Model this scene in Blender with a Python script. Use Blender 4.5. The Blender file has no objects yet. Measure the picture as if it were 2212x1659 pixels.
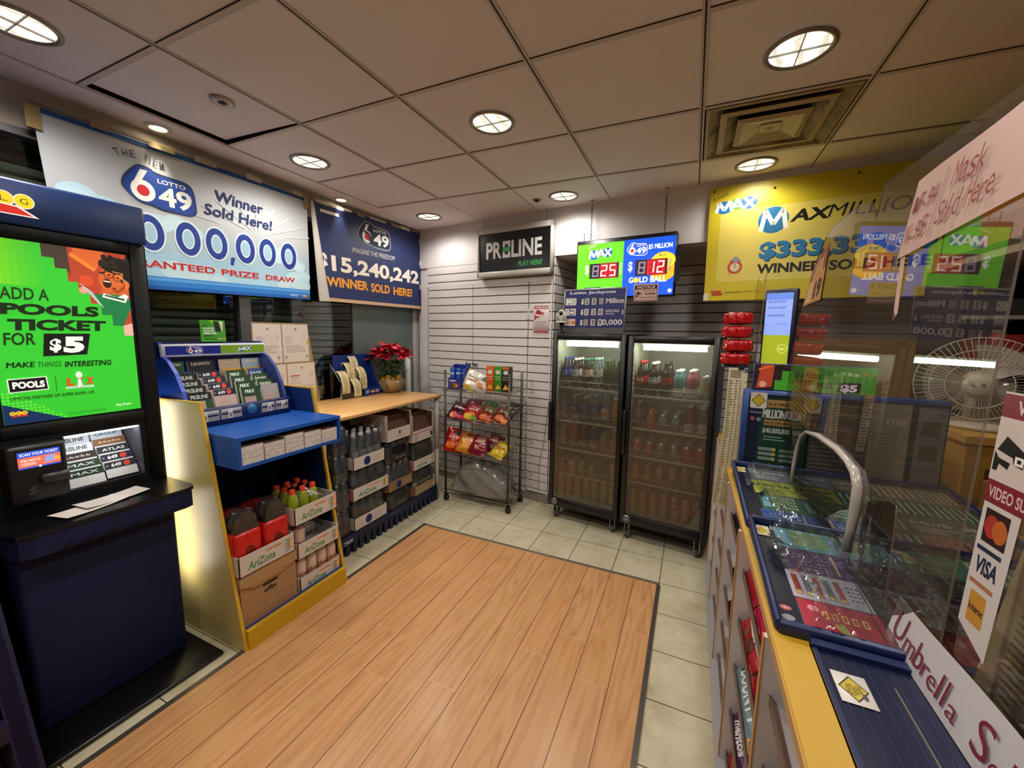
import bpy, bmesh, math, random
from mathutils import Matrix, Vector
PI=math.pi
random.seed(7)
SC=bpy.context.scene; COL=SC.collection
# ------------------------------------------------------------------ camera
cam_d=bpy.data.cameras.new('camera'); CAM=bpy.data.objects.new('camera',cam_d); COL.objects.link(CAM)
SC.camera=CAM
cam_d.sensor_width=36.0; cam_d.lens=861.5/2212*36; cam_d.clip_start=0.02; cam_d.clip_end=60
_y,_p,_r=.421,.1278,.0162
_f=Vector((-math.sin(_y)*math.cos(_p),math.cos(_y)*math.cos(_p),-math.sin(_p)))
_rt=Vector((math.cos(_y),math.sin(_y),0)); _up=_rt.cross(_f)
_r2=_rt*math.cos(_r)+_up*math.sin(_r); _u2=_up*math.cos(_r)-_rt*math.sin(_r)
CAM.matrix_world=Matrix(((_r2.x,_u2.x,-_f.x,0),(_r2.y,_u2.y,-_f.y,0),(_r2.z,_u2.z,-_f.z,1.6),(0,0,0,1)))
# ------------------------------------------------------------------ world, exposure
W_=bpy.data.worlds.new('world'); SC.world=W_; W_.use_nodes=True
W_.node_tree.nodes['Background'].inputs[0].default_value=(.9,.8,.7,1)
W_.node_tree.nodes['Background'].inputs[1].default_value=.02
vs=SC.view_settings; vs.view_transform='Standard'; vs.look='None'; vs.gamma=1; vs.use_curve_mapping=False
vs.exposure=0.12
SC.cycles.transparent_max_bounces=32; SC.cycles.max_bounces=10; SC.cycles.sample_clamp_indirect=6
SC.cycles.caustics_reflective=False; SC.cycles.caustics_refractive=False
LAMP=42.0       # watts of each ceiling downlight
CZ=2.67         # ceiling height
# ------------------------------------------------------------------ materials
def lin(h):
    h=h.lstrip('#'); o=[]
    for i in (0,2,4):
        c=int(h[i:i+2],16)/255; o.append(c/12.92 if c<=.04045 else ((c+.055)/1.055)**2.4)
    return (*o,1)
_M={}
def mat(h,rough=.5,metal=0,emit=0,spec=.5,coat=0,name=None):
    k=(h,rough,metal,emit,spec,coat)
    if k in _M: return _M[k]
    m=bpy.data.materials.new(name or 'm_'+h.strip('#')); m.use_nodes=True
    b=m.node_tree.nodes['Principled BSDF']
    b.inputs['Base Color'].default_value=lin(h); b.inputs['Roughness'].default_value=rough
    b.inputs['Metallic'].default_value=metal; b.inputs['Specular IOR Level'].default_value=spec
    b.inputs['Coat Weight'].default_value=coat
    if emit:
        b.inputs['Emission Color'].default_value=lin(h); b.inputs['Emission Strength'].default_value=emit
    _M[k]=m; return m
class NT:
    def __init__(s,name):
        s.m=bpy.data.materials.new(name); s.m.use_nodes=True; s.t=s.m.node_tree; s.b=s.t.nodes['Principled BSDF']
        s.out=s.t.nodes['Material Output']
    def n(s,typ,**kw):
        x=s.t.nodes.new(typ)
        for k,v in kw.items(): setattr(x,k,v)
        return x
    def l(s,a,b): s.t.links.new(a,b)
    def val(s,x,v):
        if isinstance(v,(int,float)): x.default_value=v
        else: s.l(v,x)
    def math(s,op,a,b=0,c=None):
        x=s.n('ShaderNodeMath',operation=op); s.val(x.inputs[0],a); s.val(x.inputs[1],b)
        if c is not None: s.val(x.inputs[2],c)
        return x.outputs[0]
    def mix(s,f,a,b):
        x=s.n('ShaderNodeMix',data_type='RGBA'); s.val(x.inputs[0],f)
        for i,v in ((6,a),(7,b)):
            if isinstance(v,str): x.inputs[i].default_value=lin(v)
            else: s.l(v,x.inputs[i])
        return x.outputs[2]
    def noise(s,vec,scale,detail=3,rough=.5):
        x=s.n('ShaderNodeTexNoise'); x.inputs['Scale'].default_value=scale; x.inputs['Detail'].default_value=detail
        x.inputs['Roughness'].default_value=rough; s.l(vec,x.inputs['Vector']); return x.outputs[0]
    def pos(s):
        g=s.n('ShaderNodeNewGeometry'); x=s.n('ShaderNodeSeparateXYZ'); s.l(g.outputs['Position'],x.inputs[0]); return g.outputs['Position'],x.outputs
    def comb(s,x,y,z):
        c=s.n('ShaderNodeCombineXYZ'); 
        for i,v in enumerate((x,y,z)): s.val(c.inputs[i],v)
        return c.outputs[0]
    def ramp(s,f,stops):
        r=s.n('ShaderNodeValToRGB'); e=r.color_ramp.elements
        while len(e)<len(stops): e.new(.5)
        for q,(p,c) in zip(e,stops): q.position=p; q.color=lin(c) if isinstance(c,str) else (c,c,c,1)
        s.l(f,r.inputs[0]); return r.outputs[0]
def clear(name,tint='#ffffff',haze=0.0,hazecol='#dddddd',rough=.02,refl=1.0,ior=1.45):
    k=(name,)
    if k in _M: return _M[k]
    t=NT(name); t.t.nodes.remove(t.b)
    tr=t.n('ShaderNodeBsdfTransparent'); tr.inputs[0].default_value=lin(tint)
    gl=t.n('ShaderNodeBsdfGlossy'); gl.inputs['Roughness'].default_value=rough
    fr=t.n('ShaderNodeFresnel'); fr.inputs[0].default_value=ior
    f=t.math('MULTIPLY',fr.outputs[0],refl)
    base=tr.outputs[0]
    if haze:
        df=t.n('ShaderNodeBsdfDiffuse'); df.inputs[0].default_value=lin(hazecol)
        mx=t.n('ShaderNodeMixShader'); mx.inputs[0].default_value=haze; t.l(base,mx.inputs[1]); t.l(df.outputs[0],mx.inputs[2]); base=mx.outputs[0]
    mx=t.n('ShaderNodeMixShader'); t.l(f,mx.inputs[0]); t.l(base,mx.inputs[1]); t.l(gl.outputs[0],mx.inputs[2])
    t.l(mx.outputs[0],t.out.inputs[0]); _M[k]=t.m; return t.m
# ------------------------------------------------------------------ frames, mesh builder
I4=Matrix.Identity(4)
TH=math.atan(-.13)
BW=Matrix.Translation((0,3.278,0))@Matrix.Rotation(TH,4,'Z')   # back wall frame: x along the wall, y into the wall
def bwp(x,off,z): return BW@Vector((x,-off,z))
def axes(o,x,y,z):
    x,y,z=Vector(x),Vector(y),Vector(z)
    return Matrix(((x.x,y.x,z.x,o[0]),(x.y,y.y,z.y,o[1]),(x.z,y.z,z.z,o[2]),(0,0,0,1)))
WM={}
class MB:
    def __init__(s,frame=I4): s.v=[]; s.f=[]; s.mi=[]; s.ms=[]; s.sm=[]; s.fr=frame
    def _m(s,m):
        if m not in s.ms: s.ms.append(m)
        return s.ms.index(m)
    def add(s,vs,fs,m,smooth=False,fr=None):
        o=len(s.v); F=s.fr if fr is None else s.fr@fr
        s.v+=[F@Vector(p) for p in vs]; i=s._m(m)
        for f in fs: s.f.append([o+k for k in f]); s.mi.append(i); s.sm.append(smooth)
        return s
    def box(s,x0,x1,y0,y1,z0,z1,m,fr=None):
        return s.add([(x0,y0,z0),(x1,y0,z0),(x1,y1,z0),(x0,y1,z0),(x0,y0,z1),(x1,y0,z1),(x1,y1,z1),(x0,y1,z1)],
            [(0,3,2,1),(4,5,6,7),(0,1,5,4),(1,2,6,5),(2,3,7,6),(3,0,4,7)],m,False,fr)
    def rbox(s,x0,x1,y0,y1,z0,z1,m,r=.01,seg=2,fr=None):
        bm=bmesh.new(); bmesh.ops.create_cube(bm,size=1)
        for v in bm.verts: v.co=Vector((x0+(v.co.x+.5)*(x1-x0),y0+(v.co.y+.5)*(y1-y0),z0+(v.co.z+.5)*(z1-z0)))
        bmesh.ops.bevel(bm,geom=bm.edges[:],offset=min(r,.49*min(x1-x0,y1-y0,z1-z0)),segments=seg,affect='EDGES',profile=.5)
        bm.verts.index_update()
        s.add([v.co[:] for v in bm.verts],[[v.index for v in f.verts] for f in bm.faces],m,True,fr); bm.free(); return s
    def prism(s,pts,d0,d1,m,ax='z',fr=None,smooth=False):
        # polygon pts (2D) extruded along axis
        n=len(pts)
        def P(a,b,d): return (a,b,d) if ax=='z' else ((a,d,b) if ax=='y' else (d,a,b))
        vs=[P(a,b,d0) for a,b in pts]+[P(a,b,d1) for a,b in pts]
        fs=[list(range(n))[::-1],[n+i for i in range(n)]]+[(i,(i+1)%n,n+(i+1)%n,n+i) for i in range(n)]
        return s.add(vs,fs,m,smooth,fr)
    def tube(s,path,r,m,seg=8,closed=False,fr=None,caps=True):
        P=[Vector(p) for p in path]; n=len(P); vs=[]; fs=[]; up=None
        R=r if isinstance(r,(list,tuple)) else [r]*n
        for i in range(n):
            a=P[(i-1)%n] if (i>0 or closed) else P[i]; b=P[(i+1)%n] if (i<n-1 or closed) else P[i]
            t=(b-a); t=t.normalized() if t.length>1e-9 else Vector((0,0,1))
            if up is None: up=t.orthogonal().normalized()
            u=(up-t*up.dot(t)); u=u.normalized() if u.length>1e-6 else t.orthogonal().normalized(); w=t.cross(u); up=u
            vs+=[P[i]+u*(R[i]*math.cos(2*PI*k/seg))+w*(R[i]*math.sin(2*PI*k/seg)) for k in range(seg)]
        for i in range(n if closed else n-1):
            j=(i+1)%n
            for k in range(seg): fs.append((i*seg+k,i*seg+(k+1)%seg,j*seg+(k+1)%seg,j*seg+k))
        if caps and not closed: fs+= [list(range(seg))[::-1],[(n-1)*seg+k for k in range(seg)]]
        return s.add(vs,fs,m,True,fr)
    def lathe(s,prof,m,c=(0,0,0),seg=20,fr=None,smooth=True,a0=0,a1=2*PI,ax='z',caps=False):
        n=len(prof); full=abs(a1-a0-2*PI)<1e-6; K=seg if full else seg+1; vs=[]; fs=[]
        for k in range(K):
            a=a0+(a1-a0)*k/seg
            for r,z in prof:
                p=(r*math.cos(a),r*math.sin(a),z)
                if ax=='y': p=(p[0],p[2],p[1])
                if ax=='x': p=(p[2],p[0],p[1])
                vs.append((c[0]+p[0],c[1]+p[1],c[2]+p[2]))
        for k in range(seg):
            k2=(k+1)%K
            for i in range(n-1): fs.append((k*n+i,k2*n+i,k2*n+i+1,k*n+i+1))
        if full and caps:
            for i in (0,n-1):
                if prof[i][0]>1e-6: fs.append([k*n+i for k in range(K)][::(-1 if i==0 else 1)])
        return s.add(vs,fs,m,smooth,fr)
    def grid(s,nu,nv,fn,m,smooth=True,fr=None):
        vs=[fn(i/nu,j/nv) for j in range(nv+1) for i in range(nu+1)]
        fs=[(j*(nu+1)+i,j*(nu+1)+i+1,(j+1)*(nu+1)+i+1,(j+1)*(nu+1)+i) for j in range(nv) for i in range(nu)]
        return s.add(vs,fs,m,smooth,fr)
    def sph(s,c,rx,ry,rz,m,nu=14,nv=9,fr=None):
        return s.grid(nu,nv,lambda u,v:(c[0]+rx*math.sin(PI*v)*math.cos(2*PI*u),c[1]+ry*math.sin(PI*v)*math.sin(2*PI*u),c[2]-rz*math.cos(PI*v)),m,True,fr)
    def build(s,name,parent=None,label=None,loc=None,rotz=0):
        me=bpy.data.meshes.new(name); F=I4
        if parent is not None: F=WM[parent]
        elif loc is not None: F=Matrix.Translation(loc)@Matrix.Rotation(rotz,4,'Z')
        inv=F.inverted()
        me.from_pydata([inv@p for p in s.v],[],s.f)
        for m in s.ms: me.materials.append(m)
        me.polygons.foreach_set('material_index',s.mi); me.polygons.foreach_set('use_smooth',s.sm)
        me.update(); o=bpy.data.objects.new(name,me); COL.objects.link(o)
        if parent is not None: o.parent=parent
        elif loc is not None: o.location=loc; o.rotation_euler=(0,0,rotz)
        WM[o]=F
        if label: o['label']=label
        return o
def tag(o,label,cat,group=None,kind=None):
    if label: o['label']=label
    if cat: o['category']=cat
    if group: o['group']=group
    if kind: o['kind']=kind
    return o
def struct(mb,name):
    o=mb.build(name); o['kind']='structure'; return o
def thing(name,label,cat,loc=(0,0,0),rotz=0,group=None,rot=None):
    o=bpy.data.objects.new(name,None); COL.objects.link(o); o.empty_display_size=.05
    o.location=loc; o.rotation_euler=rot or (0,0,rotz)
    from mathutils import Euler
    WM[o]=Matrix.Translation(loc)@Euler(rot or (0,0,rotz)).to_matrix().to_4x4()
    return tag(o,label,cat,group)
def dup(src,loc,rotz=None,label=None,group=None,rot=None):
    def cp(o,par):
        c=o.copy(); COL.objects.link(c); c.parent=par
        for ch in o.children: cp(ch,c)
        return c
    r=cp(src,None); r.location=loc
    if rot is not None: r.rotation_euler=rot
    elif rotz is not None: r.rotation_euler=(0,0,rotz)
    if label: r['label']=label
    if group: r['group']=group
    elif 'group' in r.keys(): del r['group']
    return r
# ------------------------------------------------------------------ printed graphics
_TX={}
def text_mesh(body,bold=0.0):
    if 'M' in body: bold=min(bold,0)
    k=(body,bold)
    if k in _TX: return _TX[k]
    cu=bpy.data.curves.new('t','FONT'); cu.body=body; cu.size=1; cu.resolution_u=3; cu.offset=bold; cu.align_x='LEFT'
    ob=bpy.data.objects.new('t',cu); me=bpy.data.meshes.new_from_object(ob)
    v=[(p.co.x,p.co.y) for p in me.vertices]; f=[list(p.vertices) for p in me.polygons]
    bpy.data.objects.remove(ob); bpy.data.curves.remove(cu); bpy.data.meshes.remove(me)
    _TX[k]=(v,f); return v,f
_CAP={}
def caph(bold):
    if bold not in _CAP:
        v,_=text_mesh('H',bold); _CAP[bold]=(min(p[1] for p in v),max(p[1] for p in v))
    return _CAP[bold]
_NOTEXT=set('ROCKET,FRUIT,nut,Cuori,Latte,MINTZ,DARK,OH,BIG,CARAMEL,MINT,ICE,MILK,LICO,GOLD,GREEN,COOL,CHOC,PROTEIN,K,Organic,Crunchy,Tako,SWEET,MANGO,SOUR,ONION,BBQ,SMOKY,Ruffle,CK,RED,TWIST,Crisp,AQUA,PURE,SM,CD,UP,evian.,Ginger,Limo,C,M.,W,Diet,Zero,CASH,LUCKY,CLUE,CROSS,COUNT,WORDS,CASH FOR LIFE,MEGADICE,POKER,KENO,BONUS,DAILY,TOTAL,MENU,PECHNOR,hygeia,RED LAKE,NUTS,GUM,PLAY WITHIN IT,PLAY,BINGO'.split(','))
class Gfx:
    def __init__(s,step=.0004): s.it=[]; s.L=0; s.step=min(step,.000022)
    def poly(s,pts,c): s.L+=1; s.it.append((list(pts),[list(range(len(pts)))],c,s.L)); return s
    def rect(s,x0,y0,x1,y1,c):
        if x1-x0>.3:
            n=24; s.L+=1; v=[];w=(x1-x0)/n
            for k in range(n+1): v+=[(x0+w*k,y0),(x0+w*k,y1)]
            s.it.append((v,[[2*k,2*k+2,2*k+3,2*k+1] for k in range(n)],c,s.L)); return s
        return s.poly([(x0,y0),(x1,y0),(x1,y1),(x0,y1)],c)
    def rrect(s,x0,y0,x1,y1,r,c,n=4):
        p=[]
        for cx,cy,a in ((x1-r,y0+r,-PI/2),(x1-r,y1-r,0),(x0+r,y1-r,PI/2),(x0+r,y0+r,PI)):
            p+=[(cx+r*math.cos(a+PI/2*k/n),cy+r*math.sin(a+PI/2*k/n)) for k in range(n+1)]
        return s.poly(p,c)
    def disc(s,x,y,rx,c,ry=None,n=20):
        ry=ry or rx; return s.poly([(x+rx*math.cos(2*PI*k/n),y+ry*math.sin(2*PI*k/n)) for k in range(n)],c)
    def ring(s,x,y,r0,r1,c,a0=0,a1=2*PI,n=24):
        s.L+=1; v=[];f=[]
        for k in range(n+1):
            a=a0+(a1-a0)*k/n; v+=[(x+r0*math.cos(a),y+r0*math.sin(a)),(x+r1*math.cos(a),y+r1*math.sin(a))]
        f=[(2*k,2*k+1,2*k+3,2*k+2) for k in range(n)]; s.it.append((v,f,c,s.L)); return s
    def line(s,pts,w,c):
        s.L+=1
        for (ax,ay),(bx,by) in zip(pts,pts[1:]):
            d=math.hypot(bx-ax,by-ay) or 1; nx,ny=-(by-ay)/d*w/2,(bx-ax)/d*w/2
            s.it.append(([(ax+nx,ay+ny),(ax-nx,ay-ny),(bx-nx,by-ny),(bx+nx,by+ny)],[[0,1,2,3]],c,s.L))
        return s
    def text(s,body,x0,x1,y,cap,c,bold=.0,shear=0,rot=0,arc=None,vert=False):
        if body in _NOTEXT: return s.scrib(x0,x1 if x1 is not None else x0+cap*len(body)*.6,y,cap,c,len(body))
        v,f=text_mesh(body,bold)
        if not v: return s
        a,b=min(p[0] for p in v),max(p[0] for p in v); h0,h1=caph(bold)
        sy=cap/(h1-h0); sx=(x1-x0)/(b-a) if x1 is not None else sy
        if body in '1Il!.' and x1 is not None and sx>sy: x0+=((x1-x0)-(b-a)*sy)/2; sx=sy; x1=x0+(b-a)*sy
        q=[((p[0]-a)*sx+shear*(p[1]-h0)*sy,(p[1]-h0)*sy) for p in v]
        if rot: q=[(p[0]*math.cos(rot)-p[1]*math.sin(rot),p[0]*math.sin(rot)+p[1]*math.cos(rot)) for p in q]
        if arc: q=[(p[0],p[1]+arc*(1-((p[0]/(x1-x0))*2-1)**2)) for p in q]
        s.L+=1; s.it.append(([(x0+p[0],y+p[1]) for p in q],f,c,s.L))
        if 'M' in body and bold>0:
            for dx,dy in ((.9,0),(-.9,0),(0,.6),(0,-.6)): s.L+=1; s.it.append(([(x0+p[0]+dx*bold*sy,y+p[1]+dy*bold*sy) for p in q],f,c,s.L))
        return s
    def scrib(s,x0,x1,y,h,c,n):
        # illegible brush-like marks where the photo shows print too small to read
        n=max(2,min(n,7)); w=(x1-x0)/n
        for k in range(n):
            a=x0+w*k; b=(k*37%11)/11
            s.line([(a+w*.1,y+h*(.1+.2*b)),(a+w*.3,y+h*(.95-.3*b)),(a+w*.55,y+h*.15),(a+w*.85,y+h*(.5+.3*b))],h*.16,c)
        return s
    def lines(s,x0,x1,y0,y1,n,c,fill=.45,jit=.35):
        h=(y1-y0)/n; s.L+=1
        for i in range(n):
            b=x1-(x1-x0)*random.random()*jit; yy=y1-h*(i+.5)
            s.it.append(([(x0,yy-h*fill/2),(b,yy-h*fill/2),(b,yy+h*fill/2),(x0,yy+h*fill/2)],[[0,1,2,3]],c,s.L))
        return s
    def put(s,mb,mp,emit=0,rough=.45,coat=0,fine=0):
        for v,f,c,L in s.it:
            if fine:
                st=[(v[q[0]],v[q[i]],v[q[i+1]]) for q in f for i in range(1,len(q)-1)]; v=[]; f=[]
                while st:
                    a,b,c_=st.pop(); E3=[(math.dist(a,b),a,b,c_),(math.dist(b,c_),b,c_,a),(math.dist(c_,a),c_,a,b)]; e=max(E3,key=lambda q:q[0])
                    if e[0]>fine: m_=((e[1][0]+e[2][0])/2,(e[1][1]+e[2][1])/2); st+=[(e[1],m_,e[3]),(m_,e[2],e[3])]
                    else: f.append([len(v),len(v)+1,len(v)+2]); v+=[a,b,c_]
            m=c if not isinstance(c,str) else mat(c,rough,0,emit,.4,coat)
            mb.add([mp(x,y,L*s.step) for x,y in v],f,m)
        return mb
def seg7(g,ch,x,y,w,h,on,off,t=.12,sh=.06):
    S={'0':'abcdef','1':'bc','2':'abged','3':'abgcd','5':'afgcd','8':'abcdefg','9':'abcdfg','-':'','4':'fgbc'}[ch]
    T=t*h; X=lambda a,b:(x+a+sh*b,y+b)
    P={'a':[X(0,h),X(w,h),X(w-T,h-T),X(T,h-T)],'d':[X(0,0),X(w,0),X(w-T,T),X(T,T)],'g':[X(T*.4,h/2+T/2),X(w-T*.4,h/2+T/2),X(w-T*.4,h/2-T/2),X(T*.4,h/2-T/2)],
       'f':[X(0,h),X(0,h/2+.1*T),X(T,h/2+.4*T),X(T,h-T)],'b':[X(w,h),X(w,h/2+.1*T),X(w-T,h/2+.4*T),X(w-T,h-T)],
       'e':[X(0,0),X(0,h/2-.1*T),X(T,h/2-.4*T),X(T,T)],'c':[X(w,0),X(w,h/2-.1*T),X(w-T,h/2-.4*T),X(w-T,T)]}
    for k in P: g.poly(P[k],on if k in S else off)
def logo649(g,x0,y0,x1,y1,blob,edge,ink='#f4f2ee',dot='#c8202c'):
    w,h=x1-x0,y1-y0
    def shp(e): 
        p=[(.0-e,.42),(.03,.30-e),(.12,.14-e),(.22,.08-e*1.6),(.36,.07-e*1.6),(.48,.0-e*1.8),(.9,-.02-e*1.8),(.98+e*.7,.04-e),(1+e,.14),(.98+e,.7),(.92+e,.82+e*1.5),(.84,.86+e*2),(.45,.88+e*2),(.38,1+e*1.5),(.22,1.02+e*1.5),(.14-e*.5,.86+e),(.05-e,.64+e)]
        for _ in range(2): p=[q for (a,b),(c,d) in zip(p,p[1:]+p[:1]) for q in ((a*.75+c*.25,b*.75+d*.25),(a*.25+c*.75,b*.25+d*.75))]
        return [(x0+a*w,y0+b*h) for a,b in p]
    if edge: g.poly(shp(.035),edge)
    g.poly(shp(0),blob)
    # the tall six
    cx,cy,r=x0+.255*w,y0+.38*h,.285*h
    g.ring(cx,cy,r*.52,r,ink,n=26)
    g.poly([(cx-r*1.0,cy+r*.05),(cx-r*.5,cy+r*.1),(cx+r*.55,cy+h*.56),(cx-r*.05,cy+h*.56)],ink)
    g.disc(cx,cy,r*.5,dot)
    g.text('49',x0+.46*w,x0+.96*w,y0+.09*h,.53*h,ink,.03)
    g.text('LOTTO',x0+.47*w,x0+.88*w,y0+.69*h,.115*h,ink,.02)
def logomax(g,x0,y0,x1,y1,lotto=None,ink='#f4f4f0'):
    w,h=x1-x0,y1-y0
    g.disc(x0+.24*w,y0+.42*h,.22*w,'#1a6aa8',.44*h); g.disc(x0+.54*w,y0+.58*h,.2*w,'#5c9a3c',.40*h); g.disc(x0+.8*w,y0+.56*h,.19*w,'#20599a',.42*h)
    def st(px,py,pw,ph,pts,lw): g.line([(px+pw*a,py+ph*b) for a,b in pts],lw,ink)
    lw=.085*w
    st(x0+.06*w,y0+.10*h,.36*w,.72*h,[(0,0),(.14,1),(.5,.18),(.86,1),(1,.1)],lw)
    st(x0+.42*w,y0+.28*h,.24*w,.64*h,[(0,0),(.5,1),(1,0)],lw*.8); st(x0+.47*w,y0+.42*h,.15*w,0,[(0,0),(1,0)],lw*.6)
    st(x0+.68*w,y0+.2*h,.27*w,.72*h,[(0,0),(1,1)],lw*.85); st(x0+.68*w,y0+.2*h,.27*w,.72*h,[(0.05,1),(.95,0)],lw*.85)
    if lotto: g.text('Lotto',x0,x0+.34*w,y0+.98*h,.22*h,lotto,.0,0,.35)
def logoball(g,x,y,r):
    g.disc(x-r*1.9,y,r,'#f2c62c'); g.disc(x,y,r,'#f2c62c'); g.disc(x+r*1.9,y,r,'#f2c62c')
    g.text('O',x-r*2.4,x-r*1.4,y-r*.5,r,'#7a3c14',.02); g.text('L',x-r*.4,x+r*.45,y-r*.5,r,'#7a3c14',.02); g.text('G',x+r*1.45,x+r*2.4,y-r*.5,r,'#7a3c14',.02)
    g.poly([(x-r*2.6,y-r*1.7),(x+r*3.2,y-r*1.7),(x+r*1.6,y-r*.95),(x-r*1.6,y-r*.95)],'#d8301c')
def proline(g,x0,x1,y,cap,ink,green='#3fae5a',bold=.03):
    w=x1-x0
    g.text('PR',x0,x0+.29*w,y,cap,ink,bold); g.text('LINE',x0+.47*w,x1,y,cap,ink,bold)
    a,b=x0+.31*w,x0+.45*w; t=cap*.2
    g.rect(a,y,b,y+t,ink); g.rect(a,y+cap-t,b,y+cap,ink); g.rect(a,y,a+t*.8,y+cap*.36,ink); g.rect(b-t*.8,y,b,y+cap*.36,ink)
    g.rect(a,y+cap*.64,a+t*.8,y+cap,ink); g.rect(b-t*.8,y+cap*.64,b,y+cap,ink)
    g.rect(a+t*.1,y+cap*.38,b-t*.1,y+cap*.62,green)
def camicon(g,x,y,s,c):
    g.poly([(x,y+.55*s),(x+.25*s,y+.95*s),(x+1.0*s,y+.6*s),(x+.9*s,y+.25*s),(x+.6*s,y+.3*s),(x+.55*s,y+.45*s)],c)
    g.rect(x+.62*s,y+.3*s,x+.9*s,y+.52*s,'#e8e4e0'); g.rect(x+.7*s,y+.36*s,x+.82*s,y+.46*s,c)
    g.poly([(x-.05*s,y),(x+.1*s,y),(x+.15*s,y+.2*s),(x+.45*s,y+.12*s),(x+.5*s,y+.3*s),(x+.1*s,y+.35*s),(x-.05*s,y+.5*s)],c)
def flat(o,u,v,n):
    o,u,v,n=Vector(o),Vector(u),Vector(v),Vector(n)
    return lambda x,y,d:o+u*x+v*y+n*d
def quadmap(P00,P10,P11,P01,w,h,n):
    P00,P10,P11,P01,n=map(Vector,(P00,P10,P11,P01,n))
    def f(x,y,d):
        s,t=x/w,y/h; return P00*(1-s)*(1-t)+P10*s*(1-t)+P11*s*t+P01*(1-s)*t+n*d
    return f
# common materials
WHITE=mat('#d8d4d0',.6); BLACK=mat('#0c0c0e',.4); CHROME=mat('#b8b8b8',.25,1); STEEL=mat('#6a655e',.35,.9)
NAVY=mat('#0d2a6e',.4); YELLOW=mat('#e0b41e',.45); TANEDGE=mat('#b98d55',.55); BROWNLIP=mat('#6e5c52',.5); WHITEBRD=mat('#dcd8da',.55)
ACR=clear('acrylic_sheet','#f3eee8',.06,'#b09c88',.012,1.35,1.5); FILM=clear('plastic_film','#fafbfb',.045,'#cfd2d2',.10,1.3,1.5)
GLASSW=clear('window_glass','#dfe8e4',0,'#888888',.02,1.2,1.5); FGLASS=clear('fridge_glass','#f8f8f4',.075,'#c4b6a0',.03,1.0,1.5)
EDGEACR=mat('#c9bdb4',.25)
CARD=mat('#a8835a',.75); CARDW=mat('#d9cfc6',.6)
# ================================================================== SETTING
def tile_floor():
    t=NT('floor_tile'); P,(x,y,z)=t.pos()
    u=t.math('DIVIDE',t.math('ADD',x,1.9306),.3064); v=t.math('DIVIDE',t.math('SUBTRACT',y,2.5998),.3014)
    fu=t.math('ABSOLUTE',t.math('SUBTRACT',t.math('FRACT',u),.5)); fv=t.math('ABSOLUTE',t.math('SUBTRACT',t.math('FRACT',v),.5))
    g=t.math('GREATER_THAN',t.math('MAXIMUM',fu,fv),.4925)
    n1=t.noise(P,5,6,.65); n2=t.noise(P,22,4,.6)
    wn=t.n('ShaderNodeTexWhiteNoise',noise_dimensions='2D'); t.l(t.comb(t.math('FLOOR',u),t.math('FLOOR',v),0),wn.inputs[0])
    a=t.ramp(t.math('ADD',t.math('MULTIPLY',n1,.75),t.math('MULTIPLY',n2,.25)),[(.30,'#a89d7e'),(.45,'#c6bc9c'),(.62,'#d3cbb0')])
    a=t.mix(t.math('MULTIPLY',wn.outputs[0],.12),a,'#b0a488')
    t.l(t.mix(g,a,'#3a3022'),t.b.inputs[0]); t.l(t.math('ADD',t.math('MULTIPLY',n2,.25),.25),t.b.inputs['Roughness'])
    return t.m
def laminate():
    t=NT('laminate_planks'); P,(x,y,z)=t.pos(); pw=.1532
    u=t.math('DIVIDE',t.math('ADD',x,1.9306),pw); i=t.math('FLOOR',u)
    wn=t.n('ShaderNodeTexWhiteNoise',noise_dimensions='1D'); t.l(i,wn.inputs['W'])
    v=t.math('DIVIDE',t.math('ADD',y,t.math('MULTIPLY',wn.outputs[0],1.3)),1.28); j=t.math('FLOOR',v)
    wn2=t.n('ShaderNodeTexWhiteNoise',noise_dimensions='2D'); t.l(t.comb(i,j,0),wn2.inputs[0])
    gx=t.math('GREATER_THAN',t.math('ABSOLUTE',t.math('SUBTRACT',t.math('FRACT',u),.5)),.4895)
    gy=t.math('GREATER_THAN',t.math('ABSOLUTE',t.math('SUBTRACT',t.math('FRACT',v),.5)),.4990)
    off=t.math('MULTIPLY',wn2.outputs[0],37)
    q=t.comb(t.math('MULTIPLY',x,6.5),t.math('ADD',t.math('MULTIPLY',y,.55),off),off)
    n=t.noise(q,1.3,2,.5)
    rings=t.math('FRACT',t.math('MULTIPLY',n,9)); rings=t.math('ABSOLUTE',t.math('SUBTRACT',rings,.5))
    q2=t.comb(t.math('MULTIPLY',x,90),t.math('MULTIPLY',y,3),off); fine=t.noise(q2,1,3,.6)
    s=t.math('ADD',t.math('MULTIPLY',rings,.95),t.math('MULTIPLY',fine,.55))
    c=t.ramp(s,[(.20,'#b07a4e'),(.42,'#c48f5d'),(.75,'#cf9d6c')])
    c=t.mix(t.math('MULTIPLY',wn2.outputs[0],.4),c,'#c58a57')
    c=t.mix(t.math('MULTIPLY',t.noise(P,2.2,3),.25),c,'#d8a878')
    c=t.mix(t.math('MULTIPLY',gy,.5),c,'#e2bd92')
    t.l(t.mix(t.math('MULTIPLY',gx,.95),c,'#2c1a0c'),t.b.inputs[0]); t.b.inputs['Roughness'].default_value=.3
    return t.m
def plaster(name,c1,c2,scale=3,rough=.7,streak=False):
    t=NT(name); P,(x,y,z)=t.pos()
    if streak: P=t.comb(t.math('MULTIPLY',x,6),t.math('MULTIPLY',y,6),t.math('MULTIPLY',z,1.2))
    n=t.noise(P,scale,5,.6); t.l(t.ramp(n,[(.3,c1),(.62,c2)]),t.b.inputs[0]); t.b.inputs['Roughness'].default_value=rough
    return t.m
M_CEIL=plaster('ceiling_tile','#e4dcd8','#eae3df',2.2,.85); M_TBAR=mat('#c8beb5',.55); M_GAP=mat('#2a221c',.9)
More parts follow.
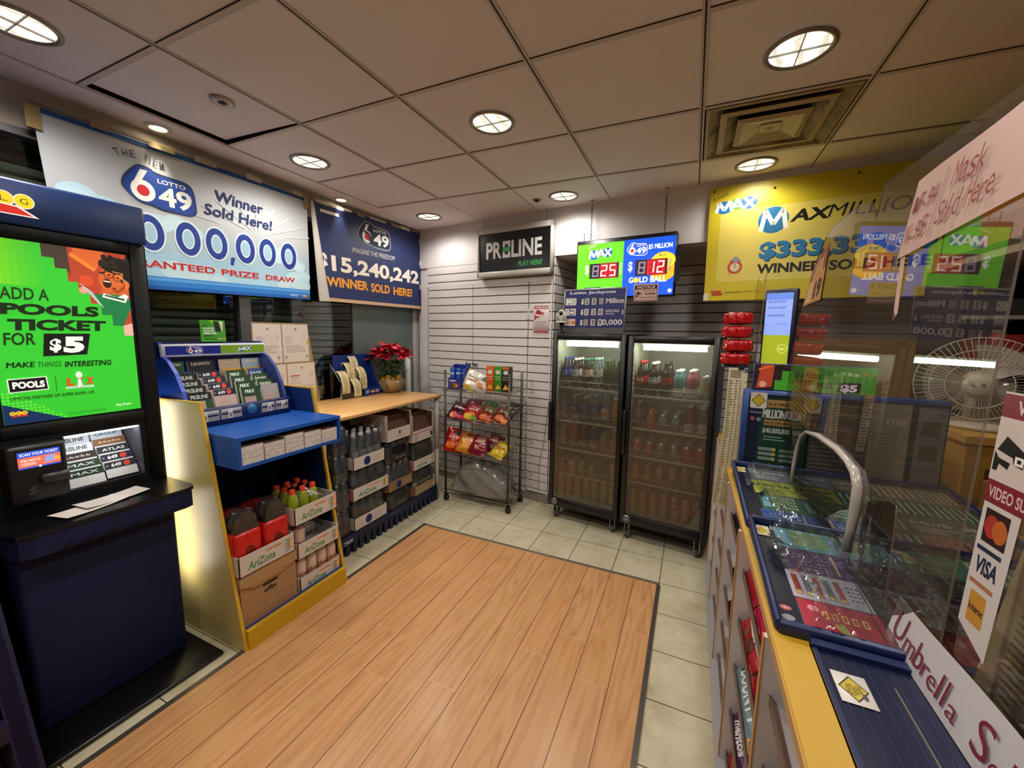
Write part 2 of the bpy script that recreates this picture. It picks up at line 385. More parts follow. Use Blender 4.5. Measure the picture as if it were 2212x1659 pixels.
M_WALL=plaster('wall_paint','#d6d1d1','#dfdbdb',2,.6); M_SLAT=plaster('slat_white','#d8d3d1','#e0dcda',3,.5); M_GROOVE=mat('#20180f',.8)
M_BROWN=plaster('slat_grey_alcove','#dad3d1','#e2dcda',3,.55)
struct(MB().add([(-2.9,-1.6,0),(1.9,-1.6,0),(1.9,4.2,0),(-2.9,4.2,0)],[(0,1,2,3)],tile_floor()),'floor')
struct(MB().box(-1.925,-.100,-1.5,2.572,.0005,.007,laminate()),'floor_laminate')
M_STRIP=mat('#6d665e',.35,.7); M_STRIPL=mat('#b6aea2',.3,.8)
struct(MB().box(-1.935,-.092,2.566,2.590,.0006,.0095,M_STRIPL),'trim_1')
struct(MB().box(-1.945,-1.920,-1.5,2.590,.0006,.0095,M_STRIP),'trim_2')
struct(MB().box(-.106,-.084,-1.5,2.566,.0006,.0095,M_STRIP),'trim_3')
# --- ceiling: lay-in panels between tee bars
cb=MB(); gx0,gpx,gy0,gpy=-2.590,.6396,-.921,.6305
LX=[gx0+i*gpx for i in range(7)]; LY=[gy0-gpy]+[gy0+j*gpy for j in range(7)]
cb.box(-3.1,2.0,-1.7,4.2,CZ+.03,CZ+.06,M_GAP)
for i in range(6):
    for j in range(len(LY)-1):
        x0,x1,y0,y1=LX[i]+.011,LX[i+1]-.011,LY[j]+.011,LY[j+1]-.011
        if i==0 and abs(LY[j]-.971)<.02:   # a panel that has slipped off its bar
            cb.add([(x0+.018,y0,CZ+.02),(x1,y0,CZ+.001),(x1,y1-.012,CZ+.001),(x0+.018,y1-.012,CZ+.02)],[(0,1,2,3)],M_CEIL)
        elif i==4 and abs(LY[j]-2.232)<.02: pass      # the air diffuser sits here
        else: cb.box(x0,x1,y0,y1,CZ+.001,CZ+.012,M_CEIL)
for k,x in enumerate(LX):
    if k>0: cb.box(x-.0125,x+.0125,LY[0],3.8,CZ-.003,CZ+.004,M_TBAR); cb.box(x-.003,x+.003,LY[0],3.8,CZ-.0035,CZ-.0028,M_GAP)
    for j,y in enumerate(LY):
        if k<6: cb.box(x+.0125,x+gpx-.0125,y-.0125,y+.0125,CZ-.002,CZ+.004,M_TBAR); cb.box(x+.0125,x+gpx-.0125,y-.015,y-.0118,CZ-.0025,CZ+.002,M_GAP)
cb.box(-3.0,LX[0],-1.7,3.9,CZ-.004,CZ+.01,M_CEIL)
cb.box(LX[6]-.01,1.95,-1.7,3.9,CZ-.004,CZ+.01,M_CEIL)
cb.box(LX[0],LX[6],LY[-1]+.01,4.1,CZ-.0035,CZ+.01,M_CEIL)
cb.box(LX[0],LX[6],-1.7,LY[0],CZ-.0035,CZ+.01,M_CEIL)
struct(cb,'ceiling')
# --- slat boards in the back wall frame
def slats(mb,x0,x1,z0,z1,y,mt,pitch=.0795,gap=.009,zref=2.031,fr=None):
    z=zref-pitch*math.ceil((zref-z0)/pitch)
    mb.box(x0,x1,y+.008,y+.012,z0,z1,M_GROOVE,fr)
    while z<z1:
        a,b=max(z+gap/2,z0),min(z+pitch-gap/2,z1)
        if b-a>.004: mb.box(x0,x1,y-.004,y+.008,a,b,mt,fr)
        z+=pitch
XL,XE=-2.80,-1.163       # left slat wall spans XL..XE, then the alcove
AD=.50                   # alcove depth
w=MB(BW)
w.box(XL,1.75,0,.08,2.27,CZ,M_WALL)                         # smooth band under the ceiling
w.box(XL,XE,.02,.10,0,2.27,M_WALL)
slats(w,-2.655,XE-.012,2.085,2.27,0,M_SLAT); slats(w,-1.400,XE-.012,.09,2.085,0,M_SLAT)
w.box(-2.74,-2.655,-.012,.02,0,2.11,M_WALL); w.box(-2.655,XE,-.006,.02,2.066,2.086,M_WALL)
w.box(XE-.012,XE,-.008,AD,0,2.27,M_WALL)
w.box(-1.40,XE,-.010,.02,0,.075,mat('#8c8678',.4))
struct(w,'wall_back')
w=MB(BW); w.box(XE,1.75,AD+.01,AD+.08,0,2.5,M_BROWN); slats(w,XE,1.75,.4,2.27,AD,M_BROWN)
w.box(XE,1.75,.08,AD+.08,2.262,2.272,M_WALL)
fs=BW@Matrix.Translation((XE,0,0))@Matrix.Rotation(PI/2,4,'Z'); w2=MB(fs); slats(w2,.0,AD,.1,2.262,-.012,M_SLAT)
w.v+=w2.v; o0=len(w.v)-len(w2.v)
for f,i in zip(w2.f,w2.mi): w.f.append([o0+k for k in f]); w.mi.append(w._m(w2.ms[i])); w.sm.append(False)
struct(w,'wall_alcove')
struct(MB(BW).box(XL,XE,-.006,.0,0,.07,mat('#9c9686',.5)),'baseboard_back')
def slat_door(name,x0,x1,knob):
    d=MB(BW); slats(d,x0,x1,.075,2.064,-.006,M_SLAT); o=d.build(name); o['kind']='structure'
    k=MB(BW).lathe([(.0,-.058),(.016,-.056),(.024,-.046),(.022,-.034),(.010,-.026),(.010,-.012),(.018,-.012),(.018,-.010)],CHROME,c=(knob,0,1.285),ax='y'); k.build('door_knob',o)
    return o
slat_door('door_1',-2.633,-2.040,-2.075); d2=slat_door('door_2',-2.032,-1.408,-1.995)
hg=MB(BW)
for z in (1.78,1.0): hg.box(-1.409,-1.397,-.018,-.004,z-.05,z+.05,mat('#cfcac4',.4))
hg.build('hinge',d2)
# --- left shop window, roller shutter outside
WX=-2.82
w=MB(); w.box(WX-.08,WX+.02,-1.6,3.72,2.475,CZ,plaster('header_paint','#a59a8c','#b3a898',3,.7)); w.box(WX-.08,WX,-1.6,3.72,0,.62,mat('#7c858a',.5)); w.box(WX-.08,WX+.01,3.60,3.72,0,CZ,mat('#bdb8b2',.5))
struct(w,'wall_left')
w=MB(); ALU=mat('#77777a',.35,.8)
for y in (-.6,.55,1.772): w.box(WX-.05,WX+.025,y-.038,y+.038,.62,2.475,ALU)
w.box(WX-.05,WX+.02,-1.6,3.6,.60,.64,ALU); w.box(WX-.05,WX+.02,-1.6,3.6,2.44,2.475,ALU)
wf=w.build('window_1'); wf['kind']='structure'
MB().box(WX-.012,WX-.006,-1.6,2.74,.64,2.44,GLASSW).build('window_pane',wf)
w=MB(); w.box(WX-.015,WX-.004,2.74,3.6,.64,2.44,plaster('frosted_panel','#4f5f5c','#5d6d69',1.5,.3)); w.box(WX-.016,WX+.001,2.735,2.745,.64,2.44,mat('#39423f',.5)); w.build('frosted_panel',wf)
w=MB(); z=.3; SH=mat('#a39f99',.5,.1); SHD=mat('#1d1c1c',.7)
while z<2.5:
    w.prism([(WX-.20,z),(WX-.185,z+.010),(WX-.18,z+.026),(WX-.187,z+.042),(WX-.20,z+.047)],-1.6,3.7,SH,ax='y'); w.box(WX-.21,WX-.198,-1.6,3.7,z+.043,z+.056,SHD); z+=.0545
sh=w.build('roller_shutter',None); tag(sh,'grey roller shutter of horizontal slats closed outside the shop window','shutter')
# --- right and front walls (mostly behind the counter and the camera)
w=MB(); w.box(1.75,1.83,-1.6,3.9,0,CZ,plaster('wall_right_paint','#8c7f72','#9a8c7e',2,.7)); struct(w,'wall_right')
w=MB(); w.box(-2.9,1.83,-1.68,-1.6,0,CZ,plaster('wall_front_paint','#8d857d','#9a928a',2,.7)); struct(w,'wall_front')
# ================================================================== CEILING FITTINGS
M_LENS=None
def lens_mat():
    t=NT('downlight_lens'); P,(x,y,z)=t.pos(); n=t.noise(P,60,3)
    t.b.inputs['Base Color'].default_value=lin('#f2f2ee')
    wv=t.n('ShaderNodeTexWave',bands_direction='X'); wv.inputs['Scale'].default_value=4; wv.inputs['Distortion'].default_value=5; t.l(P,wv.inputs['Vector'])
    t.l(t.ramp(t.math('ADD',t.math('MULTIPLY',n,.5),t.math('MULTIPLY',wv.outputs[0],.5)),[(.25,'#b9b4a4'),(.55,'#f2efe6')]),t.b.inputs['Emission Color']); t.b.inputs['Emission Strength'].default_value=1.35
    return t.m
M_LENS=lens_mat(); M_RING=mat('#8f8274',.35,.6); M_CROSS=mat('#b9b4a8',.5)
def downlight(x,y,label,k=1.0):
    t=thing('ceiling_downlight',label,'ceiling light',(x,y,CZ-.004),0,'round recessed ceiling lights')
    f=Matrix.Translation((x,y,CZ-.004))
    MB(f).lathe([(.098,-.001),(.101,-.007),(.110,-.009),(.117,-.004),(.118,0)],M_RING,seg=40).build('trim_ring',t)
    MB(f).lathe([(0,-.0012),(.0985,-.0012)],M_LENS,seg=40).build('lens',t)
    b=MB(f); b.box(-.098,.098,-.0018,.0018,-.0075,-.0015,M_CROSS); b.box(-.0018,.0018,-.098,.098,-.0075,-.0015,M_CROSS); b.build('cross_baffle',t)
    L=bpy.data.lights.new('downlight_lamp','SPOT'); L.energy=LAMP*k; L.color=(1,.94,.865); L.spot_size=math.radians(167); L.spot_blend=.6; L.shadow_soft_size=.09
    o=bpy.data.objects.new('downlight_lamp',L); COL.objects.link(o); o.parent=t; o.location=(0,0,-.012)
for x,y,l in ((-2.27,.70,'large round ceiling light cut by the top left corner of the picture'),(.292,1.926,'round ceiling light just in front of the square air diffuser'),(-1.012,1.957,'round ceiling light in the middle of the ceiling'),
  (-2.312,1.94,'round ceiling light nearest the white lottery banner seam, beyond the small sprinkler'),(.288,3.03,'round ceiling light between the air diffuser and the yellow banner'),(-.994,3.15,'round ceiling light near the chains of the lit jackpot sign'),(-2.326,3.235,'round ceiling light in the back left corner above the navy banner'),
  (-1.01,.70,'added unseen ceiling light just out of the top of the picture, middle column'),(.29,.70,'added unseen ceiling light just out of the top of the picture, above the counter'),(-1.01,-.55,'added unseen ceiling light behind the camera, middle column')):  # last three fittings are unseen, added to brighten the room
    downlight(x,y,l,.5 if abs(x-.288)<.001 and y>3 else (.7 if y>3 else (1.15 if y>1 else 1.05)))
def spot(x,y,label,tilt):
    t=thing('ceiling_spotlight',label,'spotlight',(x,y,CZ-.004),0,'small ceiling spotlights over the banners')
    f=Matrix.Translation((x,y,CZ-.004))
    MB(f).lathe([(.036,-.003),(.040,-.010),(.056,-.008),(.062,0)],mat('#c9c0b4',.4),seg=28).build('trim_ring',t)
    MB(f).lathe([(0,-.003),(.037,-.003)],mat('#fff0d0',.5,0,20),seg=24).build('bulb',t)
    L=bpy.data.lights.new('spot_lamp','SPOT'); L.energy=17; L.color=(1,.86,.66); L.spot_size=math.radians(58); L.spot_blend=.55; L.shadow_soft_size=.02
    o=bpy.data.objects.new('spot_lamp',L); COL.objects.link(o); o.parent=t; o.location=(0,0,-.02); o.rotation_euler=tilt
spot(-2.700,1.313,'small lit spotlight in front of the white banner, beside the slipped ceiling panel',(0,math.radians(-7),0))
spot(-2.715,2.562,'small lit spotlight above the left end of the navy banner',(0,math.radians(-7),0))
t=thing('fire_sprinkler','round chrome sprinkler plate with dark centre on the slipped ceiling panel','sprinkler',(-2.117,1.30,CZ))
MB(Matrix.Translation((-2.117,1.30,CZ))).lathe([(.020,-.006),(.034,-.010),(.048,-.006),(.052,.004)],mat('#a79d92',.3,.5),seg=28).build('escutcheon',t)
MB(Matrix.Translation((-2.117,1.30,CZ))).lathe([(0,-.004),(.021,-.004)],mat('#15110e',.6)).lathe([(0,-.018),(.006,-.018),(.005,-.004)],mat('#8a8078',.3,.9),c=(.004,0,0)).build('head',t)
t=thing('fire_sprinkler','small black-centred sprinkler beside the round light near the chains','sprinkler',(-1.217,3.151,CZ))
MB(Matrix.Translation((-1.217,3.151,CZ-.003))).lathe([(0,-.004),(.026,-.005),(.036,-.004),(.042,.002)],mat('#a89e93',.4),seg=24).build('escutcheon',t)
MB(Matrix.Translation((-1.217,3.151,CZ-.003))).lathe([(0,-.022),(.012,-.020),(.020,-.008),(.027,-.0055)],mat('#100d0b',.6)).build('head',t)
# air diffuser: nested square frames
x0,x1,y0,y1=LX[4]+.014,LX[5]-.014,2.232+.014,2.863-.014; cx,cy=(x0+x1)/2,(y0+y1)/2
t=thing('air_diffuser','square louvred air diffuser with sooty edges set in the ceiling','air vent',(cx,cy,CZ))
DF=plaster('diffuser_paint','#a8996f','#b5a67c',5,.5); SOOT=plaster('diffuser_soot','#4b4332','#9c8d66',9,.7)
def frame(mb,r0,r1,z0,z1,m):
    A=[(cx+sx*r0,cy+sy*r0,z0) for sx,sy in ((-1,-1),(1,-1),(1,1),(-1,1))]; B=[(cx+sx*r1,cy+sy*r1,z1) for sx,sy in ((-1,-1),(1,-1),(1,1),(-1,1))]
    mb.add(A+B,[(i,(i+1)%4,4+(i+1)%4,4+i) for i in range(4)],m)
b=MB(); frame(b,.300,.285,CZ-.004,CZ-.008,DF); frame(b,.285,.215,CZ-.008,CZ+.028,SOOT); b.build('outer_frame',t)
b=MB(); frame(b,.205,.235,CZ-.010,CZ-.004,DF); frame(b,.205,.150,CZ-.010,CZ+.028,SOOT); frame(b,.235,.205,CZ-.004,CZ+.02,DF); b.build('cone_ring',t)
b=MB(); frame(b,.128,.155,CZ-.018,CZ-.008,DF); frame(b,.128,.045,CZ-.018,CZ+.004,DF); b.box(cx-.045,cx+.045,cy-.045,cy+.045,CZ-.004,CZ+.005,DF); b.lathe([(.012,-.002),(.014,0)],DF,c=(cx,cy,CZ-.004)); b.build('centre_cone',t)
b=MB(); b.box(cx-.29,cx+.29,cy-.29,cy+.29,CZ+.026,CZ+.029,mat('#14100c',.9)); b.build('duct_throat',t)
# ================================================================== WALL SIGNS
def tape(mb,x,y0,z0,y1,z1,c='#8f7a4c'): MB().box(x,x+.0012,y0,y1,z0,z1,mat(c,.4)).build('tape',t)
# white/sky banner
t=thing('lottery_banner','large sky-printed prize banner taped along the left window top','banner',(-2.75,1.55,2.2))
W1,H1=1.395,.765; bx=-2.748
q1=quadmap((bx,.905,1.80),(bx,2.247,1.832),(bx,2.262,2.588),(bx,.862,2.571),W1,H1,(1,0,0))
U=lambda y:(y-.862); V=lambda z:(z-1.822)
b=MB(); b.grid(24,8,lambda u,v:q1(u*W1,v*H1,-.002),mat('#b9bdbf',.6)); 
b.grid(24,8,lambda u,v:q1(u*W1,v*H1,-.006),mat('#c9c9c7',.6)); b.build('vinyl_sheet',t)
g=Gfx(.0005); g.L=14
for k in range(8): g.rect(0,.07+.045*k,W1,.07+.045*(k+1),['#a9d3e4','#a3cddf','#a0c6d8','#a4c2d0','#a9c0ca','#aebec5','#b3bdc1','#b7bcbe'][k])
for k in range(9): g.poly([(W1*.72,.40),(W1*.72+math.cos(.3+k*.32)*.42,.40+math.sin(.3+k*.32)*.22),(W1*.72+math.cos(.36+k*.32)*.42,.40+math.sin(.36+k*.32)*.22)],'#bfc9cd')
random.seed(3)
for cx_,cy_,r in ((.42,.36,.07),(.50,.38,.06),(.60,.34,.05),(1.16,.30,.08),(1.24,.27,.07),(1.31,.24,.05),(1.05,.26,.05),(.47,.12,.07),(.55,.11,.06),(.63,.10,.05),(.72,.09,.05),(1.34,.17,.06),(1.27,.14,.08),(1.18,.11,.06),(1.33,.10,.07),(.1,.42,.08),(.2,.4,.06),(.06,.3,.09)):
    g.disc(cx_,cy_,r,'#b9dbe7',r*.7); g.disc(cx_-.01,cy_-.012,r*.86,'#c4e0ea',r*.58)
g.rect(0,0,W1,.072,'#2f7fd0'); g.rect(0,.05,W1,.066,'#5aa4e4'); g.rect(0,.0,W1,.02,'#1c5fb4'); g.rect(0,H1-.022,W1,H1,'#1c4f8e')
for k,(c,dy) in enumerate(zip('THE NEW',(0,.008,.016,.02,.02,.014,.004))):
    if c!=' ': g.text(c,.274+.031*k,.274+.031*k+.022,.655+dy,.036,'#3a4256',.0,0,.35-.11*k)
logo649(g,.285,.445,.615,.636,'#1f459c','#22335f')
g.text('Winner',.728,1.036,.562,.068,'#1d2c5e',.02,.12,-.02); g.text('Sold Here!',.664,1.095,.470,.066,'#1d2c5e',.02,.12,-.02)
for x in (.06,.215): g.ring(x,.305,.040,.072,'#1f3a8c')
for x,rx in ((.375,.073),(.562,.072),(.720,.071),(.900,.071),(1.056,.068),(1.220,.070)):
    g.poly([(x+(rx*.9+.010)*math.cos(a),.303+.104*math.sin(a)) for a in [2*PI*k/28 for k in range(28)]],'#d4e2e8'); g.poly([(x+rx*math.cos(a)*.9,.303+.094*math.sin(a)) for a in [2*PI*k/28 for k in range(28)]],'#1f3a8c'); g.poly([(x+.033*math.cos(a),.303+.057*math.sin(a)) for a in [2*PI*k/24 for k in range(24)]],'#d4e2e8'); g.disc(x,.303,.027,'#9fc4d6',.049)
g.poly([(.803,.235),(.828,.235),(.812,.185),(.795,.190)],'#1f3a8c')
g.text('GUARANTEED',.100,.702,.116,.044,'#e8eef0',.045); g.text('GUARANTEED',.105,.697,.118,.040,'#b9242e',.03); g.text('PRIZE',.728,.982,.115,.043,'#e8eef0',.045); g.text('PRIZE',.732,.980,.117,.039,'#b9242e',.03)
g.text('DRAW',1.026,1.270,.114,.043,'#e8eef0',.045); g.text('DRAW',1.030,1.266,.116,.038,'#b9242e',.03)
logoball(g,1.345,.025,.007); g.lines(1.22,1.30,.015,.035,2,'#dfe8ee',.35,.3)
g.put(MB(),lambda x,y,d:q1(x,y,d),0,.75).build('printed_artwork',t)
b=MB()
for y0,z0,y1,z1,c in ((.835,2.47,.885,2.568,'#97814f'),(1.05,2.562,1.12,2.60,'#8f7a52'),(1.28,2.565,1.40,2.60,'#9a8a66'),(1.50,2.57,1.62,2.606,'#a89c88'),(1.8,2.575,1.9,2.61,'#b3a998'),(2.13,2.58,2.22,2.612,'#a99d88'),(2.225,2.51,2.262,2.60,'#97814f')): tape(b,bx+.012,y0,z0,y1,z1,c)
b.box(bx-.01,bx+.004,.862,2.262,2.585,2.60,mat('#8d8478',.7)); b.build('top_hem',t)
# navy banner
t=thing('lottery_banner','navy prize banner with orange lettering in the back left corner','banner',(-2.74,2.98,2.2))
W2,H2=1.37,.80; bx=-2.742
q2=quadmap((bx,2.330,1.832),(bx+.01,3.632,1.842),(bx,3.648,2.644),(bx,2.285,2.590),W2,H2,(1,0,0))
b=MB(); b.grid(20,8,lambda u,v:q2(u*W2,v*H2,0),mat('#1c2c5e',.5)); b.grid(20,8,lambda u,v:q2(u*W2,v*H2,-.005),mat('#b9b2a8',.6)); b.build('vinyl_sheet',t)
g=Gfx(.0005); g.L=14
g.rect(.02,0,W2,.03,'#c9a98a')
logo649(g,.475,.545,.885,.745,'#16243f','#8e96a0')
g.text('IMAGINE THE FREEDOM',.395,.945,.455,.042,'#e4e2de',-.004,.1)
g.text('$',.05,.115,.258,.14,'#efe6d6',.035); g.text('15,240,242',.155,1.335,.262,.130,'#efe6d6',.035)
g.text('WINNER',.09,.565,.128,.082,'#f0a02c',.035); g.text('SOLD',.60,.86,.122,.080,'#f0a02c',.035); g.text('HERE!',.915,1.215,.118,.078,'#f0a02c',.035)
g.rect(.085,.725,.27,.75,'#f2ead8'); logoball(g,.17,.025,.006)
g.put(MB(),lambda x,y,d:q2(x,y,d+.0004),0,.7).build('printed_artwork',t)
b=MB(); b.grid(4,10,lambda u,v:(bx+.012+.05*math.sin(u*PI)*(1-.5*v),2.285+.045*(1-v)+(.02+.075*(1-v))*u-.01,1.825+v*.75),mat('#c2bab0',.6)); b.build('peeled_edge',t,'white underside of the peeled left edge')
b=MB()
random.seed(5)
for k in range(9): y=2.32+k*.145+random.uniform(-.02,.02); tape(b,bx+.010,y,2.578+(y-2.3)*.04+random.uniform(-.006,.006),y+random.uniform(.06,.15),2.60+(y-2.3)*.04+random.uniform(-.004,.006),random.choice(['#d0c4ae','#8a7c66','#c2b8a8']))
for z in (2.52,2.3,2.05,1.87): MB().box(bx+.006,bx+.009,3.615,3.65,z,z+.05,mat('#cfc8bf',.5)).build('tape',t)
# PROLINE light box
t=thing('sports_betting_sign','black hanging sign in a white frame, white and green lettering','sign',bwp(-1.545,.06,2.118),TH)
F=BW; b=MB(F)
for x0,x1,z0,z1 in ((-1.942,-1.148,2.512,2.560),(-1.942,-1.148,2.118,2.166),(-1.942,-1.922,2.118,2.56),(-1.168,-1.148,2.118,2.56)): b.rbox(x0,x1,-.075,-.015,z0,z1,mat('#bdb8ae',.4),.004,1)
b.build('frame',t)
MB(F).box(-1.924,-1.166,-.062,-.03,2.160,2.515,mat('#121315',.3)).build('panel',t)
g=Gfx(); proline(g,-1.842,-1.250,2.283,.150,'#d9d9d9',bold=.028); g.text('PLAY HERE!',-1.489,-1.247,2.199,.044,'#3fae62',.03)
g.put(MB(F),lambda x,y,d:(x,-.0622-d,y)).build('lettering',t)
for x in (-1.88,-1.22): MB(F).tube([(x,-.045,2.568),(x,-.045,2.668)],.0015,STEEL).box(x-.014,x+.014,-.055,-.035,2.56,2.568,WHITE).build('hanger',t)
# LED jackpot sign on chains
t=thing('jackpot_sign','lit hanging jackpot display, green half and blue half with red digits','lit sign',bwp(-.527,.08,1.89),TH)
F=BW; b=MB(F); b.rbox(-.916,-.140,-.080,-.02,1.888,2.350,mat('#0d0d0f',.4),.006,1); b.build('housing',t)
E=1.0; g=Gfx(.0003)
g.rect(-.905,1.896,-.526,2.318,'#62c922'); g.rect(-.526,1.900,-.148,2.321,'#1650d4')
g.disc(-.227,2.107,.106,'#f0a818'); g.rect(-.148,1.99,-.11,2.22,'#0d0d0f'); g.disc(-.227,2.15,.085,'#f6cc30',.06)
logomax(g,-.815,2.195,-.615,2.280,'#dff0c8')
g.text('$',-.838,-.806,2.085,.070,'#eef6e8',.03); g.text('$',-.486,-.452,2.088,.070,'#e8ecf6',.03)
def led(x0,x1,y0,y1,s):
    g.rect(x0,y0,x1,y1,'#2a1a2a'); n=len(s); w=(x1-x0-.03)/n
    for k,ch in enumerate(s):
        a=x0+.022+k*w
        if ch!='-': g.rect(a-.004,y0+.002,a+w*.86+.004,y1-.002,'#a8101c')
    for k,ch in enumerate(s):
        a=x0+.022+k*w; seg7(g,ch if ch!='-' else '-',a,y0+.014,w*.74,y1-y0-.028,'#ffd8d0','#8d7f92' if ch=='-' else '#d02430')
led(-.799,-.559,2.045,2.162,'-25'); led(-.432,-.197,2.048,2.164,'-12')
g.text('MILLION',-.552,None,2.155,.016,'#e6f4dc',.02,0,-PI/2); g.text('MILLION',-.186,None,2.155,.016,'#5a48a8',.02,0,-PI/2)
g.rect(-.838,1.912,-.700,1.976,'#2d3a52')
for k in range(3): seg7(g,'8',-.828+k*.042,1.918,.034,.052,'#b9c2cc','#b9c2cc')
g.disc(-.868,1.935,.017,'#e6f4dc'); g.text('+',-.881,-.855,1.926,.02,'#62c922',.02)
g.text('X $1 MILLION',-.690,-.575,1.962,.011,'#e6f4dc',.03); g.text('MAXMILLIONS',-.690,-.575,1.944,.012,'#e6f4dc',.04)
logo649(g,-.497,2.203,-.350,2.292,'#1650d4','#e4eaf6'); g.text('$5 MILLION',-.338,-.170,2.238,.036,'#e6ecf8',.03)
g.text('+',-.262,-.238,2.178,.02,'#3c3468',.02); g.text('TAX',-.232,-.214,2.190,.010,'#3c3468'); g.text('FREE',-.232,-.214,2.178,.010,'#3c3468')
g.text('G',-.475,-.442,1.996,.042,'#f0f4fa',.03); g.disc(-.420,2.016,.021,'#f0c020'); g.disc(-.426,2.022,.008,'#f8e890'); g.text('LD BALL',-.395,-.197,1.996,.042,'#f0f4fa',.03)
g.disc(-.170,1.928,.014,'#e8eef8'); g.text('49',-.178,-.162,1.924,.008,'#1650d4',.02)
g.put(MB(F),lambda x,y,d:(x,-.0802-d,y),E).build('display_face',t)
def chain(x):
    b=MB(F); z=2.352; k=0
    while z<2.60:
        c=[(x+(.006*math.cos(a) if k%2 else 0),-.05+(0 if k%2 else .006*math.cos(a)),z+.011+.013*math.sin(a)) for a in [2*PI*i/10 for i in range(10)]]
        b.tube(c,.0017,mat('#4a4440',.4,.8),5,closed=True); z+=.019; k+=1
    b.tube([(x,-.05,z),(x+.006,-.05,z+.012),(x,-.05,z+.03),(x-.005,-.05,z+.05),(x,-.05,CZ)],.0018,STEEL,6); b.box(x-.012,x+.02,-.058,-.042,CZ-.005,CZ,STEEL)
    b.build('chain',t)
chain(-.809); chain(-.238)
MB(F).tube([(-.87,-.04,2.35),(-.872,-.04,2.42)],.003,BLACK).build('antenna',t)
# small notice stuck to its lower edge
t=tag(MB(F).rbox(-.432,-.250,-.0855,-.0825,1.852,1.984,mat('#c39a90',.5),.001,1).build('notice_sign',None,None,bwp(-.34,.083,1.852),TH),'small pinkish NOTICE 24 hour surveillance card on the lit sign\'s bottom edge','sign')
g=Gfx(); g.rrect(-.424,1.860,-.258,1.976,.008,'#15100f'); g.rrect(-.421,1.863,-.261,1.945,.004,'#c9a298'); g.text('NOTICE',-.408,-.274,1.950,.021,'#d9c2ba',.03,.12)
g.text('THIS AREA IS UNDER',-.36,-.272,1.930,.007,'#15100f',.02); g.text('24 HOUR',-.345,-.268,1.902,.016,'#15100f',.05); g.text('VIDEO SURVEILLANCE',-.385,-.268,1.878,.009,'#15100f',.03); camicon(g,-.412,1.885,.045,'#15100f')
g.put(MB(F),lambda x,y,d:(x,-.0857-d,y)).build('print',t)
# red/white warning card on the slat wall
t=MB(F).rbox(-1.347,-1.190,-.012,-.008,1.603,1.852,mat('#d9d2d0',.4),.001,1).build('warning_sign',None,None,bwp(-1.27,.01,1.603),TH)
tag(t,'white and red WARNING 24 hour video surveillance card on the white slat wall','sign')
g=Gfx(); R='#a8283a'; g.rect(-1.339,1.816,-1.199,1.846,R); g.text('WARNING',-1.332,-1.206,1.821,.019,'#ece4e2',.03); camicon(g,-1.332,1.722,.095,R)
g.text('24 HOUR',-1.318,-1.218,1.690,.017,'#6a5a5c'); g.text('VIDEO',-1.305,-1.235,1.664,.016,'#6a5a5c'); g.rect(-1.339,1.652,-1.199,1.655,R); g.text('SURVEILLANCE',-1.334,-1.204,1.629,.016,R,.02); g.rect(-1.339,1.609,-1.199,1.622,R)
g.put(MB(F),lambda x,y,d:(x,-.0122-d,y)).build('print',t)
# yellow banner
t=thing('lottery_banner','bright yellow jackpot banner on the band above the counter alcove','banner',bwp(.7,.03,2.2),TH)
YB=plaster('yellow_vinyl','#c4b01c','#d2be2a',2,.35); YM=mat('#dcca5c',.4)
b=MB(F); b.prism([(.050,2.625),(.058,1.850),(1.48,1.850),(1.48,2.600)],-.028,-.024,YB,'y'); b.build('vinyl_sheet',t)
g=Gfx(.0005); g.rrect(.128,1.982,1.46,2.452,.03,'#e6da8e'); g.rrect(.131,1.985,1.457,2.449,.03,YM)
logomax(g,.082,2.440,.342,2.535,'#3a3a28')
g.disc(.438,2.362,.086,'#1f6f9c',.084); g.line([(.372,2.296),(.392,2.425),(.440,2.335),(.490,2.425),(.512,2.30)],.026,'#ece8da')
g.text('AX',.528,.728,2.337,.075,'#14130f',.035,.25); g.text('MILLIONS',.722,1.25,2.342,.075,'#1c1a14',-.004,.25)
g.text('$333,333.40',.380,1.232,2.113,.105,'#12384c',.045); g.text('$333,333.40',.374,1.226,2.120,.105,'#1f7aa8',.04)
g.text('WINNER',.370,.720,2.022,.062,'#191713',.04); g.text('SOLD HERE',.756,1.215,2.020,.062,'#191713',.04)
g.disc(.238,2.075,.045,'#c2452c'); g.disc(.238,2.074,.030,'#d8c9a8'); g.rect(.236,2.072,.240,2.10,'#3c2c20'); g.rect(.205,2.112,.270,2.122,'#c2452c'); g.disc(.240,2.125,.020,'#8c98a4'); g.poly([(.205,2.035),(.215,2.04),(.205,2.022)],'#c2452c'); g.poly([(.270,2.035),(.262,2.04),(.272,2.022)],'#c2452c')
g.rect(.10,1.905,.165,1.918,'#b43a2a'); g.poly([(.105,1.884),(.172,1.886),(.176,1.903),(.112,1.902)],'#b43a2a'); g.text('knowyourlimit',.19,.29,1.900,.012,'#4c4420',.02); g.text('PLAY WITHIN IT',.30,.38,1.902,.012,'#a83a2a',.02)
g.put(MB(F),lambda x,y,d:(x,-.0282-d,y)).build('printed_artwork',t)
for x,z in ((.43,2.565),(.85,2.58),(.075,2.595)): MB(F).lathe([(0,-.034),(.006,-.033),(.007,-.028)],mat('#3a3320',.4,.5),c=(x,0,z),ax='y',seg=10).build('pin',t)
b=MB(F); b.box(.055,.085,-.0295,-.0285,1.852,1.90,mat('#e4dcc0',.4)); b.build('tape',t)
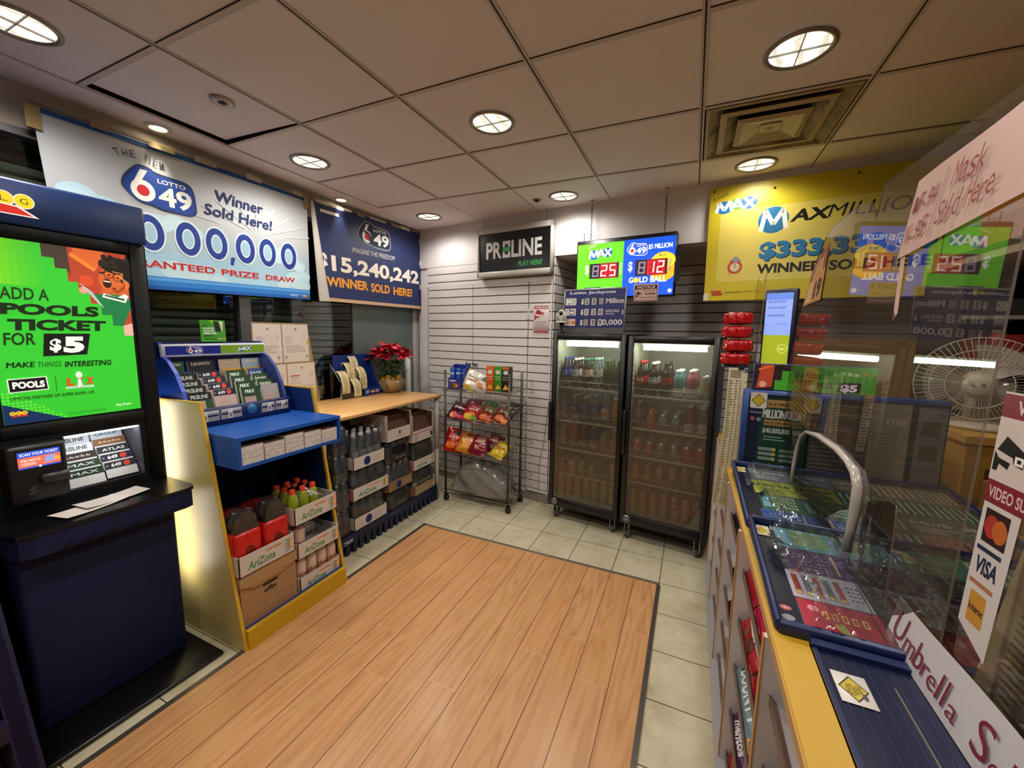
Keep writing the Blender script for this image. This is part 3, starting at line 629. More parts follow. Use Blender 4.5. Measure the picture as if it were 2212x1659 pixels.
# ================================================================== LOTTERY KIOSK
KB=mat('#0b0b0d',.6,0,0,.25); KN=mat('#10193f',.6,0,0,.3); KH=mat('#0f2f66',.4)
t=thing('lottery_kiosk','tall black self-service lottery kiosk with green advert screen and blue header','kiosk',(-2.4,.75,0))
def yz(x): return flat((x,0,0),(0,1,0),(0,0,1),(1,0,0))
b=MB(); b.rbox(-2.70,-2.005,.457,1.056,.003,.022,mat('#0a0a0b',.28),.009,2); b.build('base_plate',t)
b=MB(); b.rbox(-2.70,-2.195,.50,1.0,.02,.75,KN,.02,2); b.box(-2.1955,-2.1935,.505,.995,.115,.119,mat('#141a30',.5)); b.build('body',t)
b=MB(); b.prism([(-2.72,.475),(-2.16,.475),(-2.115,.49),(-2.10,.53),(-2.092,1.0),(-2.105,1.035),(-2.14,1.047),(-2.72,1.047)],.845,.860,mat('#0d0d0f',.22)); b.build('counter_top',t)
b=MB(); b.prism([(-2.72,.480),(-2.16,.480),(-2.120,.495),(-2.105,.53),(-2.097,.995),(-2.110,1.030),(-2.145,1.042),(-2.72,1.042)],.765,.845,KN); b.box(-2.1035,-2.0945,.60,.99,.775,.778,mat('#04050a',.6)); b.build('counter_skirt',t)
b=MB(); X0,X1=-2.70,-2.352
b.box(X0,X1,.48,.702,.86,1.972,KB); b.box(X0,X1,.968,1.047,.86,1.972,KB); b.box(X0,X1,.702,.968,1.142,1.972,KB); b.box(X0,X1,.702,.968,.86,.905,KB); b.box(X0,-2.56,.702,.968,.9,1.15,mat('#3c3f46',.6))
b.rbox(X1,X1+.010,.505,.545,1.16,1.97,KB,.004,1); b.rbox(X1,X1+.010,.985,1.040,.87,1.97,KB,.004,1); b.rbox(X1,X1+.010,.545,.985,1.925,1.97,KB,.004,1); b.rbox(X1,X1+.010,.545,.985,1.165,1.212,KB,.004,1)
b.build('housing',t)
b=MB(); b.rbox(X0,-2.33,.47,1.050,1.972,2.138,KH,.012,2); h=b.build('header',t)
g=Gfx(); 
for yy,c in ((.585,'O'),(.630,'L'),(.680,'G')): g.disc(yy,2.060,.027,'#f4f2ea',n=24); g.disc(yy,2.060,.024,'#f0d81c'); g.text(c,yy-.010,yy+.010,2.050,.020,'#4a3a10',.0)
g.poly([(.545,2.005),(.715,2.005),(.665,2.040),(.59,2.045)],'#f4f2ea'); g.poly([(.555,2.009),(.700,2.009),(.660,2.035),(.60,2.040)],'#d8241c')
g.put(MB(),yz(-2.3295),.35).build('logo',h)
# advert screen
E=.5; g=Gfx(.0002)
g.rect(.560,1.220,.972,1.918,'#35c832')
for k in range(7): g.rect(.560+.022*k,1.75,.582+.022*k,1.918,['#7fdc1e','#74d820','#68d424','#5ed028','#52cc2c','#46ca2f','#3cc931'][k])
ST=[(.713,1.918),(.713,1.868),(.746,1.868),(.746,1.829),(.779,1.829),(.779,1.780),(.808,1.780),(.808,1.739),(.840,1.739),(.840,1.695),(.872,1.695),(.872,1.649),(.905,1.649),(.905,1.603),(.940,1.603),(.940,1.559),(.972,1.559),(.972,1.918)]
g.poly(ST,'#b8442c'); g.poly([(.713,1.918),(.713,1.868),(.746,1.868),(.746,1.829),(.779,1.829),(.790,1.80),(.785,1.918)],'#4a3a30')
g.poly([(.80,1.918),(.805,1.87),(.87,1.84),(.90,1.918)],'#e06a34'); g.disc(.835,1.79,.022,'#d8502c'); g.poly([(.79,1.885),(.86,1.83),(.87,1.84),(.795,1.90)],'#f08c30'); g.disc(.822,1.748,.014,'#e8a08c')
g.poly([(.872,1.74),(.878,1.695),(.905,1.66),(.972,1.66),(.972,1.86),(.93,1.87)],'#c8602c')
g.disc(.925,1.80,.052,'#d8682e',.060); g.disc(.935,1.865,.052,'#1c1412',.036); g.disc(.965,1.83,.022,'#1c1412',.055); g.disc(.905,1.868,.028,'#1c1412',.022); g.disc(.964,1.785,.012,'#e0783a',.018)
random.seed(21)
for k in range(26): g.disc(.885+.09*random.random(),1.868+.034*random.random()-.02*abs(random.random()-.5),.009,'#231914' if k%2 else '#33241c',n=9)
g.poly([(.905,1.752),(.935,1.745),(.958,1.765),(.962,1.80),(.950,1.775),(.93,1.758)],'#a8481e'); g.poly([(.918,1.84),(.955,1.835),(.958,1.80),(.945,1.81)],'#e08848'); g.poly([(.877,1.83),(.90,1.838),(.898,1.831),(.88,1.823)],'#2c1a14'); g.poly([(.922,1.836),(.95,1.832),(.948,1.826),(.925,1.829)],'#2c1a14'); g.disc(.908,1.822,.004,'#1c1412'); g.disc(.938,1.813,.004,'#1c1412'); g.poly([(.912,1.762),(.925,1.758),(.93,1.768),(.918,1.770)],'#7a3416')
g.ring(.908,1.825,.015,.0175,'#1c1412'); g.ring(.938,1.815,.015,.0175,'#1c1412'); g.line([(.952,1.81),(.968,1.80)],.002,'#d8c8a0'); g.disc(.900,1.786,.014,'#3a1210',.020); g.poly([(.888,1.797),(.912,1.795),(.910,1.790),(.89,1.791)],'#f0e4dc'); g.poly([(.896,1.812),(.890,1.80),(.902,1.803)],'#a8441e')
g.poly([(.842,1.735),(.872,1.695),(.872,1.649),(.905,1.649),(.905,1.603),(.940,1.603),(.955,1.64),(.972,1.68),(.972,1.72),(.93,1.74)],'#1a7a44'); g.poly([(.878,1.725),(.955,1.705),(.968,1.735),(.955,1.745),(.93,1.728),(.885,1.742)],'#e8ece8'); g.poly([(.885,1.731),(.95,1.714),(.955,1.722),(.89,1.737)],'#1a5a3c')
for k in range(7): g.line([(.812+.008*k,1.775-.012*k),(.850+.005*k,1.74-.01*k)],.003,'#b9c8c4')
g.poly([(.94,1.603),(.94,1.559),(.972,1.559),(.972,1.615)],'#e4b4a4')
K='#12240c'; g.text('ADD A',.592,.718,1.696,.045,'#1e3a10',.016,.05); g.text('POOLS',.588,.860,1.639,.042,K,.05,.08); g.text('TICKET',.600,.878,1.579,.043,K,.05,.08); g.text('FOR',.586,.667,1.523,.046,'#16300e',.016,.06)
g.poly([(.682,1.477),(.810,1.480),(.826,1.567),(.692,1.567)],'#0e120c'); g.text('$',.702,.735,1.498,.048,'#eef4ee',.04,.08); g.text('5',.740,.802,1.489,.066,'#eef4ee',.06,.08)
g.text('MAKE',.584,.655,1.436,.022,K,.03,.15); g.text('THINGS',.662,.728,1.434,.021,'#1c4a18',.0,.15); g.text('INTERESTING',.738,.882,1.430,.023,K,.03,.15)
for k in range(16):
    for j in range(10):
        if j<11-k*.75: g.disc(.566+k*.011,1.226+.0125*j,.0036,'#7fe04a',n=6)
g.poly([(.581,1.341),(.686,1.345),(.683,1.398),(.580,1.394)],'#f0f4ee'); g.poly([(.584,1.344),(.683,1.348),(.680,1.395),(.583,1.391)],'#10140f'); g.text('POOLS',.592,.676,1.356,.026,'#f0f4ee',.05)
g.line([(.707,1.335),(.707,1.398)],.0015,K)
for k,c in enumerate('LIX'): g.text(c,.736+.029*k,.760+.029*k,1.352,.032,'#d8501c',.06,.1)
g.poly([(.768,1.348),(.784,1.348),(.780,1.378),(.772,1.378)],'#e8ece8'); g.disc(.776,1.395,.010,'#e8ece8',.014); g.rect(.734,1.340,.818,1.348,'#e8ece8'); g.text('SUPER BOWL',.738,.814,1.341,.006,'#1c4a18')
g.text('OFFICIAL PARTNER OF SUPER BOWL LIX',.582,.818,1.312,.012,'#143c10',.02)
g.poly([(.560,1.220),(.726,1.220),(.560,1.300)],'#12305c'); logoball(g,.598,1.262,.008); g.text('Play Smart',.884,.937,1.244,.010,'#e4f4e0',.02); g.lines(.73,.85,1.232,1.243,3,'#2a8a28',.4,.1)
sc=g.put(MB(),yz(-2.3500),E).build('advert_screen',t)
# ticket scanner with its small screen
b=MB(); b.rbox(-2.352,-2.285,.535,.692,.915,1.142,mat('#121215',.4),.012,2); b.rbox(-2.285,-2.262,.612,.690,.985,1.022,mat('#2a2a2e',.35),.006,1); sn=b.build('ticket_scanner',t)
g=Gfx(.0003); g.rect(.556,1.048,.680,1.128,'#0a0a0c'); sc1=g.put(MB(),yz(-2.2848)).build('screen_bezel',sn)
g=Gfx(.0003); g.rect(.562,1.054,.674,1.120,'#3050c8'); g.rect(.562,1.060,.674,1.098,'#e06a50'); g.text('SCAN YOUR TICKET',.568,.668,1.104,.010,'#f0f0f4',.02); g.text('STILL ONLY $2',.570,.620,1.082,.008,'#f4e8e0',.03); g.poly([(.630,1.066),(.662,1.070),(.658,1.094),(.634,1.092)],'#8898d8'); g.disc(.664,1.078,.009,'#f0a040'); g.lines(.570,.622,1.066,1.078,2,'#f0d0c0'); g.disc(.618,1.057,.004,'#f0f0f4')
g.put(MB(),yz(-2.2840),.8).build('screen',sn)
g=Gfx(.0003)
for k in range(4): g.disc(.585+.008*(k%2)+.004,.955+.008*k,.009,'#3a3a40',.006,8)
g.put(MB(),yz(-2.2848)).build('emblem',sn)
# lit recess with play slips
for yy in (.706,.960): MB().box(-2.556,-2.356,yy,yy+.006,.905,1.14,mat('#4a4c52',.5)).build('recess_lining',t)
MB().box(-2.40,-2.375,.72,.955,1.130,1.139,mat('#f4f6ff',.5,0,14)).build('recess_lamp',t)
def slip_card(parent,c,w,h,tilt,paper,head,headtxt,txtc,thick=.006,rows='',hh=.28,name='play_slip',logo=None,bodycol=None):
    # c: centre of the lower edge; card leans back by tilt, facing +x
    f=Matrix.Translation(c)@Matrix.Rotation(-tilt,4,'Y'); b=MB(f); b.box(-thick,0,-w/2,w/2,0,h,mat('#d8d4cf',.6))
    mp=lambda x,y,d:(d,x,y); g=Gfx(.0002); g.rect(-w/2,0,w/2,h,paper)
    if bodycol:
        g.rect(-w*.40,0,w*.2,h*(1-hh)*.96,bodycol)
        for k in range(5): g.rect(-w*.40,h*.14*k,w*.2,h*.14*k+.0012,'#9c8078')
    g.rect(-w/2,h*(1-hh),w/2,h,head)
    if logo=='pro': proline(g,-w*.36,w*.36,h*(1-hh)+h*hh*.22,h*hh*.5,txtc,bold=.02)
    elif logo=='649': g.text('649',-w*.3,w*.02,h*(1-hh)+h*hh*.25,h*hh*.5,txtc,.04); g.disc(w*.2,h*(1-hh*.5),h*hh*.38,'#e4463a'); g.disc(-w*.42,h*(1-hh*.5),h*hh*.08,txtc)
    elif logo=='max': g.disc(-w*.15,h*(1-hh*.5),w*.1,'#2a6a9c'); g.text('MAX',-w*.32,w*.16,h*(1-hh)+h*hh*.3,h*hh*.42,txtc,.04,.1)
    elif headtxt: g.text(headtxt,-w*.36,w*.36,h*(1-hh)+h*hh*.3,h*hh*.4,txtc,.02)
    g.put(b,mp,0,.6); return b.build(name,parent)
HD=[('#f0f2f4','pro','#1c2a20'),('#f0f2f4','pro','#1c2a20'),('#e8eaec','POOLS','#1c3440')]
for k in range(6):
    x=-2.385-.027*k; z=.905+.033*k
    slip_card(t,(x,.776,z),.122,.072,.35,'#e4e4e2',['#173c26','#26422e','#3a2a22','#e8eaec','#eef0f2','#e8eaec'][k],['MAX','MAX','DAILY','','',''][k],['#f0f4f0']*3+['#1c2a20']*3 if 0 else ('#f0f4f0' if k<3 else '#1c2a20'),.004,hh=.45,logo='pro' if k>=3 else None)
    slip_card(t,(x,.898,z+.006),.112,.072,.35,'#e4e4e2',['#2a2c3c','#2c2e40','#302c30','#8a5c2c','#dce6ea','#b8304a'][k],['','','ATLAS','POKER','GROUP','TOTAL'][k],['#f0f4f0','#f0f4f0','#f0f4f0','#f4e0c0','#2a6a7c','#f0e0e4'][k],.004,hh=.45,logo='649' if k<2 else None)
MB().box(-2.42,-2.30,1.0,1.004,.30,.74,mat('#f6f2ee',.5,0,6)).build('side_light_strip',t)
MB().box(-2.52,-2.40,1.047,1.051,.80,1.22,mat('#f6f2ee',.5,0,6)).build('side_light_strip',t)
# leaflets lying on the kiosk counter
for k,(x,y,r,c,l) in enumerate(((-2.21,.72,.25,'#c9bfb8','white paper leaflet lying on the black kiosk counter'),(-2.24,.80,.12,'#bdb4ae','second white leaflet lying behind the first on the kiosk counter'))):
    o=MB(Matrix.Translation((x,y,.861+.0015*k))@Matrix.Rotation(r,4,'Z')).grid(8,2,lambda u,v:(-.05+.1*v,-.11+.22*u,.002+.006*(2*u-1)**2),mat(c,.6)).build('paper_leaflet',None,None,(x,y,.861),r); tag(o,l,'leaflet','leaflets on the kiosk')
# ================================================================== DARK PURPLE CANDY RACK, far left
PU=mat('#17113a',.5); PUD=mat('#0d0a1e',.6)
t=thing('candy_rack','dark purple tiered candy rack at the left edge of the picture','rack',(-2.2,.2,0))
b=MB(); 
b.prism([(-1.965,0),(-2.62,0),(-2.62,1.02),(-2.33,1.02)],.400,.440,PU,'y'); b.prism([(-1.965,0),(-2.02,0),(-2.385,1.02),(-2.33,1.02)],.395,.452,PU,'y'); b.build('side_panel',t)
b=MB(); b.prism([(-1.965,0),(-2.62,0),(-2.62,1.02),(-2.33,1.02)],-.50,-.46,PU,'y'); b.build('side_panel',t)
MB().box(-2.64,-2.61,-.5,.44,0,1.02,PUD).build('back_panel',t)
for z in (.20,.46,.70,.92):
    xf=-1.965-.365*z/1.02; b=MB(); b.box(-2.61,xf-.02,-.46,.40,z-.012,z,PUD); b.box(xf-.035,xf+.004,-.46,.40,z-.012,z+.058,PU); b.build('shelf',t)
# ================================================================== generic goods
def pillow_fn(w,h,th,crimp=.05):
    def f(u,v):   # -> x(across), y(along), bulge
        x=(u-.5)*w; y=(v-.5)*h; e=min(1,max(0,(min(v,1-v)-crimp)/.22)); a=math.sin(PI*u)**.6*math.sin(min(1,e)*PI/2)**.8
        return x*(1-.10*a*math.sin(PI*v)),y,th/2*a
    return f
def bag(name,label,cat,w,h,th,col,gfx=None,group=None,back=None,seed=0,rough=.28):
    # built flat in local XY, front towards +Z
    t=thing(name,label,cat,(0,0,0),0,group); f=pillow_fn(w,h,th); R=random.Random(seed); q=[R.uniform(0,6) for _ in range(4)]
    wr=lambda u,v:.035*th*(math.sin(u*17+q[0]+v*9)+math.sin(v*21+q[1]-u*7))
    F=lambda u,v,d=0:(f(u,v)[0],f(u,v)[1],f(u,v)[2]+(wr(u,v) if .06<v<.94 else .1*th*math.sin(u*60)*.3)+d)
    m=mat(col,rough,.15,0,.5); m2=mat(back or col,rough,.15)
    b=MB(); b.grid(12,14,lambda u,v:F(u,v),m); b.grid(12,14,lambda u,v:(F(1-u,v)[0],F(1-u,v)[1],-F(1-u,v)[2]),m2); b.build('wrapper',t)
    if gfx:
        g=Gfx(.0006); gfx(g,w,h); b=MB(); sub=Gfx()
        g.put(b,lambda x,y,d:F(min(.98,max(.02,x/w+.5)),min(.98,max(.02,y/h+.5)),d*3+.0010),0,rough,0,.012); b.build('print',t)
    return t
def cyl_map(r,c=(0,0,0)): return lambda x,y,d:(c[0]+(r+d)*math.sin(x/r),c[1]-(r+d)*math.cos(x/r),c[2]+y)
def liquid(c): return clear('liquid_'+c,c,.55,c,.05,1.2,1.4)
PETC=clear('pet_bottle','#f6f9fa',.17,'#b4c2d2',.04,1.5,1.45)
def bottle(name,label,cat,h,r,liq,capc,labc=None,lz=(.38,.62),text=None,tc='#f0f0f0',neck=.55,lcol2=None,wide=False,fill=None,group=None,full=False):
    t=thing(name,label,cat,(0,0,0),0,group)
    hs=h*(.60 if not wide else .68); nr=r*(.36 if not wide else .52)
    pr=[(0,0),(r*.8,0),(r,h*.03),(r,h*.2),(r*.95,h*.3),(r,h*.4),(r,hs),(r*.86,hs+h*.09),(nr*1.3,h*.86 if not wide else h*.84),(nr,h*.90),(nr,h*.93)]
    if full: m=mat(full,.18,0,0,.5,.4)
    else: m=liquid(liq) if liq else PETC
    MB().lathe(pr,m,seg=16).build('bottle_body',t)
    MB().lathe([(nr*1.12,h*.925),(nr*1.14,h*.995),(nr*.9,h),(0,h)],mat(capc,.4),seg=12).build('cap',t)
    if labc:
        MB().lathe([(r*1.012,h*lz[0]),(r*1.012,h*lz[1])],mat(labc,.4),seg=18).build('label_band',t)
        if text:
            g=Gfx(.0003); hh=h*(lz[1]-lz[0]); 
            if text=='PEPSI': g.disc(0,h*(lz[0]+lz[1])/2,r*.7,'#e8ecf0',n=18); g.poly([(-r*.66,h*(lz[0]+lz[1])/2+hh*.08),(r*.66,h*(lz[0]+lz[1])/2+hh*.16),(r*.4,h*(lz[0]+lz[1])/2+r*.6),(-r*.4,h*(lz[0]+lz[1])/2+r*.6)],'#d0283a'); g.text('PEPSI',-r*.6,r*.6,h*(lz[0]+lz[1])/2-hh*.12,hh*.2,'#14203c',.04)
            else: g.text(text,-r*.72,r*.72,h*(lz[0]+lz[1])/2-hh*.18,hh*.38,tc,.03)
            g.put(MB(),cyl_map(r*1.014)).build('label_print',t)
    return t
def can(name,label,cat,h,r,col,bands=(),text=None,tc='#f0f0f0',ty=.6,metal=.05,group=None):
    t=thing(name,label,cat,(0,0,0),0,group)
    mixc=lambda c:'#%02x%02x%02x'%tuple(int(int(c[i:i+2],16)*.72+q*.28) for i,q in ((1,232),(3,218),(5,196)))
    col=mixc(col); bands=[(a,b_,mixc(c)) for a,b_,c in bands]
    b=MB(); b.lathe([(0,.004),(r*.75,0),(r*.8,.003),(r,h*.07),(r,h*.88)],mat(col,.32,metal),seg=16)
    for z0,z1,c in bands: b.lathe([(r*1.004,h*z0),(r*1.004,h*z1)],mat(c,.35,metal),seg=16)
    b.build('can_body',t)
    MB().lathe([(r,h*.88),(r*.84,h*.965),(r*.86,h),(r*.80,h),(r*.78,h*.985),(0,h*.98)],mat('#b4b4b2',.3,.9),seg=16).build('can_top',t)
    if text:
        g=Gfx(.0003)
        for k,(s,yy,hh,c) in enumerate(text): g.text(s,-r*.78,r*.78,h*yy,h*hh,c,.02)
        g.put(MB(),cyl_map(r*1.006)).build('can_print',t)
    return t
_SRC={}
def place(key,fn,loc,rotz=0,label=None,group=None):
    if key not in _SRC:
        o=fn(); _SRC[key]=o; o.location=loc; o.rotation_euler=(0,0,rotz)
        if label: o['label']=label
        if group: o['group']=group
        elif 'group' in o.keys(): del o['group']
        return o
    return dup(_SRC[key],loc,rotz,label,group)
def arizona_print(g,w,h,weak=False):
    # w,h: size of the tray's front
    GR='#4f8a5c' if not weak else '#8a9a78'
    g.text('AriZona',w*.14,w*.62,h*.20,h*.40,GR,.03,.12); g.text('NON-PERMEA',w*.46,w*.74,h*.68,h*.15,'#d4602c',.03)
    g.poly([(w*.80,h*.5),(w*.97,h*.95),(w*.97,h*.12)],'#e8a08c'); g.poly([(w*.86,h*.5),(w*.97,h*.75),(w*.97,h*.3)],'#e8c06c')
    for k in range(5): g.poly([(w*.76,h*(.12+.17*k)),(w*.90,h*(.2+.13*k)),(w*.90,h*(.3+.13*k))],'#4c8a74')
    g.lines(w*.2,w*.55,h*.06,h*.13,1,'#b0a49c',.3,.1)
def tray_mb(x0,x1,y0,y1,z0,z1,m,inner=None,th=.004):
    b=MB(); b.box(x0,x1,y0,y1,z0,z0+th,m)
    b.box(x1-th,x1,y0,y1,z0,z1,m); b.box(x0,x0+th,y0,y1,z0,z1,m); b.box(x0,x1,y0,y0+th,z0,z1,m); b.box(x0,x1,y1-th,y1,z0,z1,m); return b
# ================================================================== YELLOW / BLUE PLAY STAND
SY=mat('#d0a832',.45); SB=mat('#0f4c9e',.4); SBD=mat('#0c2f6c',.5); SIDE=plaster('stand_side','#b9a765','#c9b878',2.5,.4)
t=thing('play_stand','yellow-sided blue lottery play stand with sloping front next to the kiosk','stand',(-2.2,1.42,0)); STAND=t
pr=[(-2.50,0),(-1.912,0),(-2.130,1.245),(-2.50,1.238)]
for y0,y1 in ((1.100,1.116),(1.728,1.744)):
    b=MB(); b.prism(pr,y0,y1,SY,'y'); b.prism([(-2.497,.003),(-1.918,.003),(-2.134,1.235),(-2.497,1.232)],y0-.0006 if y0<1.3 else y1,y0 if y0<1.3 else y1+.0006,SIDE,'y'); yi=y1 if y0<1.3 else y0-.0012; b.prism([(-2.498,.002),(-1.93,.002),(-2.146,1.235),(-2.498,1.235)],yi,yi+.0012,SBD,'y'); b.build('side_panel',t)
MB().box(-1.934,-1.908,1.117,1.727,0,.108,mat('#c99f1a',.45)).build('kick_panel',t)
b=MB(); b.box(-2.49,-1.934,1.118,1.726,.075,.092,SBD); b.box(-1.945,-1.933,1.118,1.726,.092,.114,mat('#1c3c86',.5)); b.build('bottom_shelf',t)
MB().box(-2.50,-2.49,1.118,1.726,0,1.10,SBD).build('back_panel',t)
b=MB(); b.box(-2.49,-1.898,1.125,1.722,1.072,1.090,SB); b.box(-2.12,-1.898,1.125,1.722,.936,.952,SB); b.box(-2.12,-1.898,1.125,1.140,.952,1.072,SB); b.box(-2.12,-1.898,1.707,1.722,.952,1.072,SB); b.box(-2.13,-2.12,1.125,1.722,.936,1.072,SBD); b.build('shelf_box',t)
# bundles of paper slips in the shelf box
PAPER=plaster('paper_edges','#b3aaa2','#cfc8c2',60,.7)
for k in range(5):
    y=1.144+k*.1125; z1=(1.040,1.030,1.045,1.035,1.025)[k]; n=(2,3,3,2,3)[k]
    o=MB().box(-2.05,-1.905,y,y+.106,.9525,z1,PAPER); 
    for j in range(1,n+1): zz=.9525+(z1-.9525)*j/(n+1); o.box(-1.9055,-1.9045,y,y+.106,zz,zz+.0012,mat('#8d837c',.7))
    o.box(-2.04,-1.91,y+.002,y+.104,z1,z1+.001,mat('#7c5a48',.6))
    o=o.build('slip_bundle',None,None,(-1.98,y+.05,.9525)); tag(o,['stack of white paper slips at the left end of the blue shelf box','stack of paper slips second from the left in the blue shelf box','middle stack of paper slips in the blue shelf box','stack of paper slips second from the right in the blue shelf box','stack of paper slips at the right end of the blue shelf box'][k],'paper stack','paper slips in the shelf box')
# slip dispenser
t=thing('slip_dispenser','blue tiered play-slip dispenser standing on top of the play stand','dispenser',(-2.4,1.39,1.09))
DB=mat('#1f49b8',.35); DN=mat('#101f52',.35)
b=MB(); wing=[(-2.53,1.0905),(-2.53,1.522),(-2.485,1.522),(-2.475,1.452),(-2.42,1.43),(-2.36,1.37),(-2.31,1.28),(-2.285,1.20),(-2.265,1.1),(-2.265,1.0905)]
for y0,y1 in ((1.122,1.140),(1.648,1.666)):
    b=MB(); b.prism(wing,y0,y1,DB if y0<1.3 else mat('#2b3a7c',.35),'y'); b.build('side_wing',t)
b=MB(); b.box(-2.53,-2.515,1.14,1.648,1.0905,1.522,DN); b.box(-2.515,-2.262,1.14,1.648,1.0905,1.10,DN)
for k in range(5): b.box(-2.515,-2.300-.042*k,1.14,1.648,1.10+.028*k,1.104+.028*k,DN)
b.build('tiers',t)
b=MB(); b.rbox(-2.275,-2.252,1.120,1.668,1.0905,1.186,DN,.006,1); fr=b.build('front_rail',t)
MB().lathe([(0,.006),(.030,.006),(.036,0)],mat('#142a6a',.3),c=(-2.252,1.425,1.150),ax='x',seg=24).lathe([(0,.008),(.027,.008),(.028,.005)],mat('#2a6a94',.35),c=(-2.252,1.425,1.150),ax='x',seg=24).build('badge',fr)
b=MB()
for y0,y1 in ((1.14,1.255),(1.262,1.370),(1.482,1.562),(1.568,1.648)):
    MBb=MB(); MBb.box(-2.2525,-2.2500,y0,y1,1.118,1.172,mat('#9c9490',.3)); MBb.box(-2.2505,-2.2485,y0+.004,y1-.004,1.160,1.170,mat('#d8d4d0',.4)); MBb.box(-2.2505,-2.249,y0+.005,y1-.005,1.142,1.150,DN); MBb.box(-2.249,-2.246,y0+.035,y0+.056,1.120,1.168,mat('#e4e2e0',.2)); MBb.box(-2.247,-2.2455,y0+.041,y0+.051,1.125,1.150,mat('#9a5a54',.4)); MBb.build('price_holder',fr)
b=MB(); b.rbox(-2.50,-2.462,1.122,1.668,1.445,1.512,mat('#c9ccd8',.35),.004,1); hd=b.build('header_strip',t)
g=Gfx(.0003); g.rect(1.140,1.456,1.405,1.502,'#14248a'); g.rect(1.405,1.456,1.660,1.502,'#7aa82a'); logo649(g,1.235,1.460,1.310,1.499,'#14248a','#d8dcec'); logomax(g,1.50,1.462,1.58,1.497)
g.put(MB(),yz(-2.4618)).build('header_print',hd)
YC=[1.205,1.330,1.472,1.590]; WC=[.112,.112,.108,.098]
for k in range(4):
    x=-2.292-.042*k; z=1.106+.030*k; hgt=.160
    slip_card(t,(x,YC[0],z),WC[0],hgt,.22,'#2c4a26','#11130f','','#d8dcd4',.014,hh=.24,logo='pro',bodycol='#b9a096')
    slip_card(t,(x,YC[1],z+.006),WC[1],hgt,.22,'#cbb0a6','#1d2238','','#e8e8ec',.016,hh=.21,logo='649',bodycol='#c9aaa0')
    slip_card(t,(x,YC[2],z+.004),WC[2],hgt,.22,'#234a22','#1c4420','','#e8ece4',.016,hh=.33,logo='max',bodycol='#b79c94')
    if k==0: slip_card(t,(x,YC[3],z+.008),WC[3],hgt,.22,'#a89c98','#a8a09c','','#e4644c',.012,hh=.3,bodycol='#b7a09a')
    else: slip_card(t,(x,YC[3],z+.006),WC[3],hgt,.22,'#d0ccc8',['','#1f4a24','#28502a','#3a4c8a'][k],['','BONUS','BONUS','KENO'][k],'#e8ece4',.012,hh=.32)
x=-2.292-.042*4; z=1.250
for y,w,c,tx in ((1.205,.115,'#1c3f5c','LIGHTNING'),(1.330,.112,'#1c2236','649'),(1.472,.104,'#e0a01c','LOTTARIO'),(1.590,.10,'#dca428','POKER')): slip_card(t,(x,y,z),w,.115,.2,'#d0ccc8' if w<.115 else c,c,tx,'#f0e4d0' if c[1]!='e' else '#b8401c',.012,hh=.4)
x=-2.490; z=1.325
for y,w,c,tx in ((1.19,.09,'#1c4a30','NEW'),(1.315,.13,'#1a1a30','5 JACKPOTS'),(1.47,.12,'#b8a48c','MEGADICE'),(1.595,.11,'#9cb4c4','8'),): slip_card(t,(x,y,z),w,.095,.12,c,c,tx,'#d8c8a0',.006,hh=.4)
# small green card on top
t=thing('promotion_card','small green card reading same game parlays, propped on top of the blue dispenser','card',(-2.50,1.395,1.522))
b=MB(); fr=Matrix.Translation((-2.50,0,1.522))@Matrix.Rotation(-.04,4,'Y'); b=MB(fr); b.box(-.002,0,1.330,1.462,0,.122,mat('#3f9a24',.4)); b.build('card',t)
g=Gfx(.0003); g.poly([(1.375,.122),(1.40,.122),(1.41,.095),(1.395,.10)],'#8ac42c'); g.poly([(1.398,.115),(1.428,.112),(1.440,.058),(1.412,.056)],'#1c1c18'); g.poly([(1.430,.118),(1.452,.115),(1.446,.058),(1.441,.058)],'#d8d0b0')
for k,(s,y) in enumerate((('SAME',.070),('GAME',.056),('PARLAYS',.042))): g.text(s,1.345,1.40+(.012 if k==2 else 0),y,.011,'#f0f4ec',.05)
g.text('BET',1.345,1.365,.085,.009,'#12300c',.04); g.text('IN-STORE',1.348,1.395,.028,.010,'#12300c',.04); g.lines(1.348,1.41,.012,.02,1,'#12300c',.5,0); g.text('PROLINE',1.418,1.436,.014,.006,'#f0f4ec',.03); logoball(g,1.450,.017,.003)
g.put(MB(fr),lambda x,y,d:(d,x,y)).build('card_print',t)
# ---------------------------------------------------------------- cartons in the stand
def carton_tray(label,x0,x1,y0,y1,z0,z1,col='#cfc4ba',weak=False,group=None,plain=False):
    t=thing('cardboard_tray',label,'tray',((x0+x1)/2,(y0+y1)/2,z0),0,group)
    tray_mb(x0,x1,y0,y1,z0,z1,mat(col,.7)).build('tray_walls',t)
    if not plain:
        w,h=y1-y0,z1-z0; g=Gfx(.0003); arizona_print(g,w,h,weak); b=g.put(MB(),flat((x1,y0,z0),(0,1,0),(0,0,1),(1,0,0)))
        g=Gfx(.0003); g.rect(0,0,.08,h,'#c98a84'); g.poly([(.09,0),(.16,0),(.08,h),(.03,h)],'#b8525c'); g.put(b,flat((x1-.2,y0,z0),(1,0,0),(0,0,1),(0,-1,0))); b.build('tray_print',t)
    return t
XF=-1.948
t=thing('document_box','brown cardboard document box at the bottom left of the play stand','box',(XF-.13,1.27,.094))
b=MB(); b.box(XF-.27,XF-.012,1.124,1.426,.112,.340,CARD); b.box(XF-.275,XF-.004,1.121,1.430,.318,.374,mat('#b08b60',.75)); b.prism([(1.13,.318),(1.42,.318),(1.34,.295),(1.19,.290)],XF-.006,XF-.003,mat('#a98455',.75),'x'); b.build('carton',t)
g=Gfx(.0003); g.rrect(1.235,.262,1.318,.277,.004,'#2a1c12'); g.text('offix',1.240,1.312,.225,.026,'#221a16',.035); g.lines(1.25,1.31,.205,.215,1,'#8a6a44',.4,0); 
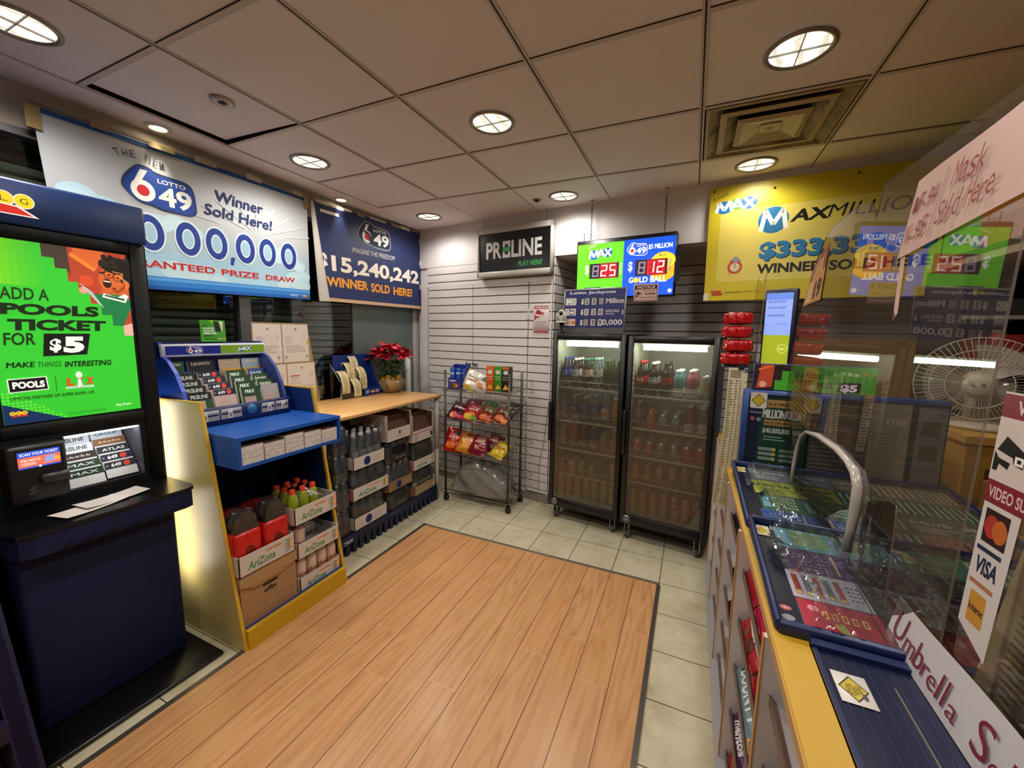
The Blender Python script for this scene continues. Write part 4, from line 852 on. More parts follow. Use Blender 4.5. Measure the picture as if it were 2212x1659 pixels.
for a in ((1.15,.135,1.40,.137),(1.15,.178,1.40,.180),(1.15,.135,1.152,.18),(1.398,.135,1.40,.18)): g.rect(*a,'#8a6a44')
g.put(MB(),yz(XF-.0118)).build('carton_print',t)
b=MB()
for k,(c,dx) in enumerate((('#8a4a38',.004),('#b08a62',.012),('#9a5a44',.0))): b.box(XF-.26,XF-.002-dx,1.122,1.428,.0925+.0062*k,.098+.0062*k,mat(c,.7))
o=b.build('cardboard_sheet',None,None,(XF-.1,1.27,.0925)); tag(o,'flattened cardboard layers under the brown document box','cardboard')
carton_tray('white juice-printed cardboard tray on top of the brown document box',XF-.27,XF,1.119,1.420,.376,.482)
def redpack(label,y):
    t=thing('soda_multipack',label,'drink pack',(XF-.075,y,.382),0,'red drink packs in the stand')
    f=Matrix.Translation((XF-.075,y,.3805)); b=MB(f)
    RED=mat('#c4201c',.25); b.rbox(-.064,.060,-.068,.068,0,.215,RED,.02,2)
    b.prism([(-.060,.215),(.060,.215),(.045,.285),(.02,.315),(-.02,.318),(-.045,.285)],-.05,.05,FILM,'x'); b.build('shrink_wrap',t)
    g=Gfx(.0004); g.poly([(-.068,.315),(-.03,.285),(.03,.285),(.06,.315)],'#8a1a1c'); bb=g.put(MB(f),lambda x,y,d:(-.03+y*0+d,x*.9,y))
    bb.build('paper_label',t)
    b=MB(f); pts=[(-.040,0),(-.034,.07),(-.018,.125),(0,.14),(.022,.125),(.036,.07),(.040,0)]; b.prism(pts,.0605,.0615,mat('#6c0f10',.3),'x'); b.prism([(p[0]*.7,p[1]*.62) for p in pts],.0616,.0626,mat('#150808',.5),'x'); b.build('carry_opening',t)
    for k in (-1,1): MB(f).lathe([(0,.225),(.030,.22),(.031,.26),(.026,.27),(.012,.30),(.012,.312),(0,.312)],mat('#46413c',.2,.4),c=(.0,k*.034,0),seg=14).build('bottle_neck',t)
redpack('red shrink-wrapped drink pack at the left of the red-filled tray',1.187); redpack('red shrink-wrapped drink pack at the right of the red-filled tray',1.338)
def rpk(x,y,l):  # rear packs: shade put into the colour as a darker red
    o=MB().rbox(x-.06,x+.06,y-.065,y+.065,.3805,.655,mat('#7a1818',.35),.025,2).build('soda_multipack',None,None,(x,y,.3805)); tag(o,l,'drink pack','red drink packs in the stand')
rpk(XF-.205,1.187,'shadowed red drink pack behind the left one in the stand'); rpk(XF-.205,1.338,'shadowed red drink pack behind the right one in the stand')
carton_tray('juice-printed tray of peach cans at the bottom right of the stand',XF-.28,XF,1.440,1.722,.094,.186)
carton_tray('juice-printed tray in the middle of the right-hand pile in the stand',XF-.28,XF,1.436,1.724,.300,.392)
carton_tray('topmost juice-printed tray of the right-hand pile, holding lime bottles',XF-.28,XF,1.428,1.716,.505,.606)
for k in range(4):
    c=[('#c98f86','pale pink'),('#c9887a','salmon pink'),('#d08a3a','orange'),('#cf9460','peach')][k]
    place('juice'+c[0],lambda c=c:can('juice_can','','can',.195,.0315,c[0],((.55,.9,'#cdb0a4'),(.0,.12,'#c0a890')),[('GUM',.45,.14,'#8a4a3a')]),(XF-.042,1.476+.070*k,.099),PI/2,c[1]+' juice can in the bottom right tray of the stand, '+['first','second','third','last'][k]+' from the left','tall cans in the bottom tray')
place('juicepink',lambda:can('juice_can','','can',.185,.0315,'#a8646c',((.5,.9,'#b79a92'),(.93,.97,'#8c2a34')),None),(XF-.042,1.478,.305),PI/2,'pink juice can showing through film in the middle tray of the stand')
t=thing('shrink_wrap','torn clear shrink film draped in the middle right tray of the stand','plastic wrap',(XF-.1,1.62,.31))
b=MB(); b.grid(14,10,lambda u,v:(XF-.02-.2*v,1.52+.19*u,.33+.15*math.sin(PI*min(1,v*1.3))*(.55+.35*math.sin(u*3+1))+.008*math.sin(u*25+v*13)),FILM); b.build('film',t)
t=thing('lime_drink_pack','shrink-wrapped pack of lime drinks with orange caps in the topmost tray','drink pack',(XF-.12,1.55,.51))
nb=0
for i in range(3):
    for j in range(4):
        x,y=XF-.058-.066*i,1.462+.066*j+(.0 if i else 0)
        if i==0 and j==3: continue
        if j==3: continue
        b=MB(Matrix.Translation((x,y,.5095))); b.lathe([(0,0),(.030,0),(.031,.02),(.028,.06),(.031,.10),(.031,.12),(.022,.155),(.015,.165)],mat('#8d9a1e',.25),seg=14); bo=b.build('bottle',t)
        MB(Matrix.Translation((x,y,.5095))).lathe([(.0165,.165),(.017,.188),(.014,.192),(0,.192)],mat('#d8431c',.4),seg=12).build('cap',bo)
        if i==0:
            g=Gfx(.0003); g.text('G',-.016,.016,.035,.04,'#e8ecd8',.04); g.put(MB(Matrix.Translation((x,y,.5095))@Matrix.Rotation(PI/2,4,'Z')),cyl_map(.0305)).build('bottle_print',bo)
b=MB(); b.grid(12,16,lambda u,v:(XF-.022-.20*u,1.43+.27*v,.52+.19*(math.sin(PI*min(1,max(0,v*1.0)))**.45)*(math.sin(PI*(.12+.76*u))**.35)*(1-.35*v*v)+.005*math.sin(u*22+v*9)),FILM); b.build('shrink_wrap',t)

for k,(x,y,z,c,tx,l) in enumerate(((-2.08,.27,.255,'#5a1c18','RED LAKE','maroon candy bag with white lettering on the lowest shelf of the purple rack'),(-2.17,.29,.515,'#3a3440','MINT','grey candy bag on the second shelf of the purple rack'),(-2.07,.05,.255,'#3a2c1c','NUTS','brown candy bag beside the maroon one on the purple rack'),(-2.17,.06,.515,'#2a2440','GUM','dark violet candy bag on the second shelf of the purple rack'))):
    o=bag('candy_bag',l,'candy',.20,.17,.06,c,(lambda g,w,h,tx=tx:g.text(tx,-w*.36,w*.36,-h*.1,h*.2,'#d8ccc8',.03)),'candy bags on the purple rack',None,80+k,.35)
    m=Matrix(((0,-math.sin(.5),math.cos(.5)),(1,0,0),(0,math.cos(.5),math.sin(.5)))); o.rotation_euler=m.to_euler(); o.location=(x,y,z+.03)
# ================================================================== SIDE TABLE
def woodtop(name,c1,c2,sx,sy):
    t=NT(name); P,(x,y,z)=t.pos(); q=t.comb(t.math('MULTIPLY',x,sx),t.math('MULTIPLY',y,sy),z)
    n=t.noise(q,1,4,.65); n2=t.noise(P,26,1); t.l(t.mix(t.math('MULTIPLY',t.math('GREATER_THAN',n2,.74),.35),t.ramp(n,[(.35,c1),(.65,c2)]),'#8a5a2c'),t.b.inputs[0]); t.b.inputs['Roughness'].default_value=.35; return t.m
WT=woodtop('table_top_wood','#c4945a','#d6a76c',30,3)
TZ=1.015
t=thing('side_table','long light-wood table with white tube legs along the window, drink cases under it','table',(-2.45,2.43,0))
MB().rbox(-2.79,-2.118,1.755,3.110,TZ-.026,TZ,WT,.004,1).build('table_top',t)
for x,y in ((-2.152,3.078),(-2.152,1.80),(-2.75,3.05),(-2.75,1.80)):
    b=MB(); b.tube([(x,y,0),(x,y,.5)],.019,mat('#b3aca4',.4),14); b.tube([(x,y,.5),(x,y,TZ-.03)],.022,mat('#b3aca4',.4),14); b.box(x-.035,x+.035,y-.035,y+.02,TZ-.032,TZ-.027,mat('#8c857c',.4,.5)); b.build('leg',t)
# notice board leaning on the window
t=thing('notice_board','cream poster board with four printed letters, upright behind the slip dispenser','board',(-2.79,2.05,TZ))
fr=Matrix.Translation((-2.785,0,TZ))@Matrix.Rotation(-.02,4,'Y')
q=[(1.795,.0),(2.325,.0),(2.245,.63),(1.80,.63)]
MB(fr).prism(q,0,.005,mat('#9a8058',.7),'x').build('board',t)
def letter(y0,z0,y1,z1,k,parent):
    b=MB(fr); b.box(.0052,.0062,y0,y1,z0,z1,mat('#d3c9bf',.35)); o=b.build('letter_sheet',parent)
    g=Gfx(.0003); w=y1-y0; random.seed(k+40); g.disc(y0+w*.5,z1-.035,.008,'#b4402c',.006); g.disc(y0+w*.5+.008,z1-.032,.004,'#b4402c'); g.lines(y0+w*.42,y0+w*.6,z1-.052,z1-.047,1,'#c09088',.5,0)
    g.lines(y0+.02,y0+w*.45,z0+.14,z1-.09,7,'#a39a94',.35,.6); g.lines(y0+w*.78,y1-.01,z1-.11,z1-.07,4,'#a39a94',.3,.5); g.lines(y0+.02,y1-.02,z0+.07,z0+.13,4,'#9a918c',.35,.3)
    if k==2: g.lines(y0+.02,y0+w*.4,z1-.10,z1-.088,1,'#b4402c',.7,0)
    for yy in ((y1-.03,) if k==0 else (y0+.02,y1-.02)): g.ring(yy,z0+.04,.006,.011,'#6a6460'); g.line([(yy,z0+.03),(yy,z0+.012)],.002,'#6a6460')
    if k==1: g.rect(y1-.015,z0+.13,y1,z0+.17,'#d0a848')
    g.put(b2:=MB(fr),lambda x,y,d:(.0062+d,x,y)).build('letter_print',o)
letter(1.808,.335,2.018,.620,0,t); letter(2.028,.335,2.245,.620,1,t); letter(1.80,.02,2.04,.322,3,t); letter(2.05,.02,2.29,.322,2,t)
g=Gfx(.0003)
for k in range(26):
    a=random.uniform(0,PI); x,y=1.82+random.random()*.18,.36+random.random()*.2; g.line([(x,y),(x+.03*math.cos(a),y+.012*math.sin(a)),(x+.05*math.cos(a+.5),y+.02*math.sin(a))],.003,'#ece6de')
b=MB(fr); g.put(b,lambda x,y,d:(.0075+d,x,y),0,.1); b.build('plastic_creases',t)
# receipt holder
t=thing('receipt_holder','blue and clear countertop holder with curled cream draw-result slips on the wooden table','holder',(-2.71,2.65,TZ))
b=MB(); 
for y in (2.43,2.545,2.665): b.prism([(-2.775,TZ+.001),(-2.65,TZ+.001),(-2.65,TZ+.05),(-2.66,TZ+.15),(-2.775,TZ+.30)],y,y+.003,ACR,'y')
b.box(-2.652,-2.649,2.433,2.667,TZ+.001,TZ+.05,ACR); b.box(-2.775,-2.65,2.433,2.667,TZ+.001,TZ+.004,ACR); b.build('clear_bins',t)
b=MB(); b.prism([(-2.778,TZ+.001),(-2.64,TZ+.001),(-2.64,TZ+.07),(-2.70,TZ+.15),(-2.775,TZ+.37)],2.87,2.876,NAVY,'y'); b.box(-2.64,-2.637,2.672,2.876,TZ+.001,TZ+.07,NAVY); b.add([(-2.776,2.46,TZ+.37),(-2.776,2.876,TZ+.37),(-2.776,2.876,TZ+.0),(-2.776,2.46,TZ+.0)],[(0,1,2,3)],NAVY); b.box(-2.778,-2.64,2.672,2.874,TZ+.001,TZ+.005,NAVY); b.build('blue_back',t)
g=Gfx(.0003); g.lines(2.69,2.735,TZ+.02,TZ+.05,2,'#c8ccdc',.5,.2); logoball(g,2.775,TZ+.035,.008); g.lines(2.81,2.86,TZ+.02,TZ+.05,2,'#c8ccdc',.5,.2); g.put(MB(),yz(-2.6368)).build('print',t)
RC=mat('#c9bb8e',.6)
def receipt(y,zt,zb,x0,w,lab):
    t=thing('result_slip',lab,'receipt',(x0,y,TZ),0,'draw-result slips in the holder'); b=MB()
    F=lambda u,v,d=0:(x0-.075+.085*math.sin(v*PI*.55)+d,y+(u-.5)*w,(zt if v<.02 else TZ+zb+(zt-zb-TZ)*math.cos(v*PI/2)**.7))
    b.grid(4,16,F,RC); b.build('paper_strip',t)
    g=Gfx(.0005); random.seed(int(y*1000)); g.rect(.12,.12,.88,.20,'#8d8058')
    for k in range(14): g.rect(.15+.2*random.random(),.26+.05*k,.6+.3*random.random(),.278+.05*k,'#8f8260')
    b=MB(); g.put(b,lambda x,yy,d:F(x,yy,.001+d)); b.build('slip_print',t)
receipt(2.49,TZ+.235,.01,-2.668,.085,'cream result slip in the left front pocket of the clear holder')
receipt(2.605,TZ+.165,.01,-2.655,.085,'shortest cream result slip, in the middle front pocket of the clear holder')
receipt(2.60,TZ+.305,.10,-2.72,.085,'cream result slip in the pocket behind the shortest slip')
receipt(2.70,TZ+.26,.06,-2.68,.085,'cream result slip nearest the blue end of the holder')
receipt(2.66,TZ+.365,.14,-2.735,.085,'tallest cream result slip at the back of the holder')
# poinsettia
PX,PY=-2.62,3.00
t=thing('poinsettia','potted red poinsettia wrapped in gold foil and clear film on the wooden table','potted plant',(PX,PY,TZ))
def leaf(b,base,dirv,L,Wd,m,droop=.3,up=(0,0,1)):
    d=Vector(dirv).normalized(); s=d.cross(Vector(up)); s=s.normalized() if s.length>.01 else Vector((1,0,0)); n=s.cross(d)
    vs=[];K=6
    for i in range(K+1):
        u=i/K; c=Vector(base)+d*(L*u)-Vector((0,0,1))*(droop*L*u*u); wv=Wd*math.sin(PI*min(1,u*.98+.02))**.8*(1.15-.5*u)
        vs+=[c-s*wv+n*.12*Wd,c,c+s*wv+n*.12*Wd]
    fs=[(3*i+j,3*i+j+1,3*i+j+4,3*i+j+3) for i in range(K) for j in (0,1)]
    b.add(vs,fs,m,True)
random.seed(11)
REDS=[mat('#b01028',.5),mat('#9a0c22',.5),mat('#c41c34',.5)]; GRN=[mat('#1e4a1e',.5),mat('#2f6428',.5),mat('#4a7a34',.5)]
heads=[]
for k in range(15):
    a=2.4*k; r=.02+.175*math.sqrt(k/15); heads.append((PX+r*math.cos(a),PY+r*math.sin(a),TZ+.43-2.6*r*r+random.uniform(-.025,.025)))
bs=MB()
for h in heads: bs.tube([(PX+(h[0]-PX)*.15,PY+(h[1]-PY)*.15,TZ+.12),(PX+(h[0]-PX)*.5,PY+(h[1]-PY)*.5,TZ+.22),h],.004,mat('#3c5a2c',.6),6)
bs.build('stems',t)
br=MB()
for h in heads:
    n=11; o=random.random()*6
    for k in range(n):
        a=o+2*PI*k/n; inner=k%3==0
        leaf(br,h,(math.cos(a)+(h[0]-PX)*2.5,math.sin(a)+(h[1]-PY)*2.5,(.8 if inner else .1)+random.uniform(-.35,.4)),random.uniform(.075,.105),random.uniform(.030,.040),random.choice(REDS),.28)
br.build('red_bracts',t)
bc=MB()
for h in heads: bc.sph((h[0],h[1],h[2]+.008),.006,.006,.005,mat('#c8b02a',.6),8,6)
bc.build('flower_centres',t)
lf=MB()
for k in range(30):
    a=2.4*k; zz=TZ+random.uniform(.16,.33); leaf(lf,(PX+.03*math.cos(a),PY+.03*math.sin(a),zz),(math.cos(a),math.sin(a),random.uniform(-.1,.4)),random.uniform(.07,.13),random.uniform(.022,.034),random.choice(GRN) if k%7 else mat('#4c2a2a',.6),.6)
lf.build('green_leaves',t)
GOLD=mat('#c99a14',.25,.5); b=MB()
def foil(u,v):
    a=2*PI*u; r=.060+.035*v+.012*v*math.sin(9*a)+.006*math.sin(17*a+v*9); return (PX+r*math.cos(a),PY+r*math.sin(a),TZ+.004+.155*v+.015*v*math.sin(5*a+1))
b.grid(60,8,foil,GOLD); b.lathe([(0,.003),(.06,.003)],GOLD,c=(PX,PY,TZ)); b.build('gold_foil',t)
b=MB()
def film(u,v):
    a=2*PI*u; r=.075+.045*math.sin(PI*min(1,v*.8))+.010*math.sin(7*a+v*4)+.006*math.sin(19*a); return (PX+r*math.cos(a),PY+r*math.sin(a),TZ+.003+.13*v+.012*v*math.sin(4*a))
b.grid(60,8,film,clear('pot_film','#f0eadc',.2,'#cdbfa6',.15,1.3,1.4)); b.build('clear_wrap',t)
o=MB().tube([(-2.755,3.42,0),(-2.755,3.42,.9),(-2.755,3.42,1.36)],.030,mat('#b9b5b0',.4),18).lathe([(0,1.362),(.018,1.362),(.020,1.358)],mat('#6a6662',.6),c=(-2.755,3.42,0)).build('paper_roll',None,None,(-2.755,3.42,0)); tag(o,'tall white roll standing in the back left corner behind the poinsettia','roll')
# ---------------------------------------------------------------- pallet and drink cases
PB=mat('#0b1638',.45)
t=thing('plastic_pallet','dark blue plastic pallet with scalloped feet under the wooden table','pallet',(-2.44,2.47,0))
b=MB(); b.box(-2.76,-2.135,1.885,3.055,.095,.145,PB)
for k in range(19):
    y=1.885+k*.0645; b.prism([(y,.002),(y+.030,.002),(y+.036,.06),(y+.048,.095),(y-.008,.095)] if k<18 else [(y-.02,.002),(y+.009,.002),(y+.009,.095),(y-.02,.095)],-2.20,-2.135,PB,'x')
for k in range(9):
    x=-2.75+k*.07; b.box(x,x+.035,1.885,1.93,.002,.095,PB)
b.build('deck',t)
g=Gfx(.0003); g.text('PBC',1.985,1.925,.115,-.024,'#b8bcc8',.03); g.disc(1.998,.103,.012,'#b8bcc8'); g.rect(1.988,.101,2.008,.105,'#0b1638'); g.text('PECHNOR',2.48,2.405,.128,-.018,'#5a6a90',.02)
g.put(MB(),yz(-2.1348)).build('moulded_letters',t)
CASES='drink cases stacked under the wooden table'
def drinkcase(label,y0,y1,z0,zt,ht,hb,bcol,capc,labc=None,traycol=None,az=False,ncol=4,fx=-2.142,depth=.27,film=True,weak=False,side='x',black=False,lid=None,twist=0):
    t=thing('drink_case',label,'drink case',(fx-depth/2,(y0+y1)/2,z0),0,CASES)
    if traycol:
        tray_mb(fx-depth,fx,y0,y1,z0,z0+ht,mat(traycol,.7)).build('tray',t); g=Gfx(.0003); w,h=y1-y0,ht
        if az: arizona_print(g,w,h,weak)
        else: g.disc(w*.42,h*.5,h*.36,'#1c2a6a',h*.36); g.lines(w*.56,w*.9,h*.25,h*.75,2,'#b0a8a4',.3,.3)
        bb=g.put(MB(),flat((fx,y0,z0),(0,1,0),(0,0,1),(1,0,0)))
        if az: g=Gfx(.0003); g.rect(.02,0,.11,h,'#a8323c'); g.rect(.15,0,.26,h,'#b06a64'); g.put(bb,flat((fx-depth,y0,z0),(1,0,0),(0,0,1),(0,-1,0)))
        bb.build('tray_print',t)
    p=(y1-y0-.016)/ncol; r=p*.47; nx=max(2,int((depth-.01)/p))
    zb=z0+.006
    for i in range(nx):
        for j in range(ncol):
            x=fx-.008-p*(i+.5); y=y0+.008+p*(j+.5); f=Matrix.Translation((x,y,zb)); h=hb
            if black: b=MB(f); b.lathe([(0,0),(r,.002),(r,h*.92),(r*.85,h),(0,h)],mat(bcol,.3),seg=12); bo=b.build('bottle',t); continue
            b=MB(f); b.lathe([(0,0),(r*.9,0),(r,h*.04),(r,h*.18),(r*.93,h*.24),(r,h*.3),(r,h*.55),(r*.8,h*.72),(r*.42,h*.86),(r*.42,h*.92)],(PETC if bcol is None else clear('pet_'+bcol,bcol,.6,bcol,.04,1.4,1.45)),seg=12); bo=b.build('bottle',t)
            MB(f).lathe([(r*.48,h*.91),(r*.48,h*.995),(0,h)],mat(capc,.4),seg=10).build('cap',bo)
            if labc and i<2: MB(f).lathe([(r*1.01,h*.3),(r*1.01,h*.52)],mat(labc,.45),seg=12).build('label_band',bo)
    if film:
        b=MB(); zc,dz=z0+.004,hb+.012
        def F(u,v):
            a=2*PI*u; cx,cy=fx-depth/2,(y0+y1)/2; ex,ey=depth/2-.0025,(y1-y0)/2-.0025
            c,s=math.cos(a),math.sin(a); k=(abs(c)**8+abs(s)**8)**(-1/8); q=1-.16*max(0,(v-.6)/.4)**2
            return (cx+ex*c*k*q+.003*math.sin(9*a+v*7)*v,cy+ey*s*k*q,zc+dz*v+.006*math.sin(7*a)*(v>.9))
        b.grid(48,8,F,FILM); b.build('shrink_film',t)
        if black:
            b=MB(); pts=[(.5+.30*math.cos(a),.62+.26*math.sin(a)) for a in [2*PI*k/20 for k in range(20)]]; b.prism([(y0+(y1-y0)*u,z0+hb*v) for u,v in pts],fx-.002,fx-.0005,mat('#050505',.2),'x'); b.build('carry_hole',t)
            g=Gfx(.0004); g.poly([((y1-y0)*(.22+.1*k),hb*(.32-.10*math.sin(PI*k/6))) for k in range(7)]+[((y1-y0)*(.82-.1*k),hb*(.14-.08*math.sin(PI*(6-k)/6))) for k in range(7)],'#2a241c'); g.text('hygeia',(y1-y0)*.32,(y1-y0)*.74,hb*.16,hb*.12,'#a8a090',.03,.1); g.put(MB(),flat((fx+.0002,y0,z0),(0,1,0),(0,0,1),(1,0,0))).build('label_print',t)
    return t
# stack A: loose film-wrapped packs beside the stand leg
for k in range(4):
    drinkcase(['lowest','second lowest','third','topmost'][k]+' film-wrapped water pack in the pile next to the yellow stand',1.890,2.020,.146+.198*k,0,0,.185,None,'#d8dcdc','#2a3a7c',None,ncol=2,fx=-2.150,depth=.26)
drinkcase('bottom case of water bottles in a white tray with a blue oval, on the pallet',2.035,2.372,.146,0,.092,.215,None,'#e0e0e0',None,'#cfc6be')
drinkcase('middle case of water bottles in a juice-printed tray, above the blue-oval tray',2.030,2.400,.372,0,.092,.215,None,'#d4d8da','#24346c','#cfc6be',az=True)
drinkcase('top case of water bottles in a white tray with a blue oval',2.045,2.360,.598,0,.092,.25,None,'#e6e6e6','#c9cdd4','#cfc6be',ncol=4)
drinkcase('lower black-wrapped drink pack on the pallet in the middle stack',2.395,2.690,.146,0,0,.15,'#141210','#111111',None,None,ncol=4,black=True)
drinkcase('clear bottles with turquoise caps in a brown tray between the two black packs',2.392,2.700,.300,0,.085,.215,None,'#c8d0d4','#1c8a9c','#8a6a48',az=False)
drinkcase('upper black-wrapped drink pack beneath the white open carton',2.385,2.690,.535,0,0,.165,'#141210','#111111',None,None,ncol=4,black=True)
drinkcase('green-bottle case in a faded brown tray at the bottom of the far stack',2.725,3.030,.146,0,.085,.215,'#0c3a22','#123a24','#d0d4cc','#a08660',az=True,weak=True)
drinkcase('green-bottle case in a white juice-printed tray in the far stack',2.715,3.030,.382,0,.090,.235,'#0c3a22','#123a24',None,'#cfc6be',az=True)
def opencarton(label,y0,y1,z0,z1,zf,depth,evian=False):
    fx=-2.142; t=thing('open_carton',label,'box',(fx-depth/2,(y0+y1)/2,z0),0); W_=mat('#c4bab0',.7); BI=mat('#4a3020',.8)
    b=MB(); b.box(fx-depth,fx,y0,y1,z0,z0+.005,W_); b.box(fx-depth,fx-.005,y0,y0+.006,z0,z1,W_); b.box(fx-depth,fx,y1-.006,y1,z0,z1,W_); b.box(fx-depth,fx-depth+.006,y0,y1,z0,z1,W_); b.box(fx-depth,fx-.20,y0,y1,z1-.006,z1,mat('#a5815a',.75))
    b.box(fx-.006,fx,y0,y1,z0,zf,W_); b.add([(fx-.008,y0+.007,zf-.02),(fx-.008,y1-.007,zf-.02),(fx-.12,y1-.007,z1-.008),(fx-.12,y0+.007,z1-.008)],[(0,1,2,3)],BI); b.box(fx-.13,fx-.125,y0+.007,y1-.007,z0+.01,z1-.006,BI); b.box(fx-.2,fx-.01,y0+.006,y0+.008,z0+.02,z1-.01,BI); b.box(fx-.2,fx-.01,y1-.008,y1-.006,z0+.02,z1-.01,BI); b.build('carton',t)
    g=Gfx(.0003); w,h=y1-y0,zf-z0
    if evian:
        g.disc(w*.5,h*.62,.012,'#4a4a4a',.018); g.lines(w*.3,w*.7,h*.2,h*.4,2,'#9a908a',.3,0); b=g.put(MB(),flat((fx,y0,z0),(0,1,0),(0,0,1),(1,0,0)))
        g=Gfx(.0003); g.text('evian',depth*.40,depth*.62,.115,.026,'#5a4a54',.0); g.poly([(depth*.48,.152),(depth*.51,.17),(depth*.54,.152)],'#8a3a44'); g.rect(depth*.84,.02,depth*.94,.14,'#a8a09c'); g.rect(depth*.87,.14,depth*.91,.17,'#5a6a78'); g.rect(depth*.85,.05,depth*.93,.09,'#c08a88'); g.put(b,flat((fx-depth,y0,z0),(1,0,0),(0,0,1),(0,-1,0)))
    else:
        g.rect(0,h*.72,w,h*.84,'#b8808a'); g.rect(w*.08,h*.1,w*.24,h*.7,'#b09a98'); g.rect(w*.84,h*.2,w*.96,h*.62,'#3c3834'); b=g.put(MB(),flat((fx,y0,z0),(0,1,0),(0,0,1),(1,0,0)))
    b.build('carton_print',t); return t
opencarton('open white water carton with a dark mouth on the upper black pack',2.400,2.690,.716,.935,.815,.40,True)
opencarton('open white carton with a pink stripe at the top of the far stack',2.712,3.010,.632,.880,.735,.30)
# ================================================================== SNACK RACK
RW=mat('#5a5248',.32,.85); WIRE=mat('#8d857c',.3,.9)
t=thing('snack_rack','wire snack rack on castors with four shelves in front of the white slat wall','rack',(-1.73,3.26,0)); RACK=t
RX0,RX1,RY0,RY1=-2.058,-1.406,3.085,3.36
for x,y in ((RX0,RY0),(RX1,RY0),(RX0,RY1),(RX1,RY1)):
    MB().tube([(x,y,.055),(x,y,1.25)],.011,RW,10).build('post',t)
    f=Matrix.Translation((x,y,0)); b=MB(f); b.lathe([(0,-.014),(.024,-.014),(.027,-.006),(.027,.006),(.024,.014),(0,.014)],mat('#141414',.5),c=(.006,0,.027),ax='y',seg=18); b.box(-.012,.018,-.019,-.015,.02,.06,mat('#1c1c1c',.5)); b.box(-.012,.018,.015,.019,.02,.06,mat('#1c1c1c',.5)); b.tube([(0,0,.05),(0,0,.07)],.010,mat('#1c1c1c',.5)); b.build('caster',t)
def wshelf(z0,z1,fx0,lip=.05):
    b=MB(); A=lambda x,s:(x,RY0-.02+(RY1-RY0+.02)*s,z0+(z1-z0)*s)
    x0,x1=RX0-.02,RX1-.005
    b.tube([A(x0,0),A(x1,0)],.0032,WIRE,6); b.tube([A(x0,1),A(x1,1)],.0032,WIRE,6); b.tube([A(x0,0),A(x0,1)],.0032,WIRE,6); b.tube([A(x1,0),A(x1,1)],.0032,WIRE,6)
    for k in range(1,24): x=x0+(x1-x0)*k/24; b.tube([A(x,1),A(x,0),(x,RY0-.024,z0+lip)],.0016,WIRE,5)
    for k in (1,2,3): b.tube([A(x0,k/4),A(x1,k/4)],.0018,WIRE,5)
    b.tube([(x0,RY0-.024,z0+lip),(x1,RY0-.024,z0+lip)],.0032,WIRE,6)
    # looped end guards
    for x,s in ((x0,-1),(x1,1)):
        b.tube([(x,RY0-.02,z0),(x+s*.022,RY0-.02,z0+.005),(x+s*.022,RY0-.02,z0+.09),(x,RY0+.03,z0+.11),(x,RY1,z1+.09),(x,RY1,z1)],.0024,WIRE,5)
    b.build('wire_shelf',t)
wshelf(1.062,1.075,0,.028); wshelf(.790,.850,0,.022); wshelf(.470,.560,0,.018); wshelf(.085,.105,0,.035)
b=MB()
for z in (1.10,.92,.80,.63,.50,.33,.14):
    for k in range(4): b.tube([(RX1+.004,RY0+.01+.085*k,z),(RX1+.004,RY0+.01+.085*k,z+.12)],.0015,WIRE,5)
    b.tube([(RX1+.004,RY0,z),(RX1+.05,RY0+.06,z-.005),(RX1+.13,RY1-.02,z-.04),(RX1+.02,RY1,z+.04)],.002,WIRE,5); b.tube([(RX1+.13,RY1-.02,z-.04),(RX1+.13,RY1-.02,z-.015),(RX1+.05,RY0+.06,z+.03)],.002,WIRE,5)
    for k in range(5): b.tube([(RX1+.02+.02*k,RY0+.03+.05*k,z-.01-.006*k),(RX1+.012,RY1,z-.01)],.0014,WIRE,5)
b.build('side_baskets',t)
b=MB()
for k in range(6): x=RX0+.05+(RX1-RX0-.1)*k/5; b.tube([(x,RY1+.004,.12),(x,RY1+.004,1.1)],.0016,WIRE,5)
for z in (.16,.36,.62,.9,1.1): b.tube([(RX0,RY1+.004,z),(RX1,RY1+.004,z)],.0018,WIRE,5)
b.build('back_grid',t)
ZS1=1.070
# shelf 1
t=thing('cookie_display_box','open blue display box of cookie packs at the left of the top rack shelf','box',(-1.96,3.18,ZS1))
BB=mat('#1c2f8c',.4); b=MB(); x0,x1,y0,y1=-2.035,-1.885,3.10,3.24; z=ZS1+.012
b.box(x0,x1,y0,y1,z,z+.004,BB); b.prism([(y0,z),(y1,z),(y1,z+.215),(y0+.09,z+.215),(y0+.04,z+.10),(y0,z+.09)],x0,x0+.004,BB,'x'); b.prism([(y0,z),(y1,z),(y1,z+.215),(y0+.09,z+.215),(y0+.02,z+.14),(y0,z+.10)],x1-.004,x1,BB,'x'); b.box(x0,x1,y0,y0+.004,z,z+.095,BB); b.box(x0,x1,y1-.004,y1,z,z+.215,BB); b.build('carton',t)
g=Gfx(.0003); g.rect(.012,.065,.08,.078,'#c8ccd8'); g.disc(.07,.03,.045,'#a8622a',.022); g.disc(.045,.03,.016,'#5c3014',.010); g.disc(.09,.028,.015,'#c98a4a',.010); g.put(MB(),flat((x0,y0,z),(1,0,0),(0,0,1),(0,-1,0))).build('carton_print',t)
